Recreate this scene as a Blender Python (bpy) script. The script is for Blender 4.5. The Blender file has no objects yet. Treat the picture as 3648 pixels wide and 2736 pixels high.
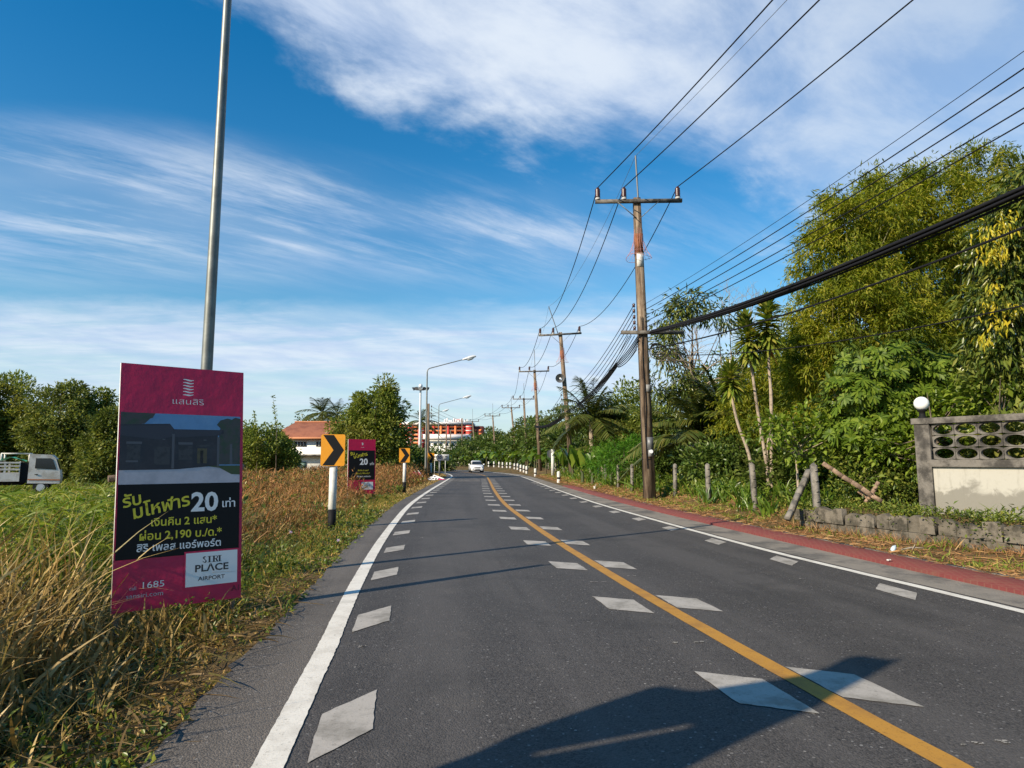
import bpy, math, random
import numpy as np
from mathutils import Vector, Matrix

# ------------------------------------------------------------------ camera, sky, sun
S = bpy.context.scene
COL = S.collection
PI = math.pi
RAD = math.radians
CH, CF, CHZ = 1.5, 2292.0, 1641.0            # camera height, focal length and horizon row of the 3648 px wide view
PITCH = math.atan((CHZ-1368)/CF)
cd = bpy.data.cameras.new('camera'); cam = bpy.data.objects.new('camera', cd); COL.objects.link(cam)
cam.location = (0, 0, CH); cam.rotation_euler = (PI/2+PITCH, 0, 0)
cd.sensor_width = 36; cd.lens = 36*CF/3648; cd.clip_start = 0.05; cd.clip_end = 6000
S.camera = cam
S.view_settings.view_transform = 'Standard'; S.view_settings.look = 'None'
S.view_settings.exposure = 0.52; S.view_settings.gamma = 1
SUN_AZ = 39.5                                   # shadows fall 39.5 degrees from +x towards +y
SUN_EL = 28.5
sd = bpy.data.lights.new('sun', 'SUN'); sun = bpy.data.objects.new('sun', sd); COL.objects.link(sun)
sd.energy = 5.0; sd.angle = RAD(0.5); sd.color = (1.0, 0.865, 0.67)
TOSUN = Vector((-math.cos(RAD(SUN_AZ))*math.cos(RAD(SUN_EL)), -math.sin(RAD(SUN_AZ))*math.cos(RAD(SUN_EL)), math.sin(RAD(SUN_EL))))
sun.rotation_euler = TOSUN.to_track_quat('Z', 'Y').to_euler(); sun.location = (-40, -40, 60)
S.cycles.max_bounces = 6; S.cycles.diffuse_bounces = 3; S.cycles.transmission_bounces = 4; S.cycles.transparent_max_bounces = 6
S.cycles.use_denoising = True

class NT:
    'short hand for building node trees'
    def __init__(s, tree): s.t = tree; s.n = tree.nodes; s.l = tree.links
    def N(s, kind, **kw):
        n = s.n.new(kind)
        for k, v in kw.items():
            if k.startswith('i_'):
                key = k[2:]; key = int(key) if key.isdigit() else key.replace('_', ' ')
                s.put(n.inputs[key], v)
            else: setattr(n, k, v)
        return n
    def put(s, inp, v):
        if isinstance(v, bpy.types.NodeSocket): s.l.new(v, inp)
        else: inp.default_value = v
    def M(s, op, a, b=0.0, c=0.0, clamp=False):
        n = s.N('ShaderNodeMath', operation=op); n.use_clamp = clamp
        for i, v in enumerate((a, b, c)): s.put(n.inputs[i], v)
        return n.outputs[0]
    def ss(s, x, lo, hi):
        n = s.N('ShaderNodeMapRange', interpolation_type='SMOOTHSTEP')
        s.put(n.inputs[0], x); s.put(n.inputs[1], lo); s.put(n.inputs[2], hi)
        return n.outputs[0]
    def mix(s, f, a, b):
        n = s.N('ShaderNodeMix', data_type='RGBA')
        s.put(n.inputs[0], f); s.put(n.inputs[6], a if not isinstance(a, tuple) else (*a[:3], 1)); s.put(n.inputs[7], b if not isinstance(b, tuple) else (*b[:3], 1))
        return n.outputs[2]
    def noise(s, vec, scale, detail=4, rough=0.55, dist=0.0):
        n = s.N('ShaderNodeTexNoise'); s.put(n.inputs['Vector'], vec)
        n.inputs['Scale'].default_value = scale; n.inputs['Detail'].default_value = detail
        n.inputs['Roughness'].default_value = rough; n.inputs['Distortion'].default_value = dist
        return n.outputs[0]
    def ramp(s, f, stops, interp='LINEAR'):
        n = s.N('ShaderNodeValToRGB'); n.color_ramp.interpolation = interp
        e = n.color_ramp.elements
        while len(e) < len(stops): e.new(0.5)
        for k, (p, c) in enumerate(stops): e[k].position = p; e[k].color = (*c[:3], 1)
        s.put(n.inputs[0], f); return n.outputs[0]

def build_world():
    w = bpy.data.worlds.new('World'); S.world = w; w.use_nodes = True
    q = NT(w.node_tree); q.n.clear()
    sky = q.N('ShaderNodeTexSky', sky_type='NISHITA', sun_disc=False, sun_elevation=RAD(SUN_EL))
    sky.sun_rotation = math.atan2(TOSUN.x, TOSUN.y); sky.air_density = 1.25; sky.dust_density = 0.12; sky.ozone_density = 2.2
    hs = q.N('ShaderNodeHueSaturation', i_Saturation=1.50, i_Value=1.10, i_Hue=0.5); q.put(hs.inputs['Color'], sky.outputs[0])
    co = q.N('ShaderNodeTexCoord').outputs['Generated']
    sep = q.N('ShaderNodeSeparateXYZ'); q.put(sep.inputs[0], co)
    x, y, z = sep.outputs
    ya = q.M('MAXIMUM', q.M('ABSOLUTE', y), 0.12)
    a = q.M('DIVIDE', x, ya); e = q.M('DIVIDE', z, ya)
    zz = q.M('ADD', q.M('MAXIMUM', z, 0.0), 0.13)
    u = q.M('DIVIDE', x, zz); v = q.M('DIVIDE', y, zz)
    uv = q.N('ShaderNodeCombineXYZ'); q.put(uv.inputs[0], u); q.put(uv.inputs[1], v)
    uv = uv.outputs[0]
    def rotated(ang, sx, sy):
        m = q.N('ShaderNodeMapping', vector_type='TEXTURE'); q.put(m.inputs[0], uv); m.inputs['Rotation'].default_value = (0, 0, RAD(ang)); m.inputs['Scale'].default_value = (1/sx, 1/sy, 1)
        return m.outputs[0]
    big = q.noise(uv, 1.5, 9, 0.62, 0.2)
    soft = q.noise(rotated(30, 0.7, 1.2), 1.0, 3, 0.5)
    fine = q.noise(rotated(35, 0.75, 1.3), 2.6, 10, 0.61, 0.25)
    # 1: the broad sheet of cloud that fills the upper sky right of a diagonal edge
    edge = q.M('SUBTRACT', 0.500, q.M('MULTIPLY', a, 0.26))
    edge = q.M('ADD', edge, q.M('MULTIPLY', q.M('MAXIMUM', q.M('SUBTRACT', -0.25, a), 0.0), 0.45))
    over = q.M('SUBTRACT', e, edge)
    over = q.M('ADD', over, q.M('MULTIPLY', q.M('SUBTRACT', big, 0.5), 0.42))
    m1 = q.ss(q.M('ADD', over, q.M('MULTIPLY', q.M('SUBTRACT', fine, 0.5), 0.25)), -0.03, 0.12)
    tex = q.M('ADD', q.M('MULTIPLY', fine, 0.9), q.M('MULTIPLY', soft, 0.55))
    d1 = q.M('MULTIPLY', m1, q.ss(tex, 0.28, 0.90))
    hz_r = q.M('SUBTRACT', 1.0, q.M('MULTIPLY', q.ss(a, 0.05, 0.9), 0.38))
    d1 = q.M('MULTIPLY', d1, hz_r)
    veil = q.M('MULTIPLY', m1, q.M('MULTIPLY', q.ss(a, -0.25, 0.5), 0.50))
    d1 = q.M('MAXIMUM', d1, veil)
    # 2: cirrus streaks on the left and in the middle
    st = q.noise(rotated(34, 0.42, 1.6), 1.7, 12, 0.66, 0.25)
    st2 = q.noise(rotated(38, 0.45, 2.4), 3.4, 12, 0.68, 0.2)
    stv = q.M('ADD', q.M('MULTIPLY', st, 0.7), q.M('MULTIPLY', st2, 0.4))
    top2 = q.M('SUBTRACT', 0.60, q.M('MULTIPLY', q.ss(a, -0.8, 0.05), 0.12))
    band = q.M('MULTIPLY', q.ss(e, 0.24, 0.38), q.M('SUBTRACT', 1.0, q.ss(e, q.M('SUBTRACT', top2, 0.12), top2)))
    band = q.M('MULTIPLY', band, q.M('SUBTRACT', 1.0, q.M('MULTIPLY', q.ss(a, 0.05, 0.35), 0.75)))
    d2 = q.M('MULTIPLY', band, q.M('ADD', q.M('MULTIPLY', q.ss(stv, 0.47, 0.70), 0.70), q.M('MULTIPLY', q.ss(soft, 0.32, 0.62), 0.34)))
    # 3: flat layered bank above the horizon
    lay = q.noise(rotated(4, 0.30, 1.15), 1.8, 12, 0.68, 0.35)
    bankm = q.M('MULTIPLY', q.ss(e, 0.02, 0.13), q.M('SUBTRACT', 1.0, q.ss(q.M('ADD', e, q.M('MULTIPLY', q.M('SUBTRACT', big, 0.5), 0.12)), 0.205, 0.275)))
    d3 = q.M('MULTIPLY', bankm, q.M('ADD', 0.40, q.M('MULTIPLY', q.ss(lay, 0.36, 0.60), 0.52)))
    d3 = q.M('MULTIPLY', d3, q.M('SUBTRACT', 1.0, q.M('MULTIPLY', q.ss(a, 0.1, 0.6), 0.5)))
    low = q.M('MULTIPLY', q.M('SUBTRACT', 1.0, q.ss(e, -0.02, 0.24)), 0.80)
    skyc = q.mix(low, hs.outputs[0], (3.1, 4.9, 6.5))
    d = q.M('MULTIPLY', q.M('MAXIMUM', q.M('MAXIMUM', d1, d2), d3), q.M('MULTIPLY', q.ss(y, -0.1, 0.2), q.M('SUBTRACT', 1.0, q.ss(e, 0.84, 1.15))))
    shade = q.mix(q.ss(fine, 0.32, 0.68), (4.3, 5.2, 6.9), (6.0, 6.6, 7.4))
    col = q.mix(q.M('MULTIPLY', d, 0.93), skyc, shade)
    bg = q.N('ShaderNodeBackground', i_Strength=0.094); q.put(bg.inputs[0], col)
    o = q.N('ShaderNodeOutputWorld'); q.l.new(bg.outputs[0], o.inputs[0])
build_world()

# ------------------------------------------------------------------ helpers
rng = np.random.default_rng(11)
random.seed(5)
def ray(px, py):
    x = (px-1824)/CF; y = -(py-1368)/CF
    c, s = math.cos(PITCH), math.sin(PITCH)
    return np.array([x, c-y*s, s+y*c])
def D(px, py, d):
    'the world point d metres ahead seen at that place in the photograph'
    r = ray(px, py); return np.array([0, 0, CH]) + r*d/r[1]
def Gd(px, d):
    'ground position (x, y) at distance d in the direction of a column at the horizon'
    r = ray(px, CHZ); return (r[0]*d/r[1], d)

class MB:
    def __init__(s): s.v = []; s.f = []; s.m = []; s.n = 0; s.uv = None
    def add(s, v, f, mat=0):
        v = np.asarray(v, float).reshape(-1, 3); f = np.asarray(f, int)
        s.f.append(f+s.n); s.m.append(np.full(len(f), mat, int)); s.v.append(v); s.n += len(v)
    def box(s, c, size, rz=0.0, mat=0, M=None):
        x, y, z = np.array(size)/2
        v = np.array([[i, j, k] for i in (-x, x) for j in (-y, y) for k in (-z, z)])
        if M is not None: v = v @ np.array(M.to_3x3()).T
        if rz:
            cs, sn = math.cos(rz), math.sin(rz); v = v @ np.array([[cs, sn, 0], [-sn, cs, 0], [0, 0, 1]])
        s.add(v+np.array(c), [[0, 1, 3, 2], [4, 6, 7, 5], [0, 4, 5, 1], [2, 3, 7, 6], [0, 2, 6, 4], [1, 5, 7, 3]], mat)
    def beam(s, p, q, w, h=None, mat=0, up=(0, 0, 1), taper=1.0):
        h = h or w; p = np.array(p, float); q = np.array(q, float); d = q-p; d /= np.linalg.norm(d)
        a = np.cross(d, up); 
        if np.linalg.norm(a) < 1e-3: a = np.cross(d, (1, 0, 0))
        a /= np.linalg.norm(a); b = np.cross(a, d)
        v = []
        for c, k in ((p, 1), (q, taper)):
            for i, j in ((-1, -1), (1, -1), (1, 1), (-1, 1)): v.append(c+a*i*w/2*k+b*j*h/2*k)
        s.add(v, [[0, 3, 2, 1], [4, 5, 6, 7], [0, 1, 5, 4], [1, 2, 6, 5], [2, 3, 7, 6], [3, 0, 4, 7]], mat)
    def tube(s, pts, r, n=8, mat=0, cap=True):
        pts = np.array(pts, float); k = len(pts); r = np.broadcast_to(np.array(r, float), (k,))
        t = np.gradient(pts, axis=0); t /= np.linalg.norm(t, axis=1)[:, None]+1e-12
        ref = np.array([0, 0, 1.0]) if abs(t[0, 2]) < 0.9 else np.array([1.0, 0, 0])
        V = []
        for i in range(k):
            a = np.cross(t[i], ref); a /= np.linalg.norm(a)+1e-12; b = np.cross(t[i], a)
            ref = np.cross(a, t[i])
            ang = np.linspace(0, 2*PI, n, endpoint=False)
            V.append(pts[i]+r[i]*(np.cos(ang)[:, None]*a+np.sin(ang)[:, None]*b))
        V = np.concatenate(V); F = []
        for i in range(k-1):
            for j in range(n): F.append([i*n+j, i*n+(j+1) % n, (i+1)*n+(j+1) % n, (i+1)*n+j])
        s.add(V, F, mat)
        if cap:
            for i in (0, k-1):
                c = len(V[i*n:i*n+n]); s.add(np.vstack([V[i*n:i*n+n], pts[i]]), [[j, (j+1) % n, n] for j in range(n)] if i else [[(j+1) % n, j, n] for j in range(n)], mat)
    def lathe(s, prof, c, n=16, mat=0):
        c = np.array(c, float); ang = np.linspace(0, 2*PI, n, endpoint=False); V = []; F = []
        for r, z in prof: V.append(np.stack([r*np.cos(ang), r*np.sin(ang), np.full(n, z)], 1)+c)
        for i in range(len(prof)-1):
            for j in range(n): F.append([i*n+j, i*n+(j+1) % n, (i+1)*n+(j+1) % n, (i+1)*n+j])
        s.add(np.concatenate(V), F, mat)
    def prism(s, poly, o, X, Y, Nn, t, mat=0, side=None):
        'polygon given in the plane o + X*u + Y*v, thickness t along the normal Nn'
        o, X, Y, Nn = [np.array(k, float) for k in (o, X, Y, Nn)]
        a = np.array([o+X*u+Y*v for u, v in poly]); b = a+Nn*t; k = len(poly)
        s.add(b, [list(range(k))], mat); s.add(a, [list(range(k))[::-1]], mat if side is None else side)
        s.add(np.vstack([a, b]), [[i, (i+1) % k, k+(i+1) % k, k+i] for i in range(k)], mat if side is None else side)
    def build(s, name, mats, parent=None, origin=None, smooth=False):
        if not isinstance(mats, (list, tuple)): mats = [mats]
        if parent is not None: org = ORG[parent.name]
        else: org = np.array(origin if origin is not None else (0, 0, 0), float)
        v = np.concatenate(s.v)-org
        me = bpy.data.meshes.new(name)
        me.vertices.add(len(v)); me.vertices.foreach_set('co', v.astype(np.float32).ravel())
        li = np.concatenate([f.ravel() for f in s.f]); lt = np.concatenate([np.full(len(f), f.shape[1]) for f in s.f])
        ls = np.concatenate([[0], np.cumsum(lt)[:-1]])
        me.loops.add(len(li)); me.loops.foreach_set('vertex_index', li.astype(np.int32))
        me.polygons.add(len(lt)); me.polygons.foreach_set('loop_start', ls.astype(np.int32))
        me.polygons.foreach_set('material_index', np.concatenate(s.m).astype(np.int32))
        for m in mats: me.materials.append(m)
        me.update(calc_edges=True); me.validate()
        if smooth: me.polygons.foreach_set('use_smooth', np.ones(len(me.polygons), bool))
        if s.uv is not None:
            l = me.uv_layers.new(name='uv'); l.data.foreach_set('uv', np.concatenate(s.uv)[li].astype(np.float32).ravel())
        o = bpy.data.objects.new(name, me); COL.objects.link(o)
        if parent is not None: o.parent = parent
        else: o.location = org
        ORG[o.name] = org
        return o
ORG = {}
def tag(o, label=None, cat=None, group=None, kind=None):
    if label: o['label'] = label
    if cat: o['category'] = cat
    if group: o['group'] = group
    if kind: o['kind'] = kind
    return o
def thing(name, loc, label, cat, group=None):
    o = bpy.data.objects.new(name, None); COL.objects.link(o); o.location = tuple(loc); o.empty_display_size = 0.2
    ORG[o.name] = np.array(loc, float)
    return tag(o, label, cat, group)
def dup(root, loc, rz=0.0, sc=1.0, label=None):
    'a copy of a thing with copies of its parts and sub-parts (mesh data shared)'
    def cp(o, par):
        c = o.copy(); COL.objects.link(c); c.parent = par
        for ch in o.children: cp(ch, c)
        return c
    r = cp(root, None); r.location = tuple(loc); r.rotation_euler = (0, 0, rz)
    r.scale = (sc, sc, sc) if np.isscalar(sc) else tuple(sc)
    if label: r['label'] = label
    return r
def unit(v): v = np.array(v, float); return v/np.linalg.norm(v)

# ------------------------------------------------------------------ materials
def mat(name, col, rough=0.7, metal=0.0, spec=0.5, var=0.0, vscale=3.0, bump=0.0, bscale=30.0, col2=None, thr=(0.45, 0.62), coat=0.0):
    m = bpy.data.materials.new(name); m.use_nodes = True; q = NT(m.node_tree); b = q.n['Principled BSDF']
    b.inputs['Roughness'].default_value = rough; b.inputs['Metallic'].default_value = metal; b.inputs['Specular IOR Level'].default_value = spec
    b.inputs['Coat Weight'].default_value = coat
    c = (*col, 1)
    if var or bump or col2:
        pos = q.N('ShaderNodeNewGeometry').outputs['Position']
    if var or col2:
        n = q.noise(pos, vscale, 6, 0.65)
        c2 = col2 or tuple(k*(1-var) for k in col)
        out = q.mix(q.ss(n, *thr), col, c2)
        n2 = q.noise(pos, vscale*7, 3, 0.6)
        out = q.mix(q.M('MULTIPLY', q.ss(n2, 0.4, 0.7), 0.25), out, tuple(k*0.7 for k in col))
        if name == 'old_block_concrete':
            rr = q.N('ShaderNodeNewGeometry').outputs['Random Per Island']; out = q.mix(q.M('MULTIPLY', rr, 0.6), out, (0.07, 0.06, 0.042))
        q.put(b.inputs['Base Color'], out)
    else: b.inputs['Base Color'].default_value = c
    if bump:
        bn = q.N('ShaderNodeBump', i_Strength=bump, i_Distance=0.02); q.put(bn.inputs['Height'], q.noise(pos, bscale, 4, 0.6)); q.put(b.inputs['Normal'], bn.outputs[0])
    return m
LEAF_GAIN = 1.75
def leafmat(name, cols, transl=0.32, gloss=0.25, rough=0.45, patch=None, pscale=0.5):
    'leaf: each leaf of its own tone, light passing through it'
    m = bpy.data.materials.new(name); m.use_nodes = True; q = NT(m.node_tree); q.n.clear()
    g = q.N('ShaderNodeNewGeometry')
    cols = [tuple(min(.62, v*LEAF_GAIN) for v in cc) for cc in cols]
    if patch: patch = tuple(v*LEAF_GAIN for v in patch)
    k = len(cols); c = q.ramp(g.outputs['Random Per Island'], [((i+0.0)/max(1, k-1), cols[i]) for i in range(k)])
    if patch:
        n = q.noise(g.outputs['Position'], pscale, 3, 0.6); c = q.mix(q.ss(n, 0.48, 0.66), c, patch)
    b = q.N('ShaderNodeBsdfPrincipled', i_Roughness=rough); b.inputs['Specular IOR Level'].default_value = gloss; q.put(b.inputs['Base Color'], c)
    t = q.N('ShaderNodeBsdfTranslucent'); hs = q.N('ShaderNodeHueSaturation', i_Value=1.35, i_Saturation=1.1); q.put(hs.inputs['Color'], c); q.put(t.inputs[0], hs.outputs[0])
    mx = q.N('ShaderNodeMixShader', i_0=transl); q.l.new(b.outputs[0], mx.inputs[1]); q.l.new(t.outputs[0], mx.inputs[2])
    o = q.N('ShaderNodeOutputMaterial'); q.l.new(mx.outputs[0], o.inputs[0])
    return m

def asphalt_mat(name, base, speck):
    m = bpy.data.materials.new(name); m.use_nodes = True; q = NT(m.node_tree); b = q.n['Principled BSDF']
    uv = q.N('ShaderNodeUVMap').outputs[0]; pos = q.N('ShaderNodeNewGeometry').outputs['Position']
    vo = q.N('ShaderNodeTexVoronoi', i_Scale=95.0); q.put(vo.inputs['Vector'], pos)
    grain = q.N('ShaderNodeSeparateColor'); q.put(grain.inputs[0], vo.outputs['Color'])
    c = q.mix(grain.outputs[0], tuple(k*0.62 for k in base), tuple(k*1.5 for k in base))
    vo2 = q.N('ShaderNodeTexVoronoi', i_Scale=42.0); q.put(vo2.inputs['Vector'], pos)
    g2 = q.N('ShaderNodeSeparateColor'); q.put(g2.inputs[0], vo2.outputs['Color'])
    pale = q.M('MULTIPLY', q.M('GREATER_THAN', g2.outputs[1], 0.90), q.M('LESS_THAN', vo2.outputs['Distance'], 0.36))
    c = q.mix(q.M('MULTIPLY', pale, q.M('MULTIPLY', g2.outputs[0], 0.62)), c, speck)
    hole = q.M('MULTIPLY', q.M('GREATER_THAN', g2.outputs[2], 0.97), q.M('LESS_THAN', vo2.outputs['Distance'], 0.4))
    c = q.mix(q.M('MULTIPLY', hole, 0.7), c, (0.012, 0.012, 0.014))
    # worn wheel paths run along the road
    mp = q.N('ShaderNodeMapping'); q.put(mp.inputs[0], uv); mp.inputs['Scale'].default_value = (1.0, 0.035, 1)
    tr = q.noise(mp.outputs[0], 1.35, 4, 0.6)
    c = q.mix(q.M('MULTIPLY', q.ss(tr, 0.42, 0.62), 0.55), c, tuple(k*1.6 for k in base))
    blot = q.noise(pos, 0.45, 6, 0.7, 0.5)
    c = q.mix(q.M('MULTIPLY', q.ss(blot, 0.48, 0.66), 0.45), c, tuple(k*0.55 for k in base))
    dust = q.noise(pos, 1.6, 6, 0.75)
    c = q.mix(q.M('MULTIPLY', q.ss(dust, 0.55, 0.75), 0.30), c, (0.15, 0.13, 0.105))
    oil = q.noise(mp.outputs[0], 3.2, 6, 0.7)
    c = q.mix(q.M('MULTIPLY', q.ss(oil, 0.60, 0.72), 0.5), c, tuple(k*0.5 for k in base))
    q.put(b.inputs['Base Color'], c); b.inputs['Roughness'].default_value = 0.72; b.inputs['Specular IOR Level'].default_value = 0.32
    bn = q.N('ShaderNodeBump', i_Strength=0.55, i_Distance=0.006); q.put(bn.inputs['Height'], q.M('ADD', grain.outputs[1], q.M('MULTIPLY', vo.outputs['Distance'], -1.2))); q.put(b.inputs['Normal'], bn.outputs[0])
    return m
def paint_mat(name, col, worn, amount=0.5):
    m = bpy.data.materials.new(name); m.use_nodes = True; q = NT(m.node_tree); b = q.n['Principled BSDF']
    pos = q.N('ShaderNodeNewGeometry').outputs['Position']
    n = q.noise(pos, 3.0, 6, 0.7); f = q.noise(pos, 60.0, 3, 0.7); f3 = q.noise(pos, 14.0, 5, 0.7)
    c = q.mix(q.M('MULTIPLY', q.ss(n, 0.42, 0.68), amount), col, worn)
    c = q.mix(q.M('MULTIPLY', q.ss(f, 0.56, 0.72), 0.45), c, tuple(k*0.5 for k in worn))
    c = q.mix(q.M('MULTIPLY', q.ss(f3, 0.60, 0.70), 0.6), c, tuple(k*0.45 for k in worn))
    q.put(b.inputs['Base Color'], c); b.inputs['Roughness'].default_value = 0.65; b.inputs['Specular IOR Level'].default_value = 0.3
    bn = q.N('ShaderNodeBump', i_Strength=0.35, i_Distance=0.004); q.put(bn.inputs['Height'], f); q.put(b.inputs['Normal'], bn.outputs[0])
    return m
def ground_mat():
    m = bpy.data.materials.new('earth'); m.use_nodes = True; q = NT(m.node_tree); b = q.n['Principled BSDF']
    pos = q.N('ShaderNodeNewGeometry').outputs['Position']
    n1 = q.noise(pos, 0.35, 5, 0.65); n2 = q.noise(pos, 2.4, 6, 0.7); n3 = q.noise(pos, 22.0, 4, 0.7)
    c = q.ramp(n2, [(0.28, (0.035, 0.026, 0.014)), (0.46, (0.13, 0.085, 0.040)), (0.60, (0.20, 0.135, 0.060)), (0.75, (0.085, 0.075, 0.03))])
    c = q.mix(q.M('MULTIPLY', q.ss(n1, 0.48, 0.62), 0.55), c, (0.06, 0.075, 0.02))
    c = q.mix(q.M('MULTIPLY', q.ss(n3, 0.5, 0.7), 0.5), c, (0.03, 0.024, 0.014))
    q.put(b.inputs['Base Color'], c); b.inputs['Roughness'].default_value = 0.95; b.inputs['Specular IOR Level'].default_value = 0.1
    bn = q.N('ShaderNodeBump', i_Strength=0.8, i_Distance=0.03); q.put(bn.inputs['Height'], n3); q.put(b.inputs['Normal'], bn.outputs[0])
    return m
def brick_mat():
    m = bpy.data.materials.new('red_pavers'); m.use_nodes = True; q = NT(m.node_tree); b = q.n['Principled BSDF']
    uv = q.N('ShaderNodeUVMap').outputs[0]; pos = q.N('ShaderNodeNewGeometry').outputs['Position']
    br = q.N('ShaderNodeTexBrick', i_Scale=1.0); q.put(br.inputs['Vector'], uv)
    br.inputs['Mortar Size'].default_value = 0.008; br.inputs['Brick Width'].default_value = 0.10; br.inputs['Row Height'].default_value = 0.10
    br.inputs['Color1'].default_value = (0.155, 0.030, 0.026, 1); br.inputs['Color2'].default_value = (0.135, 0.027, 0.024, 1); br.inputs['Mortar'].default_value = (0.16, 0.055, 0.04, 1)
    n = q.noise(pos, 2.0, 6, 0.7); c = q.mix(q.M('MULTIPLY', q.ss(n, 0.5, 0.68), 0.5), br.outputs[0], (0.15, 0.075, 0.045))
    q.put(b.inputs['Base Color'], c); b.inputs['Roughness'].default_value = 0.85
    return m
def wall_mat():
    'cream render, stained grey in blotches low down'
    m = bpy.data.materials.new('stained_render'); m.use_nodes = True; q = NT(m.node_tree); b = q.n['Principled BSDF']
    pos = q.N('ShaderNodeNewGeometry').outputs['Position']; sp = q.N('ShaderNodeSeparateXYZ'); q.put(sp.inputs[0], pos)
    n = q.noise(pos, 2.6, 7, 0.65, 0.6); n2 = q.noise(pos, 9.0, 6, 0.7)
    h = q.M('SUBTRACT', 1.0, q.ss(sp.outputs[2], 0.55, 1.15))
    k = q.ss(q.M('ADD', q.M('MULTIPLY', n, 0.85), q.M('MULTIPLY', h, 0.34)), 0.46, 0.60)
    mp = q.N('ShaderNodeMapping'); q.put(mp.inputs[0], pos); mp.inputs['Scale'].default_value = (1, 1, 0.12)
    run = q.ss(q.noise(mp.outputs[0], 7.0, 5, 0.7), 0.53, 0.68)
    c = q.mix(q.M('MULTIPLY', q.ss(n2, 0.5, 0.72), 0.25), (0.40, 0.385, 0.335), (0.28, 0.265, 0.215))
    c = q.mix(q.M('MULTIPLY', run, 0.45), c, (0.22, 0.205, 0.165))
    c = q.mix(q.M('MULTIPLY', k, 0.78), c, (0.16, 0.15, 0.125))
    q.put(b.inputs['Base Color'], c); b.inputs['Roughness'].default_value = 0.9
    return m

def pole_mat():
    'brown stained concrete with streaks running down the pole'
    m = bpy.data.materials.new('pole_concrete'); m.use_nodes = True; q = NT(m.node_tree); b = q.n['Principled BSDF']
    pos = q.N('ShaderNodeNewGeometry').outputs['Position']; mp = q.N('ShaderNodeMapping'); q.put(mp.inputs[0], pos); mp.inputs['Scale'].default_value = (1, 1, 0.10)
    n = q.noise(mp.outputs[0], 9.0, 6, 0.65, 0.4); n2 = q.noise(pos, 2.2, 6, 0.7); n3 = q.noise(pos, 30.0, 3, 0.6)
    c = q.ramp(n, [(0.34, (0.045, 0.032, 0.024)), (0.46, (0.145, 0.103, 0.070)), (0.62, (0.29, 0.225, 0.16))])
    c = q.mix(q.M('MULTIPLY', q.ss(n2, 0.50, 0.68), 0.55), c, (0.13, 0.085, 0.055))
    q.put(b.inputs['Base Color'], c); b.inputs['Roughness'].default_value = 0.9; b.inputs['Specular IOR Level'].default_value = 0.2
    bn = q.N('ShaderNodeBump', i_Strength=0.6, i_Distance=0.02); q.put(bn.inputs['Height'], q.M('ADD', n, q.M('MULTIPLY', n3, 0.4))); q.put(b.inputs['Normal'], bn.outputs[0])
    return m
MT = {}
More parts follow.
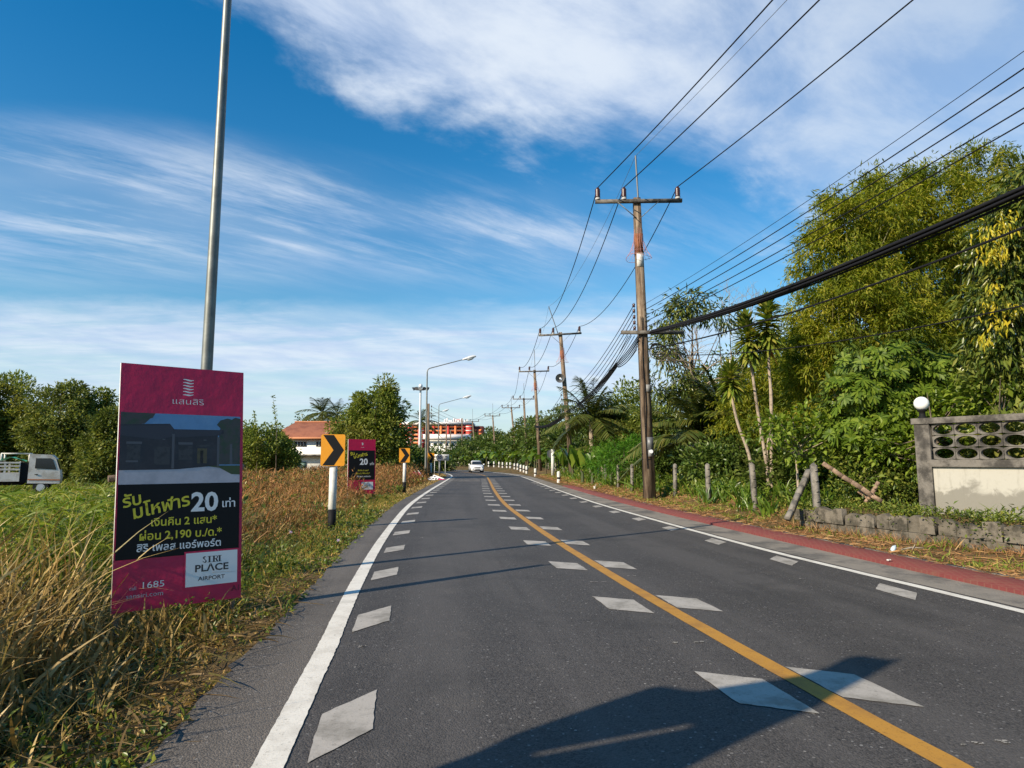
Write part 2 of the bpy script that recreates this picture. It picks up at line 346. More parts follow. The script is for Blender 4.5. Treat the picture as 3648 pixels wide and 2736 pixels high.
def mats():
    M = MT
    M['asphalt'] = asphalt_mat('asphalt', (0.065, 0.0590, 0.054), (0.42, 0.40, 0.37))
    M['asphalt_old'] = asphalt_mat('old_asphalt', (0.105, 0.092, 0.078), (0.42, 0.40, 0.37))
    M['white_line'] = paint_mat('white_road_paint', (0.76, 0.72, 0.63), (0.46, 0.42, 0.35), 0.55)
    M['white_bar'] = paint_mat('white_bar_paint', (0.43, 0.395, 0.345), (0.23, 0.21, 0.175), 0.9)
    M['yellow_line'] = paint_mat('yellow_road_paint', (0.47, 0.235, 0.038), (0.33, 0.165, 0.04), 0.8)
    M['gutter'] = mat('gutter_concrete', (0.24, 0.21, 0.17), 0.9, col2=(0.10, 0.092, 0.08), vscale=0.9, bump=0.4, bscale=40)
    M['pavers'] = brick_mat(); M['earth'] = ground_mat(); M['render'] = wall_mat()
    M['concrete'] = mat('weathered_concrete', (0.165, 0.15, 0.13), 0.9, col2=(0.042, 0.038, 0.033), vscale=3.0, thr=(0.40, 0.62), bump=0.5, bscale=25)
    M['pole_concrete'] = mat('pole_concrete', (0.27, 0.20, 0.135), 0.9, col2=(0.095, 0.062, 0.040), vscale=1.6, thr=(0.40, 0.62), bump=0.4, bscale=18)
    M['pole_concrete'] = pole_mat(); M['post_concrete'] = mat('grey_post_concrete', (0.22, 0.20, 0.17), 0.9, col2=(0.075, 0.068, 0.056), vscale=4.0, thr=(0.42, 0.66), bump=0.5, bscale=30)
    M['block'] = mat('old_block_concrete', (0.19, 0.165, 0.13), 0.95, col2=(0.04, 0.036, 0.026), vscale=3.4, thr=(0.42, 0.62), bump=0.8, bscale=14)
    M['rust'] = mat('rust_stain', (0.23, 0.085, 0.035), 0.9, var=0.5, vscale=4)
    M['white'] = mat('white_paint', (0.66, 0.645, 0.60), 0.6, var=0.22, vscale=6)
    M['house_white'] = mat('white_house_wall', (0.82, 0.80, 0.74), 0.8, var=0.10, vscale=0.8)
    M['black'] = mat('black_paint', (0.008, 0.008, 0.009), 0.7, spec=0.2)
    M['cable'] = mat('black_cable', (0.010, 0.010, 0.012), 0.75, spec=0.15)
    M['galv'] = mat('galvanised_steel', (0.20, 0.21, 0.195), 0.5, 0.55, var=0.25, vscale=2.5)
    M['lightgrey'] = mat('light_grey_metal', (0.62, 0.64, 0.66), 0.5, 0.1)
    M['darkgrey'] = mat('dark_grey_metal', (0.14, 0.145, 0.15), 0.5, 0.3)
    M['glazed'] = mat('brown_glazed_ceramic', (0.055, 0.020, 0.014), 0.25)
    M['orange_sign'] = mat('orange_sign_face', (0.72, 0.29, 0.008), 0.5, var=0.06)
    M['crimson'] = mat('crimson_print', (0.62, 0.008, 0.078), 0.42, var=0.12, vscale=1.5, bump=0.35, bscale=5.0)
    M['pink'] = mat('magenta_print', (0.68, 0.03, 0.17), 0.5)
    M['print_black'] = mat('black_print', (0.007, 0.007, 0.008), 0.6, spec=0.25)
    M['print_white'] = mat('white_print', (0.84, 0.82, 0.80), 0.5)
    M['print_yellow'] = mat('yellow_print', (0.72, 0.60, 0.035), 0.5)
    M['print_dark'] = mat('dark_print', (0.03, 0.028, 0.032), 0.5)
    M['print_red'] = mat('dark_red_print', (0.16, 0.008, 0.03), 0.5)
    M['ph_sky'] = mat('printed_sky', (0.12, 0.27, 0.48), 0.45, col2=(0.16, 0.31, 0.50), vscale=2)
    M['ph_house'] = mat('printed_dark_house', (0.022, 0.020, 0.030), 0.45, col2=(0.035, 0.032, 0.042), vscale=6)
    M['ph_eave'] = mat('printed_eave', (0.035, 0.034, 0.05), 0.45)
    M['ph_drive'] = mat('printed_driveway', (0.52, 0.48, 0.52), 0.45, col2=(0.42, 0.39, 0.43), vscale=3)
    M['ph_tree'] = mat('printed_tree', (0.055, 0.05, 0.05), 0.45, col2=(0.03, 0.055, 0.03), vscale=14)
    M['ph_grass'] = mat('printed_lawn', (0.045, 0.07, 0.022), 0.45)
    M['ph_glass'] = mat('printed_window', (0.045, 0.043, 0.05), 0.45, col2=(0.02, 0.02, 0.026), vscale=18)
    M['ph_pale'] = mat('printed_column', (0.085, 0.085, 0.10), 0.45)
    M['ph_warm'] = mat('printed_doorway', (0.09, 0.07, 0.035), 0.45, col2=(0.05, 0.05, 0.03), vscale=16)
    M['wood'] = mat('weathered_timber', (0.30, 0.20, 0.135), 0.9, col2=(0.13, 0.09, 0.065), vscale=5, bump=0.5, bscale=30)
    M['bark'] = mat('bark', (0.17, 0.13, 0.095), 0.95, col2=(0.075, 0.058, 0.042), vscale=4, bump=0.6, bscale=20)
    M['bark_pale'] = mat('pale_bark', (0.36, 0.29, 0.22), 0.9, col2=(0.20, 0.155, 0.115), vscale=6, bump=0.4, bscale=25)
    M['twig'] = mat('grey_twigs', (0.33, 0.27, 0.20), 0.9, var=0.3, vscale=3)
    M['tile'] = mat('terracotta_tiles', (0.36, 0.125, 0.06), 0.8, col2=(0.26, 0.085, 0.042), vscale=0.7, bump=0.4, bscale=6)
    M['tile_edge'] = mat('orange_fascia', (0.50, 0.20, 0.09), 0.7)
    M['glass'] = mat('dark_window_glass', (0.025, 0.03, 0.035), 0.08, spec=0.6)
    M['glass_green'] = mat('tinted_glass', (0.10, 0.16, 0.14), 0.1, spec=0.6)
    M['car_white'] = mat('white_car_paint', (0.80, 0.80, 0.79), 0.25, coat=0.6)
    M['truck_white'] = mat('dirty_white_truck_paint', (0.66, 0.64, 0.60), 0.45, col2=(0.48, 0.44, 0.38), vscale=1.5)
    M['rubber'] = mat('tyre_rubber', (0.02, 0.02, 0.02), 0.85)
    M['chrome'] = mat('bright_metal', (0.6, 0.6, 0.6), 0.2, 0.9)
    M['lamp_glass'] = mat('clear_lamp_glass', (0.75, 0.78, 0.80), 0.08)
    M['globe'] = mat('opal_globe', (0.86, 0.86, 0.84), 0.12, spec=0.6)
    M['tarp'] = mat('green_tarpaulin', (0.03, 0.33, 0.17), 0.6)
    M['o_orange'] = mat('orange_wall', (0.78, 0.22, 0.07), 0.7)
    M['o_red'] = mat('red_wall', (0.50, 0.045, 0.035), 0.7)
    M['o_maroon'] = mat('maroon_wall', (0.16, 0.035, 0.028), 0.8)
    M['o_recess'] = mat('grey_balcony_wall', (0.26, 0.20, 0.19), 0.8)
    M['o_white'] = mat('white_parapet', (0.80, 0.76, 0.74), 0.7)
    M['roof_metal'] = mat('corrugated_metal_sheet', (0.55, 0.58, 0.60), 0.5, 0.3)
    M['reddish_mesh'] = mat('faded_red_mesh', (0.55, 0.24, 0.22), 0.7)
    M['bottle'] = mat('pale_plastic', (0.55, 0.66, 0.72), 0.25)
    M['stone'] = mat('pebble', (0.16, 0.13, 0.10), 0.9, var=0.5, vscale=12)
    M['leaf_bush'] = leafmat('bright_bush_leaves', [(0.032, 0.058, 0.006), (0.066, 0.105, 0.010), (0.115, 0.150, 0.018)], 0.36, 0.25, 0.5)
    M['caster_red'] = mat('shadow_caster_red', (0.45, 0.05, 0.06), 0.8)  # for the unseen sheet added to cast the foreground shadow
    # leaves and grass
    M['dry_grass'] = leafmat('dry_grass_blades', [(0.15, 0.095, 0.030), (0.27, 0.185, 0.070), (0.36, 0.265, 0.12), (0.17, 0.105, 0.036), (0.13, 0.105, 0.03), (0.22, 0.16, 0.055), (0.08, 0.052, 0.02)], 0.25, 0.2)
    M['green_reed'] = leafmat('green_reed_blades', [(0.045, 0.075, 0.010), (0.09, 0.132, 0.014), (0.15, 0.180, 0.022), (0.24, 0.20, 0.05), (0.07, 0.10, 0.012), (0.12, 0.155, 0.018), (0.04, 0.055, 0.01)], 0.3, 0.25)
    M['thatch'] = leafmat('dull_thatch', [(0.045, 0.030, 0.014), (0.085, 0.056, 0.024), (0.15, 0.10, 0.042), (0.05, 0.045, 0.014)], 0.15, 0.1)
    M['rusty_weed'] = leafmat('rusty_weed_stems', [(0.14, 0.066, 0.026), (0.235, 0.11, 0.042), (0.30, 0.16, 0.07), (0.12, 0.085, 0.03), (0.10, 0.095, 0.026)], 0.25, 0.15)
    M['low_grass'] = leafmat('verge_grass_blades', [(0.05, 0.075, 0.012), (0.10, 0.12, 0.02), (0.19, 0.145, 0.03), (0.30, 0.19, 0.06), (0.07, 0.10, 0.02)], 0.28, 0.2)
    M['straw'] = leafmat('dry_straw', [(0.11, 0.050, 0.020), (0.18, 0.092, 0.038), (0.27, 0.165, 0.075), (0.085, 0.042, 0.018)], 0.2, 0.15)
    M['weed'] = leafmat('weed_leaves', [(0.026, 0.045, 0.008), (0.050, 0.078, 0.012), (0.09, 0.115, 0.018), (0.15, 0.155, 0.03)], 0.3, 0.35, 0.35)
    M['leaf_dark'] = leafmat('dark_green_leaves', [(0.028, 0.050, 0.011), (0.052, 0.084, 0.016), (0.085, 0.112, 0.022)], 0.28, 0.4, 0.35, patch=(0.075, 0.085, 0.02), pscale=0.35)
    M['leaf_mid'] = leafmat('mid_green_leaves', [(0.058, 0.080, 0.014), (0.105, 0.135, 0.026), (0.165, 0.175, 0.04)], 0.38, 0.35, 0.4, patch=(0.13, 0.13, 0.028), pscale=0.4)
    M['leaf_lime'] = leafmat('light_green_leaves', [(0.042, 0.070, 0.008), (0.085, 0.128, 0.013), (0.145, 0.180, 0.022)], 0.36, 0.35, 0.4)
    M['leaf_scrub'] = leafmat('field_tree_leaves', [(0.056, 0.076, 0.015), (0.10, 0.120, 0.025), (0.155, 0.155, 0.036)], 0.3, 0.3, 0.45, patch=(0.045, 0.06, 0.012), pscale=0.3)
    M['bamboo'] = leafmat('bamboo_leaves', [(0.06, 0.080, 0.008), (0.12, 0.140, 0.012), (0.18, 0.185, 0.018), (0.225, 0.195, 0.03)], 0.44, 0.2, 0.5, patch=(0.066, 0.092, 0.011), pscale=0.55)
    M['mango'] = leafmat('drooping_glossy_leaves', [(0.022, 0.038, 0.007), (0.045, 0.066, 0.010), (0.08, 0.10, 0.016), (0.13, 0.13, 0.025)], 0.25, 0.5, 0.3)
    M['yellow_leaf'] = leafmat('yellow_leaves', [(0.26, 0.21, 0.014), (0.36, 0.28, 0.02), (0.20, 0.21, 0.02)], 0.35, 0.35)
    M['palm'] = leafmat('palm_leaflets', [(0.030, 0.045, 0.010), (0.055, 0.072, 0.014), (0.10, 0.095, 0.022)], 0.25, 0.45, 0.35)
    M['banana'] = leafmat('banana_leaves', [(0.032, 0.062, 0.008), (0.062, 0.108, 0.012), (0.115, 0.155, 0.02)], 0.36, 0.45, 0.32)
    M['dracaena'] = leafmat('strap_leaves', [(0.040, 0.065, 0.009), (0.075, 0.110, 0.014), (0.14, 0.155, 0.024), (0.22, 0.19, 0.04)], 0.28, 0.5, 0.3)
    M['dead_leaf'] = leafmat('dead_brown_leaves', [(0.22, 0.075, 0.022), (0.31, 0.13, 0.04), (0.15, 0.06, 0.02)], 0.2, 0.2)
    M['fern'] = leafmat('feathery_bright_leaves', [(0.030, 0.085, 0.010), (0.050, 0.125, 0.012), (0.085, 0.17, 0.018)], 0.3, 0.2, 0.5)
    M['petal'] = leafmat('violet_petals', [(0.30, 0.22, 0.55), (0.36, 0.28, 0.60)], 0.3)
mats()
# ------------------------------------------------------------------ the road line and the lie of the land
CTRL = np.array([(6.5, -20), (4.0, -7), (2.80, 0), (2.25, 3), (1.71, 6), (1.41, 8), (1.13, 10), (.75, 13), (.31, 17), (-.19, 22), (-.6, 28), (-1.05, 36), (-1.5, 45),
                 (-2.02, 55), (-2.45, 62), (-3.5, 71), (-5.4, 81), (-8.4, 92), (-12.6, 103), (-18, 114), (-25, 125), (-34, 136), (-46, 147), (-75, 165), (-120, 185)])
def catmull(P, step=0.6):
    out = []
    for i in range(len(P)-1):
        p0, p1, p2, p3 = P[max(i-1, 0)], P[i], P[i+1], P[min(i+2, len(P)-1)]
        n = max(2, int(np.linalg.norm(p2-p1)/step))
        for t in np.linspace(0, 1, n, endpoint=False):
            out.append(p1 + 0.5*t*((p2-p0) + t*((2*p0-5*p1+4*p2-p3) + t*(3*p1-p0-3*p2+p3))))
    out.append(P[-1]); return np.array(out)
CL = catmull(CTRL)
for _ in range(12): CL[1:-1] = 0.25*CL[:-2]+0.5*CL[1:-1]+0.25*CL[2:]
SEG = np.diff(CL, axis=0); SL = np.linalg.norm(SEG, axis=1); CS = np.concatenate([[0], np.cumsum(SL)])
TAN = np.gradient(CL, axis=0); TAN /= np.linalg.norm(TAN, axis=1)[:, None]
NOR = np.stack([TAN[:, 1], -TAN[:, 0]], 1)               # to the right of the direction of view
def at_s(s):
    p = np.array([np.interp(s, CS, CL[:, 0]), np.interp(s, CS, CL[:, 1])]); n = np.array([np.interp(s, CS, NOR[:, 0]), np.interp(s, CS, NOR[:, 1])]); return p, n/np.linalg.norm(n)
def s_of_y(y): return float(np.interp(y, CL[:, 1], CS))
def road_xy(s, lat): p, n = at_s(s); return p+n*lat
def lateral(P):
    'signed distance from the centre line, positive to the right'
    P = np.asarray(P, float)[:, :2]; out = np.empty(len(P)); st = max(1, 4000000//len(SL))
    for a in range(0, len(P), st):
        q = P[a:a+st, None, :]-CL[None, :-1]
        t = np.clip((q*SEG).sum(2)/(SL**2), 0, 1); dd = q-t[..., None]*SEG
        d2 = (dd**2).sum(2); i = d2.argmin(1); k = np.arange(len(i))
        sg = np.sign(dd[k, i, 0]*NOR[i, 0]+dd[k, i, 1]*NOR[i, 1]); out[a:a+st] = sg*np.sqrt(d2[k, i])
    return out
def sst(a, b, x): t = np.clip((x-a)/(b-a), 0, 1); return t*t*(3-2*t)
W0 = np.array([6.45, 14.55]); W1 = np.array([8.35, 9.6]); WD = (W1-W0)/np.linalg.norm(W1-W0); WN = np.array([-WD[1], WD[0]])   # retaining wall, WN points away from the road
LE, RE = 3.78, 4.80                                       # asphalt edge on the left, outer paver edge on the right
def H(P):
    P = np.asarray(P, float); L = lateral(P); x, y = P[:, 0], P[:, 1]
    e = -L-LE; r = L-RE
    nz = 0.05*np.sin(x*1.7+y*0.6)*np.sin(y*1.3-x*0.8)+0.03*np.sin(x*4.1)*np.sin(y*3.7+1)
    left = -0.02-0.16*sst(0.1, 1.3, e)-0.30*sst(2, 9, e)+nz*sst(0.1, 0.8, e)
    rr = 0.035+0.07*sst(0, .5, r)+0.36*sst(0.7, 2.4, r)+nz*sst(0.1, .8, r)
    sd_ = (P[:, :2]-W0)@WN
    rw = 0.02+0.0*sst(0, .5, r)+0.42*sst(.12, .42, sd_)+nz*0.5*sst(.1, .8, r)
    k = sst(14.2, 15.2, y); right = rw*(1-k)+rr*k
    z = np.where(L < 0, left, right)
    return np.where((e < 0) & (r < 0), -0.06, z)
def h1(x, y): return float(H(np.array([[x, y]]))[0])

def axis(lo, hi, a, b, st, g):
    v = list(np.arange(a, b, st)); s = st
    while v[-1] < hi: s *= g; v.append(v[-1]+s)
    s = st
    while v[0] > lo: s *= g; v.insert(0, v[0]-s)
    return np.array(v)
def make_ground():
    xs = axis(-3000, 3000, -12, 16, 0.30, 1.10); ys = axis(-300, 5000, -4, 40, 0.35, 1.085)
    X, Y = np.meshgrid(xs, ys, indexing='ij'); P = np.stack([X.ravel(), Y.ravel()], 1); z = H(P)
    n = len(ys); i, j = np.meshgrid(np.arange(len(xs)-1), np.arange(n-1), indexing='ij'); a = (i*n+j).ravel()
    b = MB(); b.add(np.column_stack([P, z]), np.stack([a, a+n, a+n+1, a+1], 1))
    tag(b.build('ground', MT['earth'], smooth=True), kind='structure')
make_ground()

def near_shift(lat, s):
    'the edge lines and the asphalt edge swing slightly outwards close to the camera'
    if lat < -3.6: return -0.20*(1-sst(s_of_y(3), s_of_y(8), s))
    if lat < -2.5: return -0.075*(1-sst(s_of_y(3), s_of_y(6.5), s))
    if 3.1 < lat < 3.6: return 0.17*(1-sst(s_of_y(6), s_of_y(11), s))
    return 0.0
def strip(name, l0, l1, z, m, s0=0, s1=None, wob0=0, wob1=0, z1=None, step=0.8):
    s1 = s1 or CS[-1]-1; ss_ = np.linspace(s0, s1, max(2, int((s1-s0)/step)))
    k = 2 if not (wob0 or wob1) else 2
    V, UV = [], []
    r2 = np.random.default_rng(abs(hash(name)) % 1000 if False else len(name)*7)
    def wob(a): 
        return a*(np.sin(ss_*1.7)*0.30+np.sin(ss_*4.3+1)*0.25+r2.normal(0, .6, len(ss_)))
    w0, w1 = wob(wob0), wob(wob1)
    for q, s in enumerate(ss_):
        p, n = at_s(s)
        for lat, zz in ((l0+w0[q], z), (l1+w1[q], z1 if z1 is not None else z)):
            V.append((*(p+n*(lat+near_shift(lat, s))), zz)); UV.append((lat, s))
    F = [[2*i, 2*i+1, 2*i+3, 2*i+2] for i in range(len(ss_)-1)]
    b = MB(); b.add(V, F); b.uv = [np.array(UV)]
    return b.build(name, m)
def S_(o): return tag(o, kind='structure')
S_(strip('road', -LE, 3.42, 0, MT['asphalt'], wob0=0.035, step=0.25))
S_(strip('road_shoulder', -LE-.01, -3.30, 0.003, MT['asphalt_old'], wob0=0.045, step=0.2))
S_(strip('gutter', 3.40, 4.14, 0.003, MT['gutter'], z1=0.012, wob0=0.02, step=0.3))
sr = s_of_y(38)
def pavers():
    b = MB(); UV = []; ss_ = np.linspace(0, sr, 90); prof = [(4.13, -0.02), (4.13, 0.055), (4.74, 0.06)]
    for k, s in enumerate(ss_):
        p, n = at_s(s)
        for lat, z in prof: b_ = (*(p+n*lat), z); UV.append((lat, s)); b.v.append(np.array([b_]))
    b.n = len(ss_)*3
    F = []
    for i in range(len(ss_)-1):
        for j in range(2): F.append([i*3+j, i*3+j+1, i*3+3+j+1, i*3+3+j])
    b.f.append(np.array(F)); b.m.append(np.zeros(len(F), int)); b.uv = [np.array(UV)]
    S_(b.build('pavement', MT['pavers']))
    c = MB()
    for i in range(0, 89, 3):
        p, n = at_s(ss_[i]); q, n2 = at_s(ss_[min(i+3, 89)])
        c.beam((*(p+n*4.79), 0.02), (*(q+n2*4.79), 0.02), 0.085, 0.09)
    S_(c.build('kerb', MT['concrete']))
pavers()
# painted lines, 4 mm above the road
S_(strip('left_edge_line', -3.35, -3.19, 0.006, MT['white_line'], wob0=0.0035, wob1=0.0035, step=0.05))
S_(strip('centre_line', -0.076, 0.076, 0.005, MT['yellow_line'], wob0=0.003, wob1=0.003, s1=s_of_y(110), step=0.2))
S_(strip('right_edge_line', 3.20, 3.335, 0.005, MT['white_line'], wob0=0.004, wob1=0.004, step=0.15))
def bars(name, la, lb, y0, dy, n, skew, zl=0.005):
    b = MB(); s0 = s_of_y(y0)
    for _ in range(6): s0 += y0-road_xy(s0, (la+lb)/2)[1]
    for k in range(n):
        s = s0+dy*k; j = rng.normal(0, 0.015); jl = rng.normal(0, 0.006)
        q = []
        for lat, ds in ((la, -.31-skew/2), (lb, -.31+skew/2), (lb, .31+skew/2), (la, .31-skew/2)):
            p, nn = at_s(s+ds+j); q.append(np.array((*(p+nn*(lat+jl+near_shift(lat, s))), zl)))
        ring = []
        for i in range(4):
            u, v = q[i], q[(i+1) % 4]
            for t in np.linspace(0, 1, 9)[:-1]: ring.append(u+(v-u)*t+np.array([*rng.normal(0, .003, 2), 0]))
        b.add(ring, [list(range(32))])
    S_(b.build(name, MT['white_bar']))
bars('left_edge_bars', -3.11, -2.80, 3.93, 2.43, 24, 0.36)
bars('centre_bars_near_lane', -0.61, -0.22, 4.42, 2.56, 20, -0.24)
bars('centre_bars_far_lane', 0.10, 0.48, 4.52, 2.56, 20, -0.24)
bars('right_edge_bars', 2.78, 3.09, 5.43, 2.35, 18, 0.34)
def patches():
    b = MB(); UV = []
    for ya, yb, la, lb in ((47.0, 52.5, -3.0, -0.7), (62.5, 64.5, -3.1, 1.5)):
        q = []
        for y, lat in ((ya, la), (ya, lb), (yb, lb), (yb, la)):
            p, n = at_s(s_of_y(y)); q.append((*(p+n*lat), 0.003)); UV.append((lat, y))
        b.add(q, [[0, 1, 2, 3]])
    b.uv = [np.array(UV)]; S_(b.build('road_patch', MT['asphalt_old']))
patches()
def flecks():
    'flecks of paint and pale chippings on the road'
    b = MB()
    for px, py, w, l in ((2120, 2074, .10, .012), (2255, 2052, .05, .010), (1965, 2056, .02, .012), (2405, 2290, .035, .012), (2490, 2289, .05, .012), (1285, 2305, .04, .012),
                         (3440, 2655, .03, .008), (3490, 2650, .04, .008), (3545, 2642, .045, .008), (3590, 2646, .03, .008), (2850, 1742+320, .05, .008), (1180, 2145, .02, .02), (1420, 1915, .05, .012), (1500, 1916, .05, .012)):
        r = ray(px, py); t = -CH/r[2]; c = np.array([r[0]*t, r[1]*t])
        for k in range(4):
            o = c+rng.normal(0, (w*.5, l*.8)); a = rng.uniform(0, .5); sx, sy = w*rng.uniform(.2, .5), l*rng.uniform(.5, 1.3)
            q = [(o[0]+sx*i*math.cos(a)-sy*j*math.sin(a)*.3, o[1]+sy*j+sx*i*math.sin(a)*.3, 0.006) for i, j in ((-1, -.8), (.8, -1), (1, .6), (-.5, 1))]
            b.add(q, [[0, 1, 2, 3]])
    tag(b.build('paint_flecks', MT['white_bar']), 'chips of old white paint scattered on the dark road', 'paint flecks', kind='stuff')
    b = MB()
    for k in range(380):
        s = rng.uniform(s_of_y(2.6), s_of_y(22)); lat = -LE+abs(rng.normal(0, .10))*rng.choice([1, 1, -1.2])+0.04
        p = road_xy(s, lat); r = rng.uniform(.003, .010) if rng.random() < .95 else rng.uniform(.010, .018)
        z = max(h1(*p), 0.0 if lat > -LE else -1)
        ang = rng.uniform(0, 6.28); d = r*rng.uniform(.6, 1, (6,))
        ring = [(p[0]+d[i]*math.cos(ang+i), p[1]+d[i]*math.sin(ang+i), z-.002) for i in range(6)]
        b.add(ring+[(p[0]+rng.normal(0, r*.3), p[1], z+r*.6)], [[i, (i+1) % 6, 6] for i in range(6)])
    tag(b.build('gravel', MT['stone']), 'loose gravel and chippings along the left edge of the asphalt', 'gravel', kind='stuff')
flecks()
# ------------------------------------------------------------------ lettering
def words(name, s, size, m, parent, o, X, Y, lift, Nn, bold=0.0, sx=1.0):
    'a line of lettering, each word a part of its own'
    o = np.array(o); X = np.array(X); parts = []; u = 0
    for w in s.split(' '):
        ob = text(name, w, size, m, parent, o, X, Y, lift, Nn, bold, 'LEFT', 0, sx)
        c = np.empty(len(ob.data.vertices)*3, np.float32); ob.data.vertices.foreach_get('co', c); c = c.reshape(-1, 3); wd = float(((c+ORG[parent.name]-o)@X).max())
        parts.append((ob, c, u)); u += wd+.30*size
    tot = u-.30*size
    for ob, c, q in parts: ob.data.vertices.foreach_set('co', (c+X*(q-tot/2)).astype(np.float32).ravel()); ob.data.update()
def text(name, s, size, m, parent, o, X, Y, lift=0.0, Nn=(0, -1, 0), bold=0.0, align='CENTER', rot=0.0, sx=1.0, shear=0.0):
    c = bpy.data.curves.new('t', 'FONT'); c.body = s; c.size = size; c.align_x = align; c.align_y = 'CENTER'; c.offset = bold; c.shear = shear; c.resolution_u = 3
    t = bpy.data.objects.new('t', c); COL.objects.link(t)
    dg = bpy.context.evaluated_depsgraph_get(); me = bpy.data.meshes.new_from_object(t.evaluated_get(dg))
    bpy.data.objects.remove(t); bpy.data.curves.remove(c)
    n = len(me.vertices); v = np.empty(n*3, np.float32); me.vertices.foreach_get('co', v); v = v.reshape(-1, 3)
    cs, sn = math.cos(rot), math.sin(rot); u, w = v[:, 0]*sx, v[:, 1]; u, w = u*cs-w*sn, u*sn+w*cs
    P = np.array(o)+u[:, None]*np.array(X)+w[:, None]*np.array(Y)+np.array(Nn)*lift-ORG[parent.name]
    me.vertices.foreach_set('co', P.astype(np.float32).ravel()); me.update(); me.name = name; me.materials.clear(); me.materials.append(m)
    ob = bpy.data.objects.new(name, me); COL.objects.link(ob); ob.parent = parent; ORG[ob.name] = ORG[parent.name]
    return ob

